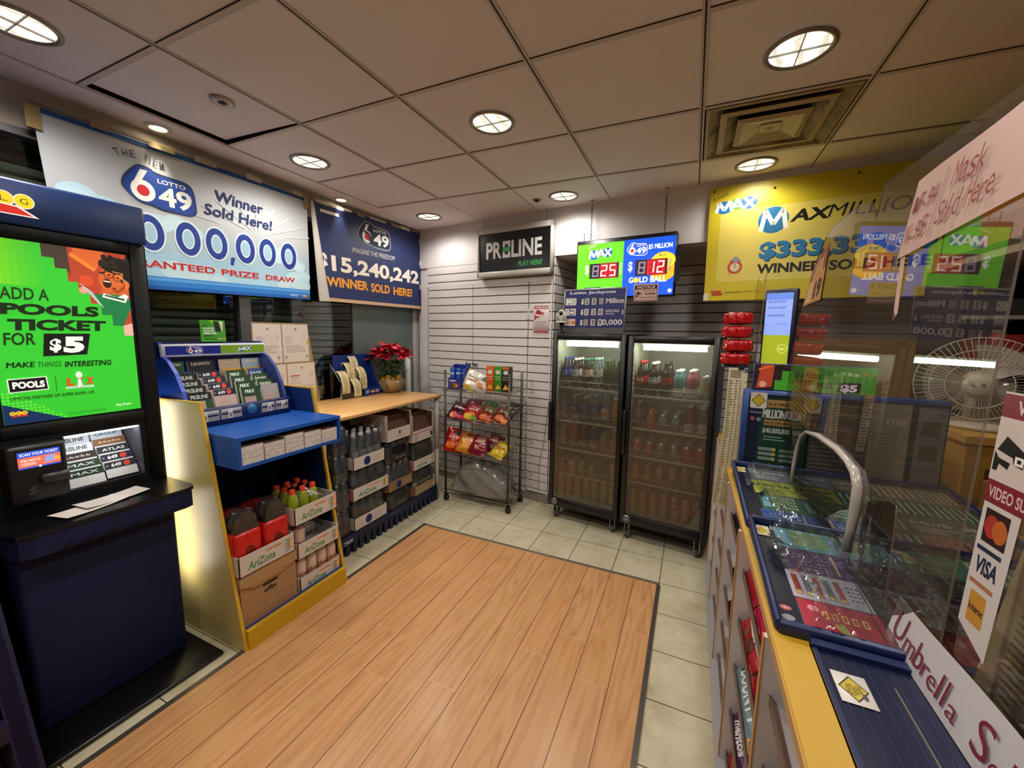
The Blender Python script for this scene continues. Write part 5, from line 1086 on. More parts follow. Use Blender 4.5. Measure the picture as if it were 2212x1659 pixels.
for k in range(3):
    o=thing('cookie_pack','',None,(0,0,0)); o['label']=['blue cookie pack at the left of the open display box','blue cookie pack in the middle of the open display box','blue cookie pack at the right of the open display box'][k]; o['category']='snack pack'; o['group']='cookie packs in the display box'
    o.location=(-2.008+.048*k,3.135+.028*k,z+.005); b=MB(); b.rbox(-.024,.022,-.012,.012,0,.185-.006*k,mat('#2a5aa8',.25),.008,2); b.box(-.022,.020,-.0135,-.012,.125,.14,mat('#c8d0e0',.4)); b.box(-.018,.012,-.0135,-.012,.03,.08,mat('#8a5c30',.4))
    bo=b.build('wrapper'); bo.parent=o
def setbag(o,c,yaw=0,lean=PI/2*.8,roll=0):
    o.location=c; o.rotation_euler=(lean,roll,yaw); return o
def gx_chips(txt,tc,band=None,bc=None,art=None,ty=.12,th=.12):
    def f(g,w,h):
        if band: g.rect(-w*.42,h*band[0],w*.42,h*band[1],bc)
        if art:
            for k,(x,y,r,c) in enumerate(art): g.disc(x*w,y*h,r*w,c,r*w*.7,12)
        for k,s in enumerate(txt): g.text(s,-w*.32,w*.32,h*(ty-.16*k),h*th,tc if isinstance(tc,str) else tc[k],.03,.1)
    return f
setbag(bag('snack_bag','white and yellow snack bag lying beside the blue cookie box','snack',.16,.20,.06,'#d8d4c0',gx_chips(['Organic','Crunchy'],['#4a7a4a','#b85a3c'],(-.46,-.25),'#d8b84a',[(.25,.05,.12,'#d8743c'),(.25,.05,.07,'#e0dcc8')]),'top shelf snack bags','#c8b05a',1),(-1.815,3.16,ZS1+.085),.12,PI*.36,.38)
setbag(bag('snack_bag','small white snack bag with orange picture between the yellow-edged bag and the orange tubes','snack',.13,.17,.05,'#c8c4b8',gx_chips(['Tako'],['#3a3a34'],None,None,[(-.1,-.15,.28,'#c8824a'),(.1,-.2,.16,'#a8542c'),(.0,.3,.3,'#4a6a44')]),'top shelf snack bags',None,2),(-1.695,3.15,ZS1+.060),-.1,PI*.33,.45)
def crispbox(x,col,cap,lab,txt):
    t=thing('crisp_carton',lab,'snack carton',(x,3.13,ZS1+.012),0,'tall crisp cartons on the rack'); f=Matrix.Translation((x,3.13,ZS1+.012)); b=MB(f); b.rbox(-.036,.036,-.036,.036,0,.225,mat(col,.35),.003,1); b.build('carton',t)
    g=Gfx(.0003); g.rect(-.034,.20,.034,.224,cap); g.rrect(-.022,.158,.022,.190,.012,'#d8cfc0'); g.text(txt[0],-.026,.026,.128,.014,'#e8d8c0',.04); g.text(txt[1],-.024,.024,.108,.012,'#e8d8c0',.02); g.poly([(-.03,.02),(.0,.075),(.03,.03)],'#d8943c'); g.disc(.005,.04,.020,'#e0a84c',.014)
    g.put(MB(f),lambda x_,y,d:(x_,-.0362-d,y)).build('carton_print',t)
crispbox(-1.600,'#c85a14','#d86c28','orange tall crisp carton on the top rack shelf',('SWEET','MANGO')); crispbox(-1.522,'#2a8a24','#38982c','green tall crisp carton beside the orange one on the top rack shelf',('SOUR','ONION')); crispbox(-1.447,'#2a1c14','#c06a24','dark brown tall crisp carton at the right end of the top rack shelf',('BBQ','SMOKY'))
# shelf 2
for k,(x,w,h,c,txt,tc,art,l) in enumerate(((-1.965,.17,.21,'#4a1422',['Ruffle'],'#d8c8c0',[(-.1,-.3,.25,'#d8683c'),(.2,-.28,.2,'#b83a6c'),(-.2,-.35,.12,'#e0a068')],'dark maroon chip bag at the left end of the second rack shelf'),
  (-1.81,.17,.20,'#b01c24',['OX'],'#e4dcd0',[(-.1,-.3,.3,'#d0b82c'),(.2,-.32,.2,'#5a9a34'),(.0,-.15,.2,'#d87c2c')],'red and yellow-green chip bag with big white lettering on the second rack shelf'),
  (-1.655,.15,.19,'#7a3418',['CK'],'#d8c8b0',[(-.15,-.25,.28,'#d8783c'),(.15,-.3,.24,'#c85a2c'),(.1,.25,.3,'#54662c')],'orange crisp bag third from the left on the second rack shelf'),
  (-1.50,.16,.19,'#6a2c14',['CK'],'#d8c8b0',[(-.15,-.22,.28,'#d07038'),(.18,-.3,.22,'#e08a48'),(.2,.22,.26,'#46542a')],'orange crisp bag at the right end of the second rack shelf'))):
    setbag(bag('chip_bag',l,'snack',w,h,.065,c,gx_chips(txt,tc,None,None,art,.05,.2),'chip bags on the second rack shelf',None,10+k,.25),(x,3.17,.855),.1+.05*math.sin(k*2),PI*.22,.25)
for k,(x,c,l) in enumerate(((-1.875,'#5a1a28','second maroon chip bag lying behind the first on the second rack shelf'),(-1.70,'#3c5a2a','green-topped bag lying behind the red and yellow-green bag'),(-1.46,'#241c1a','black bag behind the right-most orange crisp bag'))):
    setbag(bag('chip_bag',l,'snack',.15,.19,.06,c,None,'chip bags on the second rack shelf',None,20+k),(x,3.28,.905),.2-.2*k,PI*.16,.1)
# shelf 3
for k,(x,y,z,w,h,c,txt,tc,art,yaw,ln,l) in enumerate(((-2.00,3.14,.585,.17,.23,'#a81c14',['RED'],'#e8d8c8',[(-.1,-.25,.28,'#d86a20'),(.15,.3,.2,'#3a3a44')],.35,.34,'red crisp bag standing at the left end of the third rack shelf'),
  (-1.865,3.16,.570,.17,.21,'#c87a14',['TWIST'],'#e8d8b8',[(-.05,-.28,.34,'#d8942c'),(.1,.34,.25,'#6a3a14')],.2,.30,'orange crisp bag beside the standing red one on the third rack shelf'),
  (-1.725,3.15,.565,.17,.20,'#7a1624',['Crisp'],'#e8d4b8',[(0,.25,.26,'#c8a068'),(0,.25,.18,'#8a1c2c')],.0,.25,'dark red crisp bag with a tan oval in the middle of the third rack shelf'),
  (-1.605,3.20,.585,.15,.19,'#5c1420',['Lays'],'#d8c0a0',[(0,.25,.24,'#8a5a3c'),(-.1,-.3,.25,'#2a1c18')],-.15,.24,'maroon crisp bag right of the middle on the third rack shelf'),
  (-1.51,3.14,.550,.15,.18,'#c8a81c',['Lays'],'#a83024',[(.05,.2,.26,'#d8bc50'),(-.1,-.3,.22,'#e0c848')],-.25,.2,'bright yellow crisp bag at the right end of the third rack shelf'))):
    setbag(bag('chip_bag',l,'snack',w,h,.065,c,gx_chips(txt,tc,None,None,art,.02,.15),'chip bags on the third rack shelf',None,30+k,.24),(x,y,z),yaw,PI*ln,.2)
# bottom: clear bundle
t=thing('plastic_bundle','large crumpled clear plastic bundle on the bottom rack shelf','plastic bag',(-1.70,3.22,.11))
R=random.Random(4); ph=[(R.uniform(3,14),R.uniform(3,14),R.uniform(0,6)) for _ in range(7)]
def bun(u,v):
    a=2*PI*u; c,s=math.cos(a),math.sin(a); k=(abs(c)**4+abs(s)**4)**(-1/4); q=math.sin(PI*(.5+.5*v))**.55 if v<.97 else .12
    hz=.36*(1-.25*(c*.9+1)*.5*v); w=sum(math.sin(p*a/2+qq*v+o) for p,qq,o in ph)*.006
    return (-1.70+(.30*c*k)*q+w-.04*v,3.235+(.135*s*k)*q+w*.7,.104+(hz*v)+w*.5*v)
b=MB(); b.grid(70,26,bun,clear('crumpled_plastic','#e4e2de',.36,'#b8b4ae',.10,2.2,1.5)); b.build('clear_bag',t)
b=MB(); b.grid(36,12,lambda u,v:tuple(Vector((-1.70,3.235,.10))+(Vector(bun(u,v*.92))-Vector((-1.70,3.235,.10)))*.86),mat('#9a968f',.4)); b.build('bag_contents',t)
# ================================================================== FRIDGES
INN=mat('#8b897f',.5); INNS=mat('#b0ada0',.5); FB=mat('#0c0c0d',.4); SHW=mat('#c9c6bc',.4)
def fridge(x0,x1,off,zb,zt,label,side):
    t=thing('drinks_fridge',label,'fridge',bwp((x0+x1)/2,off-.3,0),TH); yf=-off; yb=yf+.60; F=BW
    b=MB(F); d=yf+.035
    b.box(x0,x0+.03,d,yb,zb,zt,FB); b.box(x1-.03,x1,d,yb,zb,zt,FB); b.box(x0,x1,d,yb,zt-.045,zt,FB); b.box(x0,x1,d,yb,zb,zb+.075,FB); b.box(x0,x1,yb-.03,yb,zb,zt,FB); b.build('cabinet',t)
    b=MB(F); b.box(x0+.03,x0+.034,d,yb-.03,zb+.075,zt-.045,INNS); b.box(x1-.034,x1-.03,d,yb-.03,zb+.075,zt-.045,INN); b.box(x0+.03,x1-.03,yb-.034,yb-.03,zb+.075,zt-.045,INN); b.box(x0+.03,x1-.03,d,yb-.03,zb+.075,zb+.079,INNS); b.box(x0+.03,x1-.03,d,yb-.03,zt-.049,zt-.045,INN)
    for xx in (x0+.034,x1-.040):
        for k in range(34): zz=zb+.15+.034*k; 
        for k in range(32): zz=zb+.14+.035*k; b.box(xx,xx+.006,d+.02,d+.05,zz,zz+.016,INNS)
    b.build('liner',t)
    b=MB(F); w=.038
    b.rbox(x0,x0+w,yf,yf+.033,zb+.005,zt,FB,.004,1); b.rbox(x1-w,x1,yf,yf+.033,zb+.005,zt,FB,.004,1); b.rbox(x0+w,x1-w,yf,yf+.033,zt-.05,zt,FB,.004,1); b.rbox(x0+w,x1-w,yf,yf+.033,zb+.005,zb+.075,FB,.004,1); dr=b.build('door',t)
    MB(F).box(x0+w-.002,x1-w+.002,yf+.012,yf+.016,zb+.073,zt-.048,FGLASS).build('door_glass',dr)
    b=MB(F); b.rbox(x0-.006,x0+.020,yf-.034,yf-.004,.70,1.035,mat('#101012',.35),.006,2); b.build('handle',dr)
    b=MB(F); b.lathe([(0,-.003),(.030,-.003),(.031,0)],mat('#8a8a88',.3,.7),c=(x0+.055,yf,zb+.045),ax='y',seg=22); bd=b.build('badge',dr); g=Gfx(.0003); g.disc(x0+.055,zb+.045,.026,'#1a1a1c',.012); g.text('QBD',x0+.037,x0+.073,zb+.040,.010,'#c8c8c6',.03); g.put(MB(F),lambda x,y,dd:(x,yf-.0032-dd,y)).build('badge_print',bd)
    for xx in (x0+.05,x1-.05):
        for yy in (yf+.07,yb-.07):
            b=MB(F@Matrix.Translation((xx,yy,0))); b.lathe([(0,-.013),(.030,-.013),(.034,-.008),(.034,.008),(.030,.013),(0,.013)],mat('#4c4a48',.4,.3),c=(0,0,.034),ax='x',seg=18); b.lathe([(0,-.016),(.014,-.016),(.014,.016),(0,.016)],CHROME,c=(0,0,.034),ax='x',seg=12); b.box(-.02,-.016,-.02,.02,.034,zb,CHROME); b.box(.016,.02,-.02,.02,.034,zb,CHROME); b.box(-.02,.02,-.02,.02,max(.068,zb-.012),zb,CHROME); b.build('caster',t)
    b=MB(F); b.box(x0+.08,x1-.07,d+.045,d+.085,zt-.066,zt-.05,mat('#c8ccc4',.4)); b.build('lamp_batten',t)
    b=MB(F); b.tube([(x0+.095,d+.050,zt-.083),(x1-.085,d+.050,zt-.083)],.018,mat('#eef8e6',.4,0,34.0),14); b.build('fluorescent_tube',t)
    return t,d
f1,D1=fridge(-1.030,-.424,.25,.120,1.600,'left glass-door drinks fridge, beneath the jackpot letter board','L')
f2,D2=fridge(-.398,.208,.28,.140,1.590,'right glass-door drinks fridge, next to the candy counter','R')
def fshelf(t,x0,x1,d,z,n):
    b=MB(BW); W=SHW; y0,y1=d+.03,d+.46; x0+=.036; x1-=.036
    b.box(x0,x1,y0,y0+.004,z-.012,z+.004,W)
    for k in range(9): yy=y0+.05*k; b.tube([(x0,yy,z-.003),(x1,yy,z-.003)],.0022,W,5)
    for k in range(n+1):
        x=x0+.006+(x1-x0-.012)*k/n; b.tube([(x,y1,z+.055),(x,y0+.04,z+.055),(x,y0-.002,z+.045),(x,y0-.002,z)],.0022,W,5)
    b.tube([(x0,y0-.002,z+.052),(x1,y0-.002,z+.052)],.0022,W,5); b.tube([(x0,y1,z-.003),(x1,y1,z-.003)],.003,W,5)
    b.build('wire_shelf',t)
for z in (1.156,.872,.630,.408): fshelf(f1,-1.030,-.424,D1,z,6)
for z in (1.147,.895,.675,.470): fshelf(f2,-.398,.208,D2,z,6)
ORD=['leftmost','second from left','third from left','third from right','second from right','rightmost']
ORD7=['leftmost','second from left','third from left','middle','third from right','second from right','rightmost']
def stock(x0,x1,d,z,items,shelf,fr_,rows=3,pitch=.078,grp=None):
    n=len(items)
    for k,it in enumerate(items):
        if it is None: continue
        key,fn,desc=it
        for r in range(rows):
            x=x0+.036+(x1-x0-.072)*(k+.5)/n; y=d+.072+pitch*r
            where=(ORD if n==6 else ORD7)[k]
            kd=fn.__code__.co_consts and ('can' if 'can' in desc.split() else 'bottle')
            lab=f'{desc}, {where}, {shelf}, {fr_} fridge' if r==0 else f'{["first","second"][r-1]} {kd} behind the {where} front one, {shelf} of the {fr_} fridge'
            place(key,fn,bwp(x,-y,z),TH,lab,grp)
B=lambda *a,**k:(lambda:bottle('drink_bottle','','bottle',*a,**k)); Cn=lambda *a,**k:(lambda:can('drink_can','','can',*a,**k))
stock(-1.030,-.424,D1,1.1605,[('pepsi',B(.245,.033,None,'#1c3c8c','#1a3a9a',text='PEPSI',full='#1a1430'),'dark cola bottle with blue label'),('dpepsi',B(.24,.033,None,'#c8ccd0','#b8bcc4',text='PEPSI',full='#1a100c'),'cola bottle with silver label'),('tonic',B(.24,.033,None,'#2a6a3c','#c8a890',text='CD',tc='#8a3a2c',full='#1c2a1c'),'dark green soda bottle with a pale label'),('soda',B(.25,.033,None,'#7a9a8a','#c8ccc4',text='UP',tc='#a83a34'),'clear soda bottle with white label'),('sprite',B(.235,.033,'#5a6a4a','#2c4c34',None),'plain green-glass bottle'),('sprite2',B(.235,.033,'#5c6848','#3a4a34',None),'olive glass bottle')],'top shelf','left',3,.075,'bottles on the left fridge top shelf')
stock(-1.030,-.424,D1,.8765,[('water1',B(.215,.032,None,'#1c5a4c','#6a6478'),'water bottle with green cap'),('water2',B(.215,.032,None,'#e0e4e8','#343a6a',text='AQUA'),'water bottle with dark blue label'),('water3',B(.205,.032,None,'#d8e0e4','#20408c',(0,0),text='PURE') if 0 else B(.205,.032,None,'#d8e0e4','#24449a',lz=(.48,.66),text='PURE'),'clear water bottle with short blue label'),('water4',B(.235,.032,None,'#c4ccd8','#2c4c9c',text='SM'),'tall water bottle with white cap'),('evianb',B(.22,.032,None,'#7ab0dc','#c8b8b4',lz=(.2,.58),text='evian.',tc='#b03a44'),'water bottle with pale blue cap and pink label'),('juice',B(.225,.033,'#b8862c','#e4e4e0','#b07c24',lz=(.3,.7),wide=True),'amber juice bottle with white cap')],'second shelf','left',3,.075,'bottles on the left fridge second shelf')
stock(-1.030,-.424,D1,.6345,[('gat1',B(.20,.034,'#a8883c','#c85a1c','#8c7a4c',lz=(.12,.45),text='G',wide=True),'yellow sports drink with orange cap'),('gat2',B(.20,.034,'#b85a1c','#c8481c','#7a6a4a',lz=(.12,.45),text='G',wide=True),'orange sports drink'),('gat3',B(.20,.034,'#7a1420','#c03a1c','#7a6a5a',lz=(.12,.45),text='G',wide=True),'dark red sports drink'),('gat4',B(.205,.034,'#2a4a7a','#c8461c','#7c7464',lz=(.12,.45),text='G',wide=True),'blue sports drink with orange cap'),('coffee',B(.18,.031,'#b08a5c','#4a3424','#8a6844',lz=(.1,.5)),'tan coffee drink bottle'),('tea',B(.215,.033,'#7c8448','#d8d8d0','#6c7440',lz=(.2,.55)),'olive tea bottle with white cap')],'third shelf','left',3,.075,'bottles on the left fridge third shelf')
stock(-1.030,-.424,D1,.4125,[('cpep',Cn(.122,.031,'#4a4468',((.35,.65,'#b04a44'),),None),'purple-blue cola can'),('cdp',Cn(.122,.031,'#b8ac9c',((.3,.6,'#a04838'),),None),'silver cola can with red band'),('cgr',Cn(.122,.031,'#5c8a4c',(),[('Ginger',.5,.16,'#c8d4b8')]),'green soda can'),('cgr2',Cn(.122,.031,'#58864a',(),[('Ginger',.5,.16,'#c8d4b8')]),'green ginger soda can'),None,('cpk',Cn(.145,.030,'#9a8878',((.4,.7,'#b87a60'),),None),'slim beige can')],'fourth shelf','left',3,.075,'cans on the left fridge fourth shelf')
AZP=[('AriZona',.52,.13,'#7a5a3a')]
stock(-1.030,-.424,D1,.2,[('ap1',Cn(.192,.034,'#b08a58',((.1,.5,'#b89468'),),AZP),'peach-coloured tall can')]*3+[('ag1',Cn(.192,.034,'#7c9a74',((.1,.8,'#86a47c'),),[('AriZona',.5,.13,'#4c7048')]),'pale green tall can')]*4,'floor','left',3,.080,'tall cans on the left fridge floor')
stock(-.398,.208,D2,1.1515,[('coke',B(.255,.034,None,'#b81c24','#b41c28',lz=(.36,.56),text='Coca-Cola',full='#160a08'),'cola bottle with red cap'),('dcoke',B(.25,.034,None,'#c8c8c6','#9c9c9c',lz=(.36,.56),text='Diet',full='#160a08'),'cola bottle with grey label'),('zcoke',B(.25,.034,None,'#1c1614','#a01820',lz=(.36,.56),text='Zero',tc='#1a0a0a',full='#140a08'),'cola bottle with black cap and red label'),('vw1',B(.20,.035,'#7ab0b8','#d8dce0','#c8ccce',lz=(.04,.34),wide=True),'pale blue vitamin water with white cap'),('vw2',B(.205,.035,'#d07a88','#dcd8d8','#c8c4c4',lz=(.04,.36),wide=True),'pink vitamin water with white cap'),('rb',Cn(.165,.026,'#8c9098',((.45,.75,'#9a7a3c'),(.85,.9,'#2a4aa0')),None),'slim silver and gold energy can')],'top shelf','right',3,.078,'bottles on the right fridge top shelf')
stock(-.398,.208,D2,.8995,[('pep1',B(.20,.034,'#6c4a40','#c8c0b0','#8c7468',lz=(.4,.7)),'brown iced tea bottle'),('crush',B(.165,.028,None,'#3a3430','#c8641c',lz=(.05,.6),full='#c85c14'),'small bright orange soda bottle'),('lem1',Cn(.122,.033,'#5c7286',((.55,.8,'#8a9a7c'),),[('Limo',.45,.2,'#9ab0c0')]),'blue-grey can'),('lem2',Cn(.122,.033,'#56707e',((.55,.8,'#8a9478'),),[('Limo',.45,.2,'#9ab0c0')]),'blue-green can'),('vw3',B(.205,.035,'#a84c68','#c8c4c8','#bcb4b4',lz=(.04,.36),wide=True),'dark pink vitamin water'),('vw4',B(.20,.035,'#8a7a78','#c4c4c4','#bcb8b4',lz=(.04,.40),wide=True),'smoke-coloured vitamin water')],'second shelf','right',3,.078,'drinks on the right fridge second shelf')
stock(-.398,.208,D2,.6795,[('rc1',Cn(.125,.0325,'#a82c2c',(),[('Coca-Cola',.4,.15,'#d8b8b0')]),'red cola can')]*2+[('sc1',Cn(.125,.0325,'#a49c92',(),[('Diet',.4,.2,'#6a625c')],metal=.6),'silver diet can')]*2+[('rc2',Cn(.125,.0325,'#a4222c',(),None),'plain red can')]*2,'third shelf','right',3,.078,'cans on the right fridge third shelf')
stock(-.398,.208,D2,.4745,[('dc1',Cn(.14,.0315,'#9a3c30',((.2,.5,'#8a6a5a'),),[('C',.2,.25,'#d0b8a0')]),'tall red-brown can')]*2+[('pw1',Cn(.152,.027,'#46424a',((.45,.85,'#a08878'),),None),'slim dark energy can with pale upper half'),('pw2',Cn(.152,.027,'#5a6470',((.45,.85,'#a88f7a'),),None),'slim blue-grey energy can'),('mon',Cn(.160,.0315,'#2c2822',(),[('M.',.4,.35,'#8a9a4a')]),'black energy can with green mark'),('mon2',Cn(.160,.0315,'#6c6862',(),[('W',.35,.35,'#a8a49c')]),'grey energy can')],'fourth shelf','right',3,.078,'cans on the right fridge fourth shelf')
stock(-.398,.208,D2,.22,[('am1',Cn(.188,.034,'#b08c4c',((.0,.45,'#9c8c64'),),[('AriZona',.62,.11,'#7c5a2c')]),'mango-coloured tall can')]*3+[('aw1',Cn(.188,.034,'#8a7064',((.45,.8,'#a83c3c'),(.0,.4,'#7c7464')),[('AriZona',.58,.12,'#d8c0b0')]),'red-banded tall can')]*4,'floor','right',3,.080,'tall cans on the right fridge floor')
# price tag on the fridge edge
o=MB(BW).rbox(.207,.211,-.25,-.21,.895,.935,mat('#1c2a5c',.4),.001,1).box(.2112,.2118,-.245,-.215,.90,.925,mat('#d86a3c',.4)).build('price_tag',None,None,bwp(.21,.23,.895),TH); tag(o,'small blue and orange tag on the right side of the right fridge','tag')
# jackpot letter board + camera on the left fridge
t=thing('jackpot_board','navy lottery jackpot board with white number tiles on top of the left fridge','sign',bwp(-.735,.15,1.6),TH)
F=BW@Matrix.Translation((0,-.14,1.6006))@Matrix.Rotation(-.06,4,'X'); b=MB(F)
b.rbox(-.998,-.474,0,.018,0,.365,mat('#8d8a88',.35,.5),.004,1); b.build('frame',t)
g=Gfx(.0003); NB='#20265c'; g.rect(-.988,.05,-.484,.355,'#2a2f6a'); g.rect(-.988,.315,-.484,.355,NB); g.text('Lotto Jackpots',-.945,-.56,.323,.022,'#d0d0dc',.03)
for k,z in enumerate((.235,.150,.066)):
    g.rect(-.985,z-.008,-.487,z+.066,NB); g.rrect(-.980,z-.002,-.885,z+.056,.006,'#cbbfae')
    if k==0: logomax(g,-.968,z+.005,-.896,z+.05)
    elif k==1: logo649(g,-.968,z+.004,-.900,z+.050,'#2a3a7c','#8a90a8')
    else: g.text('lottario',-.976,-.895,z+.018,.018,'#c8502c',.03); g.disc(-.90,z+.026,.014,'#d86a2c')
    g.text('$',-.842,-.820,z+.006,.042,'#d8d4cc',.03)
    for j,ch in enumerate((['2','5',''],['1','2','0'],['','3','9'])[k]):
        x=-.812+.060*j; g.rect(x,z,x+.038,z+.052,'#bdb4ac' if ch else '#8d847e')
        if ch: g.text(ch,x+.008,x+.030,z+.008,.036,'#1c1c24',.02)
    if k==0: g.text('Million',-.632,-.492,z+.008,.040,'#d0c8c4',.03)
    elif k==1: g.text('GOLD BALL',-.632,-.520,z+.024,.020,'#d0c8c4',.02); g.text('MILLION',-.632,-.565,z+.004,.012,'#d0c8c4',.02); g.rect(-.50,z+.005,-.492,z+.04,'#d0c8c4'); g.text('.',-.705,-.699,z+.006,.04,'#d0c8c4',.04)
    else: g.text('0,000',-.655,-.495,z+.008,.042,'#d0c8c4',.02)
g.put(MB(F),lambda x,y,d:(x,-.0002-d,y)).build('board_print',t)
for xx in (-.95,-.57): MB(BW).box(xx,xx+.05,-.12,.03,1.6005,1.62,BLACK).build('foot',t)
t=thing('security_camera','small white globe security camera standing on top of the left fridge','camera',bwp(-.998,.215,1.6),TH); c=(-.985,-.19)
b=MB(BW); b.lathe([(0,1.6003),(.028,1.6003),(.026,1.612),(.015,1.62),(.015,1.69),(0,1.69)],BLACK,c=(c[0],c[1],0),seg=18); b.build('stand',t)
b=MB(BW); b.sph((c[0],c[1],1.748),.030,.030,.048,mat('#c9c5c0',.3),18,12); b.rbox(c[0]-.042,c[0]-.030,c[1]-.015,c[1]+.015,1.70,1.77,mat('#b9b5b0',.3),.004,1); b.rbox(c[0]+.030,c[0]+.042,c[1]-.015,c[1]+.015,1.70,1.77,mat('#b9b5b0',.3),.004,1); b.lathe([(.044,0),(.044,.012),(0,.012)],mat('#b9b5b0',.3),c=(c[0],c[1],1.690),seg=20); b.build('head',t)
b=MB(BW); b.sph((c[0]+.004,c[1]-.018,1.764),.017,.017,.022,mat('#08080a',.12),14,9); b.build('lens',t)
# thin cable up the slat wall
o=MB(BW).tube([(-1.16,-.02,1.05),(-1.17,-.022,.9),(-1.20,-.024,.65),(-1.25,-.025,.35),(-1.24,-.03,.10),(-1.20,-.05,.006),(-1.05,-.06,.006)],.003,mat('#a8a49c',.5),6).build('power_cable',None,None,bwp(-1.2,.02,0),TH); tag(o,'thin grey cable hanging down the slat wall left of the left fridge','cable')
# ================================================================== CANDY COUNTER
CTZ=.97
t=thing('candy_counter','long white counter with yellow top edge and stepped candy pockets on the right','counter',(.6,1.2,0)); COUNTER=t
b=MB(); b.rbox(.197,1.02,-.62,2.88,.946,CTZ,mat('#bd931f',.45),.003,1); b.box(.1945,.198,-.62,2.88,.944,.966,TANEDGE); b.build('counter_top',t)
MB().box(.335,.36,-.6,2.86,.0,.946,WHITEBRD).build('front_panel',t)
b=MB(); b.box(.182,.34,-.6,2.86,.0,.07,mat('#b9b5bb',.5)); b.build('plinth',t)
MB().box(1.0,1.02,-.6,2.86,0,.946,WHITEBRD).build('back_panel',t)
MB().box(.36,1.0,2.84,2.86,0,.946,WHITEBRD).build('end_panel',t)
DY=[2.86,2.46,1.985,1.495,.970,.445,-.08,-.6]
for y in DY:
    b=MB(); b.prism([(.190,.07),(.335,.07),(.335,.945),(.190,.945)],y-.008,y+.008,WHITEBRD,'y'); b.box(.1865,.1905,y-.0085,y+.0085,.07,.945,TANEDGE); b.build('divider',t)
LZ=[.80,.622,.445,.266,.095]; CLR=clear('lip_clear','#cfc6bc',.25,'#8d7f74',.08,1.2,1.5)
for k in range(len(DY)-1):
    y1,y0=DY[k]-.009,DY[k+1]+.009
    for z in LZ:
        b=MB(); b.prism([(.212,z-.012),(.334,z-.045),(.334,z-.037),(.212,z-.004)],y0,y1,WHITEBRD,'y'); b.box(.2085,.212,y0,y1,z-.014,z+.012,BROWNLIP); b.build('sloped_shelf',t)
def bar(name,lab,w,h,th,col,gx,y,z,lean=.78,x=.217,group='candy bars in the counter pockets',back=None,seed=0):
    o=bag(name,lab,'candy',w,h,th,col,gx,group,back,seed,.3)
    m=Matrix(((0,math.sin(lean),-math.cos(lean)),(-1,0,0),(0,math.cos(lean),math.sin(lean))))
    o.rotation_euler=m.to_euler(); o.location=(x+h/2*math.sin(lean),y,z+h/2*math.cos(lean)); return o
def gt(s,c,art=None,band=None,bc=None,w0=.42,hh=.34,y0=-.17):
    def f(g,w,h):
        if band: g.rect(-w*.46,h*band[0],w*.46,h*band[1],bc)
        for a in (art or ()): g.disc(a[0]*w,a[1]*h,a[2]*h,a[3],a[2]*h*.8,12)
        g.text(s,-w*w0,w*w0,h*y0,h*hh,c,.035,.08)
    return f
# bay between the two nearest full dividers
bar('wafer_pack','red wafer candy pack furthest along the top pocket of the middle bay',.20,.125,.03,'#a8182c',gt('K',('#d8ccd0'),None,None,None,.18),1.385,.805,seed=41)
bar('wafer_pack','pinkish-red wafer candy pack nearer the camera in the same top pocket',.19,.125,.03,'#b81c40',gt('K',('#d8ccd0'),None,None,None,.18),1.185,.805,seed=42)
bar('candy_bag','beige candy bag next to the red wafer packs in the top pocket',.12,.12,.04,'#a88c68',gt('nut','#5c3a20'),1.035,.805,seed=43)
bar('chocolate_bar','red and white chocolate bar far along the second pocket of the middle bay',.235,.105,.028,'#b0202a',gt('Cuori','#2a1c18',[(.1,-.3,.3,'#5c2c1c'),(-.2,-.3,.2,'#7a4a2c')],(-.12,.40),'#cfc8c0',.3,.3,.0),1.355,.628,seed=44)
bar('chocolate_bar','red and white chocolate bar nearer the camera in the second pocket',.23,.105,.028,'#a81c26',gt('Latte','#3a2018',[(.15,-.3,.25,'#5c2c1c')],(-.12,.40),'#cac2bc',.3,.3,.0),1.110,.628,seed=45)
bar('coconut_bar','pale blue-white coconut bar with white lettering in the third pocket',.265,.085,.026,'#7d9aa0',gt('BOUNTY','#dfe4e4',[(-.42,0,.3,'#2a4a50')],None,None,.42,.55,-.28),1.335,.450,seed=46)
bar('nougat_bar','tan long bar with red lettering next to the blue coconut bar',.235,.075,.032,'#c09a5c',gt('TOBLERONE','#a0262c',None,None,None,.46,.5,-.25),1.085,.450,seed=47)
bar('mint_roll','purple mint roll in the fourth pocket of the middle bay',.22,.06,.03,'#4a2450',gt('mentos','#d8d4dc',None,None,None,.32,.5,-.25),1.36,.272,seed=48)
bar('candy_bag','small gold candy in the fourth pocket',.07,.06,.03,'#b08a24',None,1.20,.272,seed=49)
bar('candy_bag','black candy pack with pale lettering in the fourth pocket',.20,.075,.03,'#1c2018',gt('MINTZ','#b8b4a8'),1.075,.272,seed=50)
bar('candy_bag','orange-red candy bag in the lowest pocket of the middle bay',.2,.09,.03,'#a8402c',gt('ROCKET','#d8b890'),1.38,.10,seed=51)
bar('candy_bag','dark green candy bag beside the orange-red one in the lowest pocket',.2,.09,.03,'#2c3a24',gt('FRUIT','#c8c0a8'),1.12,.10,seed=52)
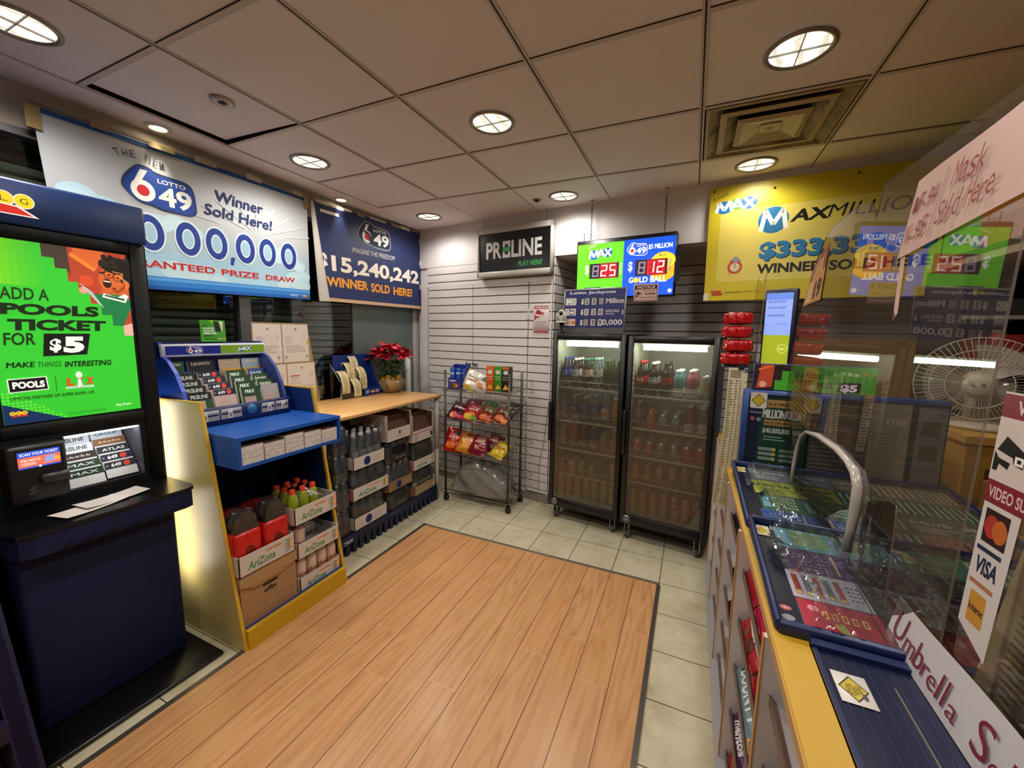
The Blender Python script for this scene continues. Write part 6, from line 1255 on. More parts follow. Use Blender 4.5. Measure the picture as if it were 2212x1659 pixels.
# bay beyond
bar('chocolate_bar','black chocolate bar far along the top pocket of the bay behind the receipt sheet',.17,.12,.03,'#1c1418',gt('DARK','#b8b0b0'),1.88,.805,seed=53)
bar('chocolate_bar','dark brown chocolate bar nearer in the top pocket of the bay behind the receipt',.17,.12,.03,'#2a1a1c',gt('OH','#c8c0c0'),1.69,.805,seed=54)
bar('chocolate_bar','black and red chocolate bar in the second pocket of the bay behind',.2,.105,.03,'#241414',gt('BIG','#c85a3c',[(.0,-.3,.3,'#8a2c20')]),1.72,.628,seed=55)
bar('chocolate_bar','maroon chocolate bar with pale lettering in the third pocket of the bay behind',.24,.1,.03,'#4a1a18',gt('CARAMEL','#c8a890',None,(-.1,.3),'#8a2a2c'),1.74,.450,seed=56)
bar('candy_bag','white and brown candy bag in the fourth pocket of the bay behind',.22,.09,.03,'#9a8c84',gt('MINT','#4a3a34'),1.75,.272,seed=57)
bar('gum_pack','teal and black gum pack in the top pocket of the third bay',.2,.12,.03,'#1c3c40',gt('ICE','#b0c0c0'),2.25,.805,seed=58)
bar('chocolate_bar','yellow chocolate bar with brown lettering in the second pocket of the third bay',.22,.11,.03,'#c89a1c',gt("REESE'S",'#4a2010'),2.25,.628,seed=59)
bar('chocolate_bar','purple chocolate bar in the third pocket of the third bay',.22,.1,.03,'#3a2464',gt('MILK','#b8b0c8'),2.22,.450,seed=60)
bar('candy_bag','red candy bag in the fourth pocket of the third bay',.22,.09,.03,'#8a2028',gt('LICO','#d0b8b0'),2.22,.272,seed=61)
bar('candy_bag','gold candy bag in the lowest pocket of the third bay',.22,.09,.03,'#a87c2c',gt('GOLD','#5a3a14'),2.2,.10,seed=62)
bar('gum_pack','green gum pack in the top pocket of the farthest bay',.2,.12,.03,'#2c5a2c',gt('GREEN','#c0d0b8'),2.66,.805,seed=63)
bar('gum_pack','dark teal gum pack in the second pocket of the farthest bay',.2,.11,.03,'#18343a',gt('COOL','#a0b4b8'),2.66,.628,seed=64)
# nearest bay
bar('protein_bar','navy protein bar with white lettering in the nearest bay',.22,.115,.03,'#1c2440',gt('PURE PROTEIN','#cfd0d4',[(-.40,-.2,.28,'#b0702c')],None,None,.40,.26,.05),.80,.628,seed=65)
bar('protein_bar','copper-coloured protein bar next to the navy one in the nearest bay',.2,.11,.03,'#6a4430',gt('CHOC','#d0c0a8'),.575,.628,seed=66)
bar('protein_bar','dark blue protein bar in the pocket below the navy one',.22,.11,.03,'#1a2038',gt('PROTEIN','#c0c4cc'),.78,.450,seed=67)
# ---------------------------------------------------------------- ticket trays
TN=mat('#0f2150',.4); TND=mat('#171b2c',.3)
def ticket_tray(label,y0,y1,rows,seed):
    t=thing('ticket_tray',label,'ticket tray',(.58,y0,CTZ),0,'scratch-ticket trays'); sl=.06
    f=Matrix.Translation((0,y0,CTZ+.001))@Matrix.Rotation(sl,4,'X'); L=(y1-y0); F=f
    b=MB(); b.prism([(y0,CTZ+.0005),(y1,CTZ+.0005),(y1,CTZ+.002+L*sl),(y0,CTZ+.002)],.210,.94,TN,'x')
    b2=MB(F); b2.box(.210,.94,0,L,0,.006,TND); b2.rbox(.203,.216,0,L,0,.030,TN,.004,1); b2.rbox(.930,.942,0,L,0,.030,TN,.004,1); b2.rbox(.210,.94,-.006,.012,-.002,.028,TN,.004,1); b2.rbox(.210,.94,L-.012,L,0,.030,TN,.004,1)
    o=b2.build('tray_body',t); b.build('tray_wedge',t)
    R=random.Random(seed); yy=.016; rh=(L-.03)/len(rows)
    for rw in rows:
        x=.262+R.uniform(0,.012); 
        while x<.90:
            w=R.uniform(.125,.15); w=min(w,.925-x); bg,ink,pat=rw[0] if x<.42 else (rw[1] if x<.60 else rw[2])
            b=MB(F); b.box(x,x+w,yy,yy+rh-.004,.0065,.0085,mat('#c9c6c0',.4)); g=Gfx(.00015); h=rh-.004; g.rect(0,0,w,h,bg)
            if pat=='bars':
                for k in range(5): g.rect(w*(.06+.15*k),h*.12,w*(.15+.15*k),h*.86,['#8c4038','#5c6468'][k%2]); g.rect(w*(.07+.15*k),h*.14,w*(.14+.15*k),h*.26,'#b8a05c')
                for k in range(12): g.disc(w*(.84+.06*(k%3)),h*(.3+.14*(k//3)),w*.024,'#4a4044',n=6)
            elif pat=='dots':
                for k in range(40): g.disc(w*(.18+.075*(k%8)),h*(.16+.15*(k//8)),w*.022,ink,n=8)
                g.rect(w*.80,h*.1,w*.84,h*.9,'#b8a068'); g.rect(w*.02,h*.8,w*.7,h*.95,bg)
            elif pat=='grid':
                for k in range(28): g.rect(w*(.28+.085*(k%7)),h*(.18+.18*(k//7)),w*(.345+.085*(k%7)),h*(.30+.18*(k//7)),ink)
                g.rect(w*.04,h*.15,w*.22,h*.85,'#6fa0b0'); g.text('BINGO',w*.3,w*.9,h*.88,h*.09,'#e8f0f0',.03)
            elif pat=='gold':
                for k in range(5): g.rect(w*(.3+.13*k),h*.5,w*(.38+.13*k),h*.72,ink); g.rect(w*(.32+.13*k),h*.54,w*(.36+.13*k),h*.68,bg)
                g.disc(w*.2,h*.75,h*.1,'#d88a90'); g.poly([(w*.45,h*.05),(w*.6,h*.05),(w*.55,h*.45),(w*.42,h*.4)],'#a8a04c')
            elif pat=='lines':
                for k in range(6): g.poly([(w*(.05+.16*k),h*.1),(w*(.10+.16*k),h*.1),(w*(.14+.16*k),h*.9),(w*(.09+.16*k),h*.9)],ink)
            else:
                g.text(pat,w*.1,w*.9,h*.55,h*.26,ink,.03); g.lines(w*.1,w*.9,h*.12,h*.45,3,ink,.4,.4)
            g.put(b,lambda a,c,d,x=x,yy=yy:(x+a,yy+c,.0086+d),0,.35); b.build('scratch_ticket',t); x+=w+.003
        yy+=rh
    # stickers on the left margin
    b=MB(F); g=Gfx(.0002); g.rrect(.214,.02,.258,.10,.006,'#10142e'); g.disc(.236,.078,.012,'#b85a5c',.009); g.disc(.236,.045,.013,'#8c8c94',.010); g.text('18+',.228,.244,.074,.008,'#e8d8d8'); g.put(b,lambda a,c,d:(a,c,.0085+d),0,.3); b.build('tray_sticker',t)
    b=MB(F); g=Gfx(.0002); g.rrect(.214,L-.085,.256,L-.025,.004,'#cfc8b4'); g.poly([(.235,L-.08),(.252,L-.055),(.235,L-.03),(.218,L-.055)],'#b8a030')
    g.put(b,lambda a,c,d:(a,c,.0085+d),0,.3); b.build('tray_sticker',t)
    # wrinkled clear cover
    Rr=random.Random(seed+5); ph=[(Rr.uniform(8,40),Rr.uniform(8,40),Rr.uniform(0,6)) for _ in range(6)]
    def cov(u,v):
        e=max(0,1-u*5.5); w_=sum(math.sin(p*u*6+q*v*2+o) for p,q,o in ph)
        return (.262+.03*math.sin(v*7)*e+.665*u,.004+(L-.01)*v,.024+.0012*w_*(1-e)+e*(.010+.0055*w_))
    b=MB(F); b.grid(60,34,cov,clear('ticket_cover','#f0f2f2',.035,'#cfd4d6',.06,1.3,1.5)); b.build('clear_cover',t)
    return t
W3=lambda a:(a,a,a)
ticket_tray('near blue scratch-ticket tray beside the navy mat',.955,1.445,[(('#a8283c','#c8b050','gold'),('#9c2434','#c8b050','gold'),('#8c4a30','#d8c8a0','CASH')),(('#a8a4b0','#5c5458','bars'),('#a09ca8','#5c5458','bars'),('#8c8884','#4a4644','lines')),(('#4a2c5c','#94848c','dots'),('#3a2a34','#8c7c80','dots'),('#443a40','#a09890','dots')),(('#5c9aa8','#a8a848','grid'),('#4a8a74','#b0a03c','LUCKY'),('#5c7c5c','#c8c0a0','lines'))],3)
ticket_tray('far blue scratch-ticket tray behind the near one',1.470,2.050,[(('#2a4a8c','#b8c4d8','dots'),('#3c444c','#a8b0b4','lines'),('#8c4a34','#3a2420','lines')),(('#2a5c3c','#a8c0a0','grid'),('#4a4c44','#a8a898','lines'),('#5c584c','#b8b0a0','CLUE')),(('#a8b02c','#24502c','CROSS'),('#1c5c34','#c0d0b8','lines'),('#2a5234','#b0c0a4','lines')),(('#6c7078','#c8ccd0','COUNT'),('#5c5248','#a89c8c','WORDS'),('#7a6c54','#c8b898','lines'))],8)
# dark navy counter mat with a lottery sticker
t=thing('counter_mat','dark navy ribbed counter mat in front of the ticket trays','mat',(.42,.4,CTZ))
b=MB(); MT=plaster('mat_navy','#10152e','#191f3c',4,.3); b.prism([(.262,.935),(.285,.940),(.43,1.0) if 0 else (.46,.940),(.46,-.55),(.262,-.55)],CTZ+.0005,CTZ+.006,MT)
b.box(.262,.270,-.55,.935,CTZ+.0005,CTZ+.011,mat('#15244e',.35)); b.box(.262,.46,.922,.942,CTZ+.0005,CTZ+.016,mat('#15244e',.35))
b.build('mat_body',t)
b=MB()
for k in range(9): x=.285+.019*k; b.box(x,x+.0025,-.54,.915,CTZ+.006,CTZ+.0072,mat('#222a4c',.3))
b.box(.372,.3745,-.54,.87,CTZ+.006,CTZ+.0085,mat('#8a8478',.25,.6)); b.build('ribs',t)
o=MB().rbox(.278,.330,.80,.872,CTZ+.0074,CTZ+.0084,mat('#d4cfc6',.35),.0004,1).build('lottery_sticker',None,None,(.304,.836,CTZ+.007))
g=Gfx(.0002); g.poly([(.304,.806),(.3265,.836),(.304,.866),(.2815,.836)],'#3a3420'); g.poly([(.304,.810),(.3235,.836),(.304,.862),(.2845,.836)],'#c0a83c')
for k,s in enumerate(('SIGN','YOUR','LOTTO','TICKET')): g.text(s,.311-.006*k,None,.845,.0055,'#3a3420',.02,0,-PI/2)
g.disc(.317,.822,.004,'#4a4c54',.008); g.put(MB(),lambda x,y,d:(x,y,CTZ+.0085+d)).build('sticker_print',o); tag(o,'white square sticker with a yellow sign-your-ticket diamond at the mat corner','sticker')
# ---------------------------------------------------------------- acrylic screens
SN=Vector((1,.0329,-.0235)).normalized()
def sx(y,z,d=0): return .431-.0329*(y-1)+.0235*(z-1.5)+d
def sheet(name,lab,pts,th=.004,edge=()):
    t=thing(name,lab,'acrylic screen',(sx(pts[0][0],pts[0][1]),pts[0][0],pts[0][1])); n=len(pts)
    vs=[(sx(y,z),y,z) for y,z in pts]+[(sx(y,z)+th,y,z) for y,z in pts]
    # one surface carries reflection, the other only passes light
    MB().add(vs[:n],[tuple(range(n))],ACR).build('acrylic_pane',t)
    MB().add(vs,[(i,(i+1)%n,n+(i+1)%n,n+i) for i in range(n)],clear('acrylic_edge','#d9cdc2',.5,'#b9aca0',.1,1.0,1.5)).build('edge_strip',t)
    return t
arc=lambda cx,cz,r,a0,a1,n=8:[(cx+r*math.cos(a0+(a1-a0)*k/n),cz+r*math.sin(a0+(a1-a0)*k/n)) for k in range(n+1)]
sheet('acrylic_screen','large clear acrylic counter screen, round-cornered, mirroring the lit jackpot sign',[(.882,.982),(.882,2.0),(1.40,2.0),(1.42,1.925),(1.46,1.97),(1.53,1.994)]+[(1.62,1.99),(1.74,1.985),(1.82,1.965),(1.86,1.94),(1.90,1.90)]+[(2.045,1.675),(2.16,1.255),(1.95,1.255)]+[(1.821,1.10),(1.804,1.19),(1.727,1.261),(1.597,1.277),(1.423,1.277),(1.341,1.265),(1.263,1.248),(1.254,1.202),(1.262,1.10),(1.262,.990)])
sheet('acrylic_screen','clear acrylic screen nearest the camera with payment stickers at its edge',[(.846,.985),(.30,.985),(.30,1.53),(.846,1.53)])
sheet('acrylic_screen','wavy-topped clear acrylic screen beside the terminal monitor near the far wall',[(2.88,1.335),(2.88,1.99),(2.90,1.975),(2.93,1.925),(2.97,1.90),(3.01,1.915),(3.05,1.955),(3.09,1.99),(3.13,1.99),(3.165,1.95),(3.17,1.335)])
pts=[(1.817,1.040),(1.821,1.103),(1.804,1.19),(1.775,1.235),(1.727,1.261),(1.597,1.277),(1.423,1.277),(1.341,1.265),(1.285,1.252),(1.258,1.225),(1.254,1.18),(1.262,1.11),(1.266,1.045)]
t=thing('arch_trim','frosted white tape edging the arched hand opening in the large acrylic screen','trim',(sx(1.5,1.1),1.5,1.1))
b=MB(); b.tube([(sx(y,z,-.004),y,z) for y,z in pts],[.006]*5+[.010]*3+[.014]*3+[.011]*2,clear('arch_tape','#e8dfd6',.72,'#c9bfb6',.15,1.2,1.5),8); b.build('tape_edging',t)
t=thing('ticket_cover_box','clear acrylic guard with a curved corner rising from the near ticket tray','acrylic screen',(.425,1.2,1.03))
q=[(1.50,1.032),(1.46,1.06),(1.40,1.10),(1.305,1.145),(1.20,1.215),(1.12,1.243),(1.083,1.245),(1.072,.992)]
b=MB(); b.add([(.424,y,z) for y,z in q],[tuple(range(len(q)))],clear('guard_acrylic','#efeae6',.05,'#b8aea4',.03,1.1,1.45)); b.build('acrylic_pane',t); MB().tube([(.424,y,z) for y,z in q],.0022,EDGEACR,6).build('edge_strip',t)
# handwritten mask sign
PK=mat('#cba79c',.6); INKR=mat('#8c2c22',.6)
t=thing('mask_sign','pale paper sign handwritten in red, mask sold here, on the big screen\'s top edge','paper sign',(.43,1.05,1.9))
F_=quadmap((sx(1.245,1.79,-.006),1.245,1.785),(sx(.87,1.82,-.006),.868,1.822),(sx(.87,1.97,-.006),.868,1.975),(sx(1.2,1.94,-.006),1.195,1.940),.36,.150,(-1,0,0))
b=MB(); b.grid(16,6,lambda u,v:F_(u*.36,v*.15,.004*math.sin(u*5+1)*v),PK); b.build('paper',t)
b=MB(); b.grid(2,6,lambda u,v:(sx(1.21,1.8,-.004),1.238-.022*u,1.64+.16*v+.02*u),mat('#c9a094',.5)); b.build('hanging_strip',t)
g=Gfx(.0002); HW=dict(bold=-.006,shear=.18)
def hand(s,x,y,cap,w,rot=0,jit=.06,c=INKR,sp=.0):
    R=random.Random(len(s)*7+ord(s[0])); n=len(s); 
    for k,ch in enumerate(s):
        if ch==' ': continue
        xx=x+w*k/n; g.text(ch,xx*1.0,xx+w/n*(.86 if ch not in 'Il.1-' else (.22 if ch!='-' else .6)),y+cap*R.uniform(-jit,jit),cap*R.uniform(.95,1.1),c,-.004,.16)
hand('KF-94',.018,.078,.036,.085); hand('N-95',.012,.022,.036,.080); g.line([(.112,.012),(.116,.06),(.128,.128)],.0022,INKR); hand('Mask',.150,.082,.042,.098); hand('Sold Here.',.128,.026,.040,.172)
b=MB(); g.put(b,lambda x,y,d:F_(x,y,.0046+d)); b.build('handwriting',t)
# umbrella sign standing on the counter
t=thing('umbrella_sign','white paper strip handwritten umbrella sold in red along the counter','paper sign',(.425,.86,1.0))
F_=quadmap((.414,1.034,.9765),(.416,.50,.9800),(.424,.50,1.095),(.424,1.020,1.078),.53,.104,(-1,0,0))
b=MB(); b.grid(20,4,lambda u,v:F_(u*.53,v*.104,.002*math.sin(u*9)*v),mat('#c9c2c4',.6)); b.build('paper',t)
g=Gfx(.0002); INKP=mat('#7a1c34',.6)
for s,x,y,c,w in (('U',.020,.026,.058,.038),('m',.066,.022,.046,.034),('b',.104,.022,.052,.024),('r',.132,.022,.042,.018),('e',.152,.020,.040,.022),('l',.180,.020,.050,.006),('l',.196,.020,.050,.006),('a',.212,.018,.036,.024),('S',.272,.022,.058,.034),('o',.312,.020,.036,.022),('l',.340,.020,.052,.006),('d',.354,.020,.052,.026),('H',.408,.022,.055,.034),('e',.448,.02,.04,.024),('r',.478,.02,.04,.02),('e',.502,.02,.04,.022)): g.text(s,x,x+w,y,c,INKP,-.004,.1)
b=MB(); g.put(b,lambda x,y,d:F_(x,y,.0026+d)); b.build('handwriting',t)
# stickers on the near screen
t=thing('surveillance_sign','red and white WARNING video surveillance sticker on the nearest acrylic screen','sign',(sx(.8,1.46),.76,1.36))
mp=lambda x,y,d:(sx(.846-x,y,-.0015-d),.846-x,y)
g=Gfx(.0002); g.rect(0,1.355,.30,1.525,'#cdbfb8'); g.rect(0,1.487,.30,1.522,'#7c2030'); g.text('WARNING',.028,.15,1.494,.020,'#d4c4c0',.03); g.rect(0,1.355,.30,1.390,'#7c2030'); g.text('VIDEO SURVEILLANCE',.006,.17,1.363,.018,'#cfbcb8',.02); camicon(g,.006,1.405,.058,'#15110f'); g.text('THIS PROPERTY',.065,.16,1.462,.012,'#3a2c28',.02); g.text('IS UNDER',.08,.15,1.442,.012,'#3a2c28',.02); g.text('24',.10,.13,1.422,.013,'#3a2c28',.04); g.text('HOUR',.080,.14,1.400,.015,'#1c1412',.05)
g.put(MB(),mp,0,.35).build('sticker',t)
t=thing('payment_sticker','tall white payment-cards sticker below the surveillance sticker on the nearest screen','sticker',(sx(.8,1.25),.81,1.25))
g=Gfx(.0002); g.poly([(.002,1.354),(.074,1.354),(.064,1.120),(-.004+.002,1.150)],'#cbc3c0'); g.rect(.010,1.293,.058,1.346,'#2a1214'); g.disc(.026,1.320,.0145,'#a83028',.018); g.disc(.043,1.318,.0145,'#b8602c',.018); g.rect(.006,1.278,.056,1.285,'#1c2848'); g.text('VISA',.008,.054,1.242,.027,'#1c2444',.04,.12); g.rect(.004,1.222,.054,1.229,'#a86c48'); g.rrect(.012,1.160,.046,1.212,.003,'#c0882c'); g.text('Interac',.014,.045,1.180,.012,'#2a1c10',.03)
g.put(MB(),mp,0,.4).build('sticker',t)
# age sign and yellow note on the far edge of the big screen
t=thing('age_sign','narrow orange and maroon age 19 sign on the far edge of the big screen','sign',(.4,1.86,1.82))
q=quadmap((sx(1.98,1.72,-.005),1.985,1.725),(sx(1.775,1.74,-.005),1.775,1.735),(sx(1.757,1.93,-.005),1.757,1.932),(sx(1.90,1.87,-.005),1.905,1.870),.2,.2,(-1,0,0))
g=Gfx(.0003); g.rect(0,0,.2,.2,'#a8783c'); g.rect(0,.115,.2,.2,'#6c2c20'); g.text('19',.10,.18,.020,.07,'#1c1410',.05); g.lines(.02,.085,.01,.11,6,'#d8c0a0',.4,.2); g.lines(.03,.14,.13,.19,4,'#c8a890',.3,.4)
b=MB(); b.add([q(0,0,-.004),q(.2,0,-.004),q(.2,.2,-.004),q(0,.2,-.004)],[(0,1,2,3)],mat('#8a6a44',.5)); g.put(b,q,0,.4); b.build('sign_card',t)
t=thing('yellow_note','yellow handwritten paper note stuck low on the far edge of the big screen','note',(.4,1.85,1.35))
q=quadmap((sx(2.01,1.28,-.004),2.01,1.300),(sx(1.70,1.285,-.004),1.72,1.262),(sx(1.69,1.43,-.004),1.69,1.400),(sx(1.99,1.423,-.004),1.99,1.438),.2,.15,(-1,0,0))
g=Gfx(.0003); g.lines(.02,.18,.02,.14,7,'#7a6428',.25,.5); g.line([(.05,.03),(.15,.12)],.002,'#7a4c24')
b=MB(); b.add([q(0,0,-.005),q(.2,0,-.005),q(.2,.15,-.005),q(0,.15,-.005)],[(0,1,2,3)],mat('#b89c34',.6)); g.put(b,q,0,.5); b.build('note_paper',t)
# ---------------------------------------------------------------- upright ticket display with its advert strip
t=thing('ticket_display','upright blue ticket display board with millionaire poster behind the trays','display',(.56,2.08,CTZ))
UY=2.075; b=MB(); b.rbox(.232,.930,UY,UY+.06,CTZ+.001,1.362,mat('#12387c',.4),.006,1); b.build('frame',t)
g=Gfx(.0003); mu=lambda x,y,d:(x,UY-.0003-d,y)
g.rect(.252,1.0,.925,1.345,'#161a26'); g.rect(.300,1.0,.480,1.330,'#1c3c30'); g.rect(.268,1.0,.300,1.330,'#17203c')
g.rect(.325,1.288,.425,1.322,'#a88a58'); g.text('25-$1,000,000',.328,.422,1.296,.014,'#3a2a14',.03); g.text('MILLIONAIRE',.312,.440,1.238,.042,'#c4c4bc',.03); g.rect(.318,1.206,.418,1.232,'#a08050'); g.text('MULTIPLIER',.322,.414,1.212,.012,'#3a2a14',.03); g.text('$40,000,000',.315,.418,1.172,.022,'#c0c8c0',.03)
g.lines(.32,.43,1.135,1.160,2,'#9aaea0',.3,.4)
for k in range(3):
    g.rrect(.305,1.090-.022*k,.372,1.104-.022*k,.006,'#7c9484'); g.disc(.365,1.097-.022*k,.008,'#b8a868'); g.rrect(.385,1.088-.022*k,.445,1.102-.022*k,.006,'#6a8274'); g.disc(.438,1.095-.022*k,.007,'#8a9484')
for k,s in enumerate(('2x','3x','5x')): g.text(s,.302+.047*k,.332+.047*k,1.012,.018,'#8aa890')
g.rrect(.258,1.280,.322,1.352,.008,'#cfcac4'); g.poly([(.290,1.286),(.318,1.316),(.290,1.346),(.262,1.316)],'#3a3420'); g.poly([(.290,1.290),(.3145,1.316),(.290,1.342),(.2655,1.316)],'#c4ac30')
g.text('Play Smart',.262,.305,1.258,.008,'#a8a8c0',.02); g.disc(.272,1.232,.009,'#a05058'); g.disc(.296,1.230,.009,'#7a8494')
g.rect(.490,1.0,.645,1.325,'#55544f'); g.text('CASH FOR LIFE',.50,.635,1.20,.03,'#8c8a80',.03); g.lines(.50,.63,1.03,1.18,8,'#7c7a70',.3,.4); g.rect(.51,1.26,.63,1.31,'#6c5a3c')
g.rect(.690,1.0,.815,1.340,'#8a8478'); g.text('Y DAY',.735,.81,1.255,.022,'#b8b4a8',.04); g.lines(.70,.80,1.03,1.22,14,'#6c665c',.3,.3)
g.rect(.835,1.0,.922,1.335,'#6a6c6c'); g.rect(.85,1.22,.905,1.28,'#4c4c44'); g.rect(.85,1.12,.905,1.18,'#4a4438'); g.lines(.84,.915,1.285,1.325,4,'#8c8c88',.3,.3)
g.put(MB(),mu,0,.35).build('poster_prints',t)
t=thing('advert_strip','green add-a-pools-ticket advert strip on top of the upright ticket display','sign',(.48,2.1,1.363))
b=MB(); b.rbox(.262,.700,UY+.010,UY+.035,1.3625,1.482,mat('#123a7c',.4),.004,1); b.build('strip_case',t)
g=Gfx(.0003); ms=lambda x,y,d:(x,UY+.0097-d,y); g.rect(.264,1.366,.698,1.480,'#3f8c28'); g.poly([(.264,1.366),(.345,1.366),(.345,1.41),(.37,1.41),(.37,1.452),(.40,1.452),(.40,1.48),(.264,1.48)],'#2a1c1c'); g.poly([(.275,1.37),(.335,1.38),(.34,1.478),(.29,1.478)],'#a8402c'); g.disc(.300,1.39,.014,'#c89080'); g.poly([(.28,1.45),(.33,1.47),(.33,1.476),(.28,1.458)],'#d07030')
g.text('ADD A POOLS',.392,.510,1.425,.022,'#12240c',.03,.08); g.text('TICKET',.392,.480,1.395,.022,'#12240c',.06,.1); g.text('FOR',.50,.555,1.385,.024,'#12240c',.02); g.poly([(.57,1.37),(.645,1.37),(.65,1.415),(.575,1.415)],'#101410'); g.text('$5',.582,.637,1.376,.030,'#d8d4dc',.05)
g.put(MB(),ms,.35,.35).build('strip_print',t)
o=MB().grid(3,16,lambda u,v:(.660+.030*u-.012*(1-v),UY-.012-.004*math.sin(v*5),1.135+.235*v),mat('#b8ac98',.6)).build('price_list',None,None,(.67,UY-.012,1.135))
g=Gfx(.0003); g.lines(.655,.685,1.15,1.36,16,'#5a5248',.35,.5); g.put(MB(),lambda x,y,d:(x,UY-.0175-d,y)).build('list_print',o); tag(o,'narrow white paper list hanging in front of the upright ticket display','paper list')
# long printed results sheet hanging at the left end
t=thing('results_sheet','long cream printed results sheet clipped up and hanging past the counter edge','paper sheet',(.2,2.16,1.1))
def rs(u,v,d=0):
    z=1.452-.68*v; return (.168+.080*u-.030*v*v, 2.165-.02*math.sin(v*3)-.03*v*v+d*-1, z)
b=MB(); b.grid(5,24,rs,mat('#c6bb98',.6)); b.build('paper',t)
g=Gfx(.0004); g.rect(.84,0,1.0,.995,'#3c5a94')
for k in range(17): g.rect(.84,.055*k+.02,1.0,.055*k+.028,'#c09078')
g.lines(.1,.7,.93,.985,4,'#5a5240',.4,.2)
for c0,c1 in ((.06,.34),(.40,.56),(.62,.76)): g.lines(c0,c1,.02,.92,48,'#7c7258',.38,.5)
b=MB(); g.put(b,lambda x,y,d:rs(x,1-y,d+.0008)); b.build('print',t)
b=MB(); b.box(.208,.232,2.158,2.178,1.445,1.462,BLACK); b.tube([(.212,2.162,1.462),(.214,2.16,1.478),(.224,2.16,1.478),(.228,2.162,1.462)],.0014,STEEL,6); b.build('binder_clip',t)
b=MB(); b.box(.205,.245,2.169,2.174,1.0,1.46,mat('#15306a',.4)); b.box(.19,.22,2.169,2.20,CTZ+.0005,1.2,mat('#2a5a30',.4)); b.build('backing_strip',t)
# lottery terminal monitor
t=thing('terminal_monitor','tall lottery terminal monitor with lavender and lime screen facing the customers','monitor',(.40,2.44,CTZ))
mf=Matrix.Translation((.413,2.46,0))@Matrix.Rotation(math.radians(-26),4,'Z')
b=MB(mf); b.rbox(-.09,.060,0,.03,1.40,1.845,mat('#0e1430',.4),.010,2); b.box(.06,.072,.005,.025,1.58,1.61,BLACK); b.build('housing',t)
g=Gfx(.0002); g.rect(-.080,1.410,.040,1.825,'#7f96dc'); g.rect(-.080,1.410,.040,1.610,'#8e9a1c'); g.rect(-.080,1.790,.040,1.825,'#5a78c8')
for k,(z,s) in enumerate(((1.775,'40,000,000'),(1.745,'5,000,000'),(1.705,'000,000'))): g.text(s,-.07,.01,z,.012,'#4a5c9c',.02)
g.line([(-.08,1.73),(.04,1.73)],.001,'#5c70b0'); g.line([(-.08,1.66),(.04,1.66)],.001,'#5c70b0'); g.text('PLAY',-.02,.02,1.665,.01,'#4a5c9c',.02); g.text('1,000',-.06,.030,1.42,.035,'#a8b0e0',.04); g.ring(.012,1.54,.020,.023,'#c8d070'); g.text('MAX',-.002,.026,1.532,.014,'#c8d070',.03)
g.put(MB(mf),lambda x,y,d:(x,-.0003-d,y),.75).build('screen',t)
b=MB(mf); b.box(-.02,.03,.005,.028,1.0,1.41,mat('#0e1430',.4)); b.rbox(-.08,.10,-.07,.12,CTZ+.0005,CTZ+.03,mat('#0e1430',.4),.008,1); b.build('stand',t)
# red stacked bags hanging beside the fridge
for k in range(4):
    z=1.4415+.073*k; o=thing('red_snack_pack',['lowest','second lowest','third','topmost'][k]+' glossy red packet in the pile behind the results sheet','snack pack',(.215,2.56,z),0,'red packets behind the results sheet')
    R=random.Random(70+k); q=[R.uniform(0,6) for _ in range(4)]
    b=MB(Matrix.Translation((.225+.006*math.sin(k*2),2.56,z)))
    def rp(u,v,q=q):
        a=2*PI*u; c,s=math.cos(a),math.sin(a); kk=(abs(c)**7+abs(s)**7)**(-1/7); e=abs(2*v-1); f=max(0,1-e**5)**.2 if e<1 else 0
        wr=.005*math.sin(11*a+q[0]+v*4)+.004*math.sin(23*a+q[1]-v*9)
        return ((.066*c*kk+wr)*f,(.105*s*kk+wr)*f,.001+.070*v+.004*math.sin(6*a+q[2])*f*(1-e))
    b.grid(56,14,rp,mat('#a80f12',.22)); b.build('wrapper',o)
t=thing('display_stand','slim grey stand carrying the pile of red packets on the counter','stand',(.225,2.56,CTZ)); b=MB(); b.box(.205,.245,2.52,2.60,CTZ+.0005,1.43,mat('#2a2a2e',.5)); b.box(.165,.285,2.47,2.65,1.43,1.4405,mat('#2a2a2e',.5)); b.build('column',t)
# ---------------------------------------------------------------- behind the counter
TAN=plaster('tan_board','#8c6a34','#9a763c',2,.55)
w=MB(BW); w.box(.575,1.75,.30,.32,0,1.60,TAN); w.box(.575,.60,.28,.31,0,2.0,mat('#6a4c20',.5)); w.box(1.28,1.31,.27,.31,0,1.62,mat('#7c5c2c',.5)); o=struct(w,'wall_cabinet')
t=thing('wall_cupboard','tan cupboard against the far wall behind the counter screens','cupboard',bwp(.93,-.1,.0),TH)
b=MB(BW); b.box(.64,1.27,.06,.295,.0,1.235,mat('#a07a3c',.5)); b.build('carcass',t)
for x0,x1 in ((.645,.953),(.957,1.265)): b=MB(BW); b.rbox(x0,x1,.045,.06,.05,1.225,mat('#a8823f',.5),.003,1); dd=b.build('door',t); MB(BW).box(x1-.03 if x0<.8 else x0+.02,x1-.02 if x0<.8 else x0+.03,.03,.045,.9,1.0,STEEL).build('handle',dd)
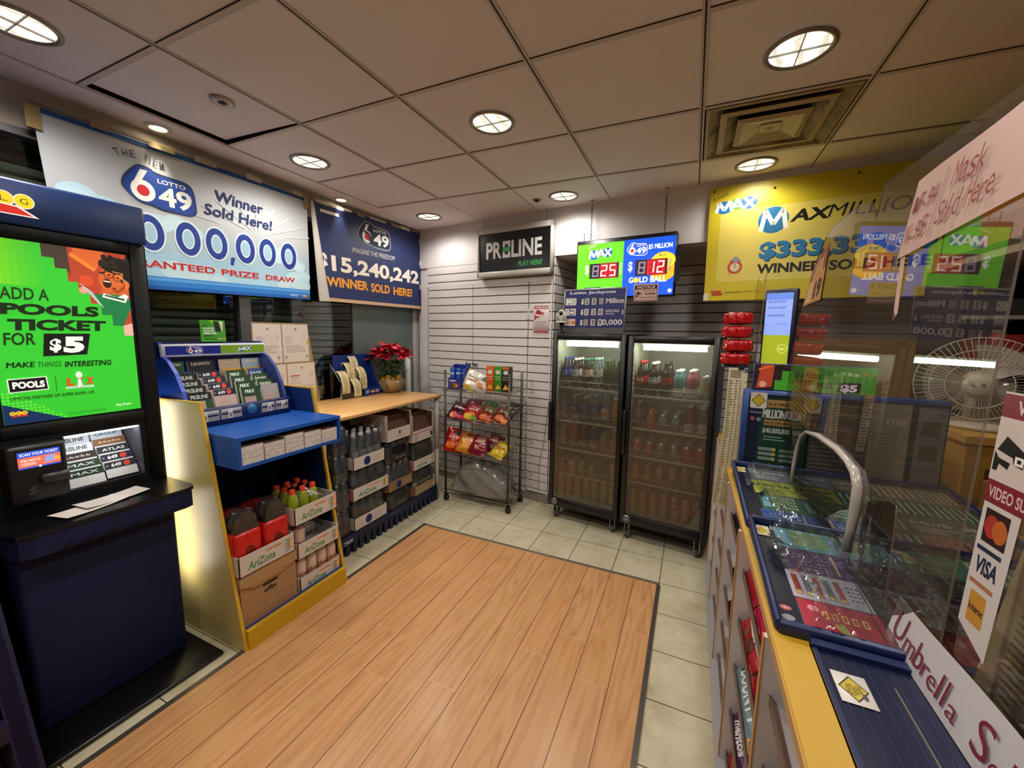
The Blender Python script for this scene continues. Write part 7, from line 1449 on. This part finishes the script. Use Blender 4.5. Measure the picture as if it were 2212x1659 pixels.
# back counter with boxes and fan
t=thing('back_counter','low dark counter behind the serving side','counter',(1.35,2.0,0)); b=MB(); b.box(1.05,1.74,1.0,2.70,0,.93,mat('#5c4c3c',.6)); b.box(1.035,1.74,.98,2.70,.93,.955,mat('#6c5a48',.5)); b.build('carcass',t)
o=MB(); o.box(1.055,1.42,2.22,2.62,.956,1.205,mat('#a3772c',.7)); o.box(1.045,1.43,2.21,2.63,1.18,1.212,mat('#b08436',.7)); o.box(1.12,1.18,2.2185,2.2195,1.0,1.08,mat('#4a3014',.7)); o=o.build('cardboard_box',None,None,(1.24,2.42,.956)); tag(o,'mustard cardboard box carrying the white fan','box')
o=MB(); o.box(1.06,1.28,1.75,2.12,.956,1.06,mat('#8a6428',.7)); o.box(1.065,1.275,1.76,2.11,1.06,1.064,mat('#9c7434',.7)); o=o.build('cardboard_box',None,None,(1.17,1.9,.956)); tag(o,'smaller low cardboard box in front of the fan box','box')
t=thing('desk_fan','white round desk fan with wire guard behind the counter','fan',(1.20,2.42,1.2125)); FC=(1.165,2.44,1.407); FW=mat('#b3a694',.4)
b=MB(); b.lathe([(0,1.213),(.135,1.213),(.14,1.228),(.10,1.243),(.05,1.252),(0,1.252)],FW,c=(1.20,2.46,0),seg=32); b.build('base',t)
b=MB(); b.tube([(1.20,2.50,1.245),(1.20,2.52,1.33),(1.19,2.54,1.40)],[.045,.032,.03],FW,14); b.build('neck',t)
fd=Vector((-.42,-.9,.02)).normalized(); fu=Vector((0,0,1)); fr_=fd.cross(fu).normalized(); fu=fr_.cross(fd)
FF=axes(FC,fr_,fu,fd)
b=MB(FF); b.lathe([(0,-.14),(.05,-.135),(.058,-.10),(.055,-.05),(0,-.045)],FW,seg=20); b.build('motor_housing',t)
b=MB(FF); R_=.205
for k in range(60):
    a=2*PI*k/60; c,s=math.cos(a),math.sin(a); b.tube([(.045*c,.045*s,.075),(.12*c,.12*s,.066),(.185*c,.185*s,.035),(R_*c,R_*s,0)],.0015,FW,4,caps=False)
for r,z in ((R_,0),(.15,.056),(.10,.070)): b.tube([(r*math.cos(a),r*math.sin(a),z) for a in [2*PI*k/40 for k in range(40)]],.0026,FW,5,closed=True)
b.lathe([(0,.084),(.040,.082),(.050,.074),(.050,.070),(0,.070)],FW,seg=24); b.build('front_guard',t)
b=MB(FF)
for k in range(40):
    a=2*PI*k/40; c,s=math.cos(a),math.sin(a); b.tube([(.05*c,.05*s,-.06),(.15*c,.15*s,-.055),(R_*c,R_*s,0)],.0013,FW,4,caps=False)
b.build('rear_guard',t)
b=MB(FF); b.lathe([(0,.04),(.035,.035),(.035,-.03),(0,-.03)],mat('#8a7f70',.4),seg=18)
for k in range(3):
    a0=2*PI*k/3; b.grid(8,6,lambda u,v:((.03+.145*v)*math.cos(a0+(u-.5)*(.9+.5*v)),(.03+.145*v)*math.sin(a0+(u-.5)*(.9+.5*v)),.02*(u-.5)*2),mat('#8f8474',.35))
b.build('blades',t)
g=Gfx(.0004); g.rrect(-.022,-.008,.022,.008,.006,'#6a5c4c'); g.put(MB(FF),lambda x,y,d:(x,y,.0835+d)).build('badge',t)
# white paper pad
o=MB(Matrix.Translation((1.02,1.62,CTZ))@Matrix.Rotation(.3,4,'Z')); o.box(-.06,.06,-.09,.09,.0008,.006,mat('#c9b4ac',.6)); o=o.build('paper_pad',None,None,(.98,1.62,CTZ)); o.location=(.90,2.32,CTZ); tag(o,'white paper pad on the serving side of the counter','paper')
# soffit, framed poster, shelf unit
struct(MB().box(1.24,1.75,-1.6,3.10,1.98,CZ,plaster('soffit_paint','#a3937e','#b0a08b',2,.7)),'wall_soffit')
t=thing('framed_poster','large dark-framed poster, green at its left end, high on the right soffit','poster',(1.235,2.5,2.33))
b=MB(); b.box(1.228,1.238,1.75,3.075,2.02,2.615,mat('#1a120e',.4)); b.build('frame',t)
g=Gfx(.0004); mr=lambda x,y,d:(1.2278-d,x,y); g.rect(1.77,2.04,3.055,2.595,'#b06a24'); g.rect(2.74,2.04,3.055,2.595,'#6aa83c'); g.rect(1.77,2.04,2.74,2.16,'#9c5420'); g.ring(2.35,2.30,.10,.125,'#b8b4d0'); g.text('MENU',2.98,2.80,2.50,.05,'#1c3a14',.03)  # pale ring is a ring-light reflection painted into the poster
g.put(MB(),mr,0,.4).build('poster_print',t)
t=thing('shelf_unit','dark shelf unit with red packs and cans at the right edge behind the counter','shelving',(1.45,2.95,0)); SU=mat('#1c1612',.6); SP=mat('#8f8578',.5)
b=MB(); b.box(1.19,1.20,2.72,3.08,.0,1.97,SU); b.box(1.73,1.74,2.72,3.08,.0,1.97,SU); b.box(1.19,1.74,3.07,3.085,.0,1.97,SU); b.build('carcass',t)
for z in (1.27,1.50,1.72): MB().box(1.20,1.73,2.72,3.07,z-.018,z,SP).build('shelf',t)
for k in range(4):
    o=MB().rbox(1.225+.12*k,1.33+.12*k,2.75,2.95,1.5006,1.60+.03*(k%2),mat(['#7c1c18','#8a241c','#6a1a1c','#7a2c20'][k],.35),.008,2).build('snack_box',None,None,(1.28+.12*k,2.85,1.5)); tag(o,['leftmost red snack box on the middle shelf of the dark unit','second red snack box from the left on the dark unit','third red snack box from the left on the dark unit','rightmost red snack box on the dark unit'][k],'box','red boxes on the dark shelf unit')
for k in range(5):
    place('shelfcan%d'%(k%2),lambda k=k:can('food_can','','can',.125,.035,['#6a6c70','#3c4c54'][k%2],((.2,.7,['#8a8c90','#5a2c28'][k%2]),)),(1.25+.095*k,2.80,1.2705),0,['first','second','third','fourth','last'][k]+(' grey' if k%2==0 else ' dark')+' tin from the left on the lowest visible shelf of the dark unit','tins on the dark shelf unit')
o=MB().box(1.22,1.60,2.745,2.93,1.7206,1.80,mat('#2a2420',.6)).build('dark_carton',None,None,(1.41,2.84,1.72)); tag(o,'dark carton on the upper shelf of the dark unit','box')
# lottery terminal body and clutter on the serving side
t=thing('ticket_terminal','dark lottery terminal with keypad bumps behind the upright ticket display','terminal',(.82,2.35,CTZ)); b=MB(); b.rbox(.66,.98,2.22,2.52,CTZ+.0005,1.14,mat('#15130f',.5),.015,2); b.build('body',t)
b=MB()
for i in range(6):
    for j in range(4): b.rbox(.70+.04*i,.725+.04*i,2.26+.05*j,2.29+.05*j,1.14,1.147,mat('#2c2822',.4),.003,1)
b.build('keypad',t)

# printed notice and small packet behind the nearest screen
t=thing('printed_notice','large cream printed notice sheet standing behind the nearest acrylic screen','paper sheet',(.50,.62,.99))
q=quadmap((.478,.90,.975),(.478,.42,.975),(.492,.42,1.32),(.492,.845,1.36),.46,.36,(-1,0,0))
b=MB(); b.grid(10,6,lambda u,v:q(u*.46,v*.36,.006*math.sin(u*6)*v),mat('#b9a67c',.65)); b.build('paper',t)
g=Gfx(.0002); random.seed(9); g.lines(.05,.44,.03,.34,26,'#7d6c48',.34,.35); b=MB(); g.put(b,lambda x,y,d:q(x,y,d+.0072)); b.build('print',t)
o=bag('snack_bag','small red packet lying on the near ticket tray behind the screens','snack',.12,.16,.04,'#a01c20',gt('PRO','#1c1410',None,(-.45,-.2),'#c8a080'),None,None,93); o.location=(.74,1.12,1.043); o.rotation_euler=(.25,0,.6)
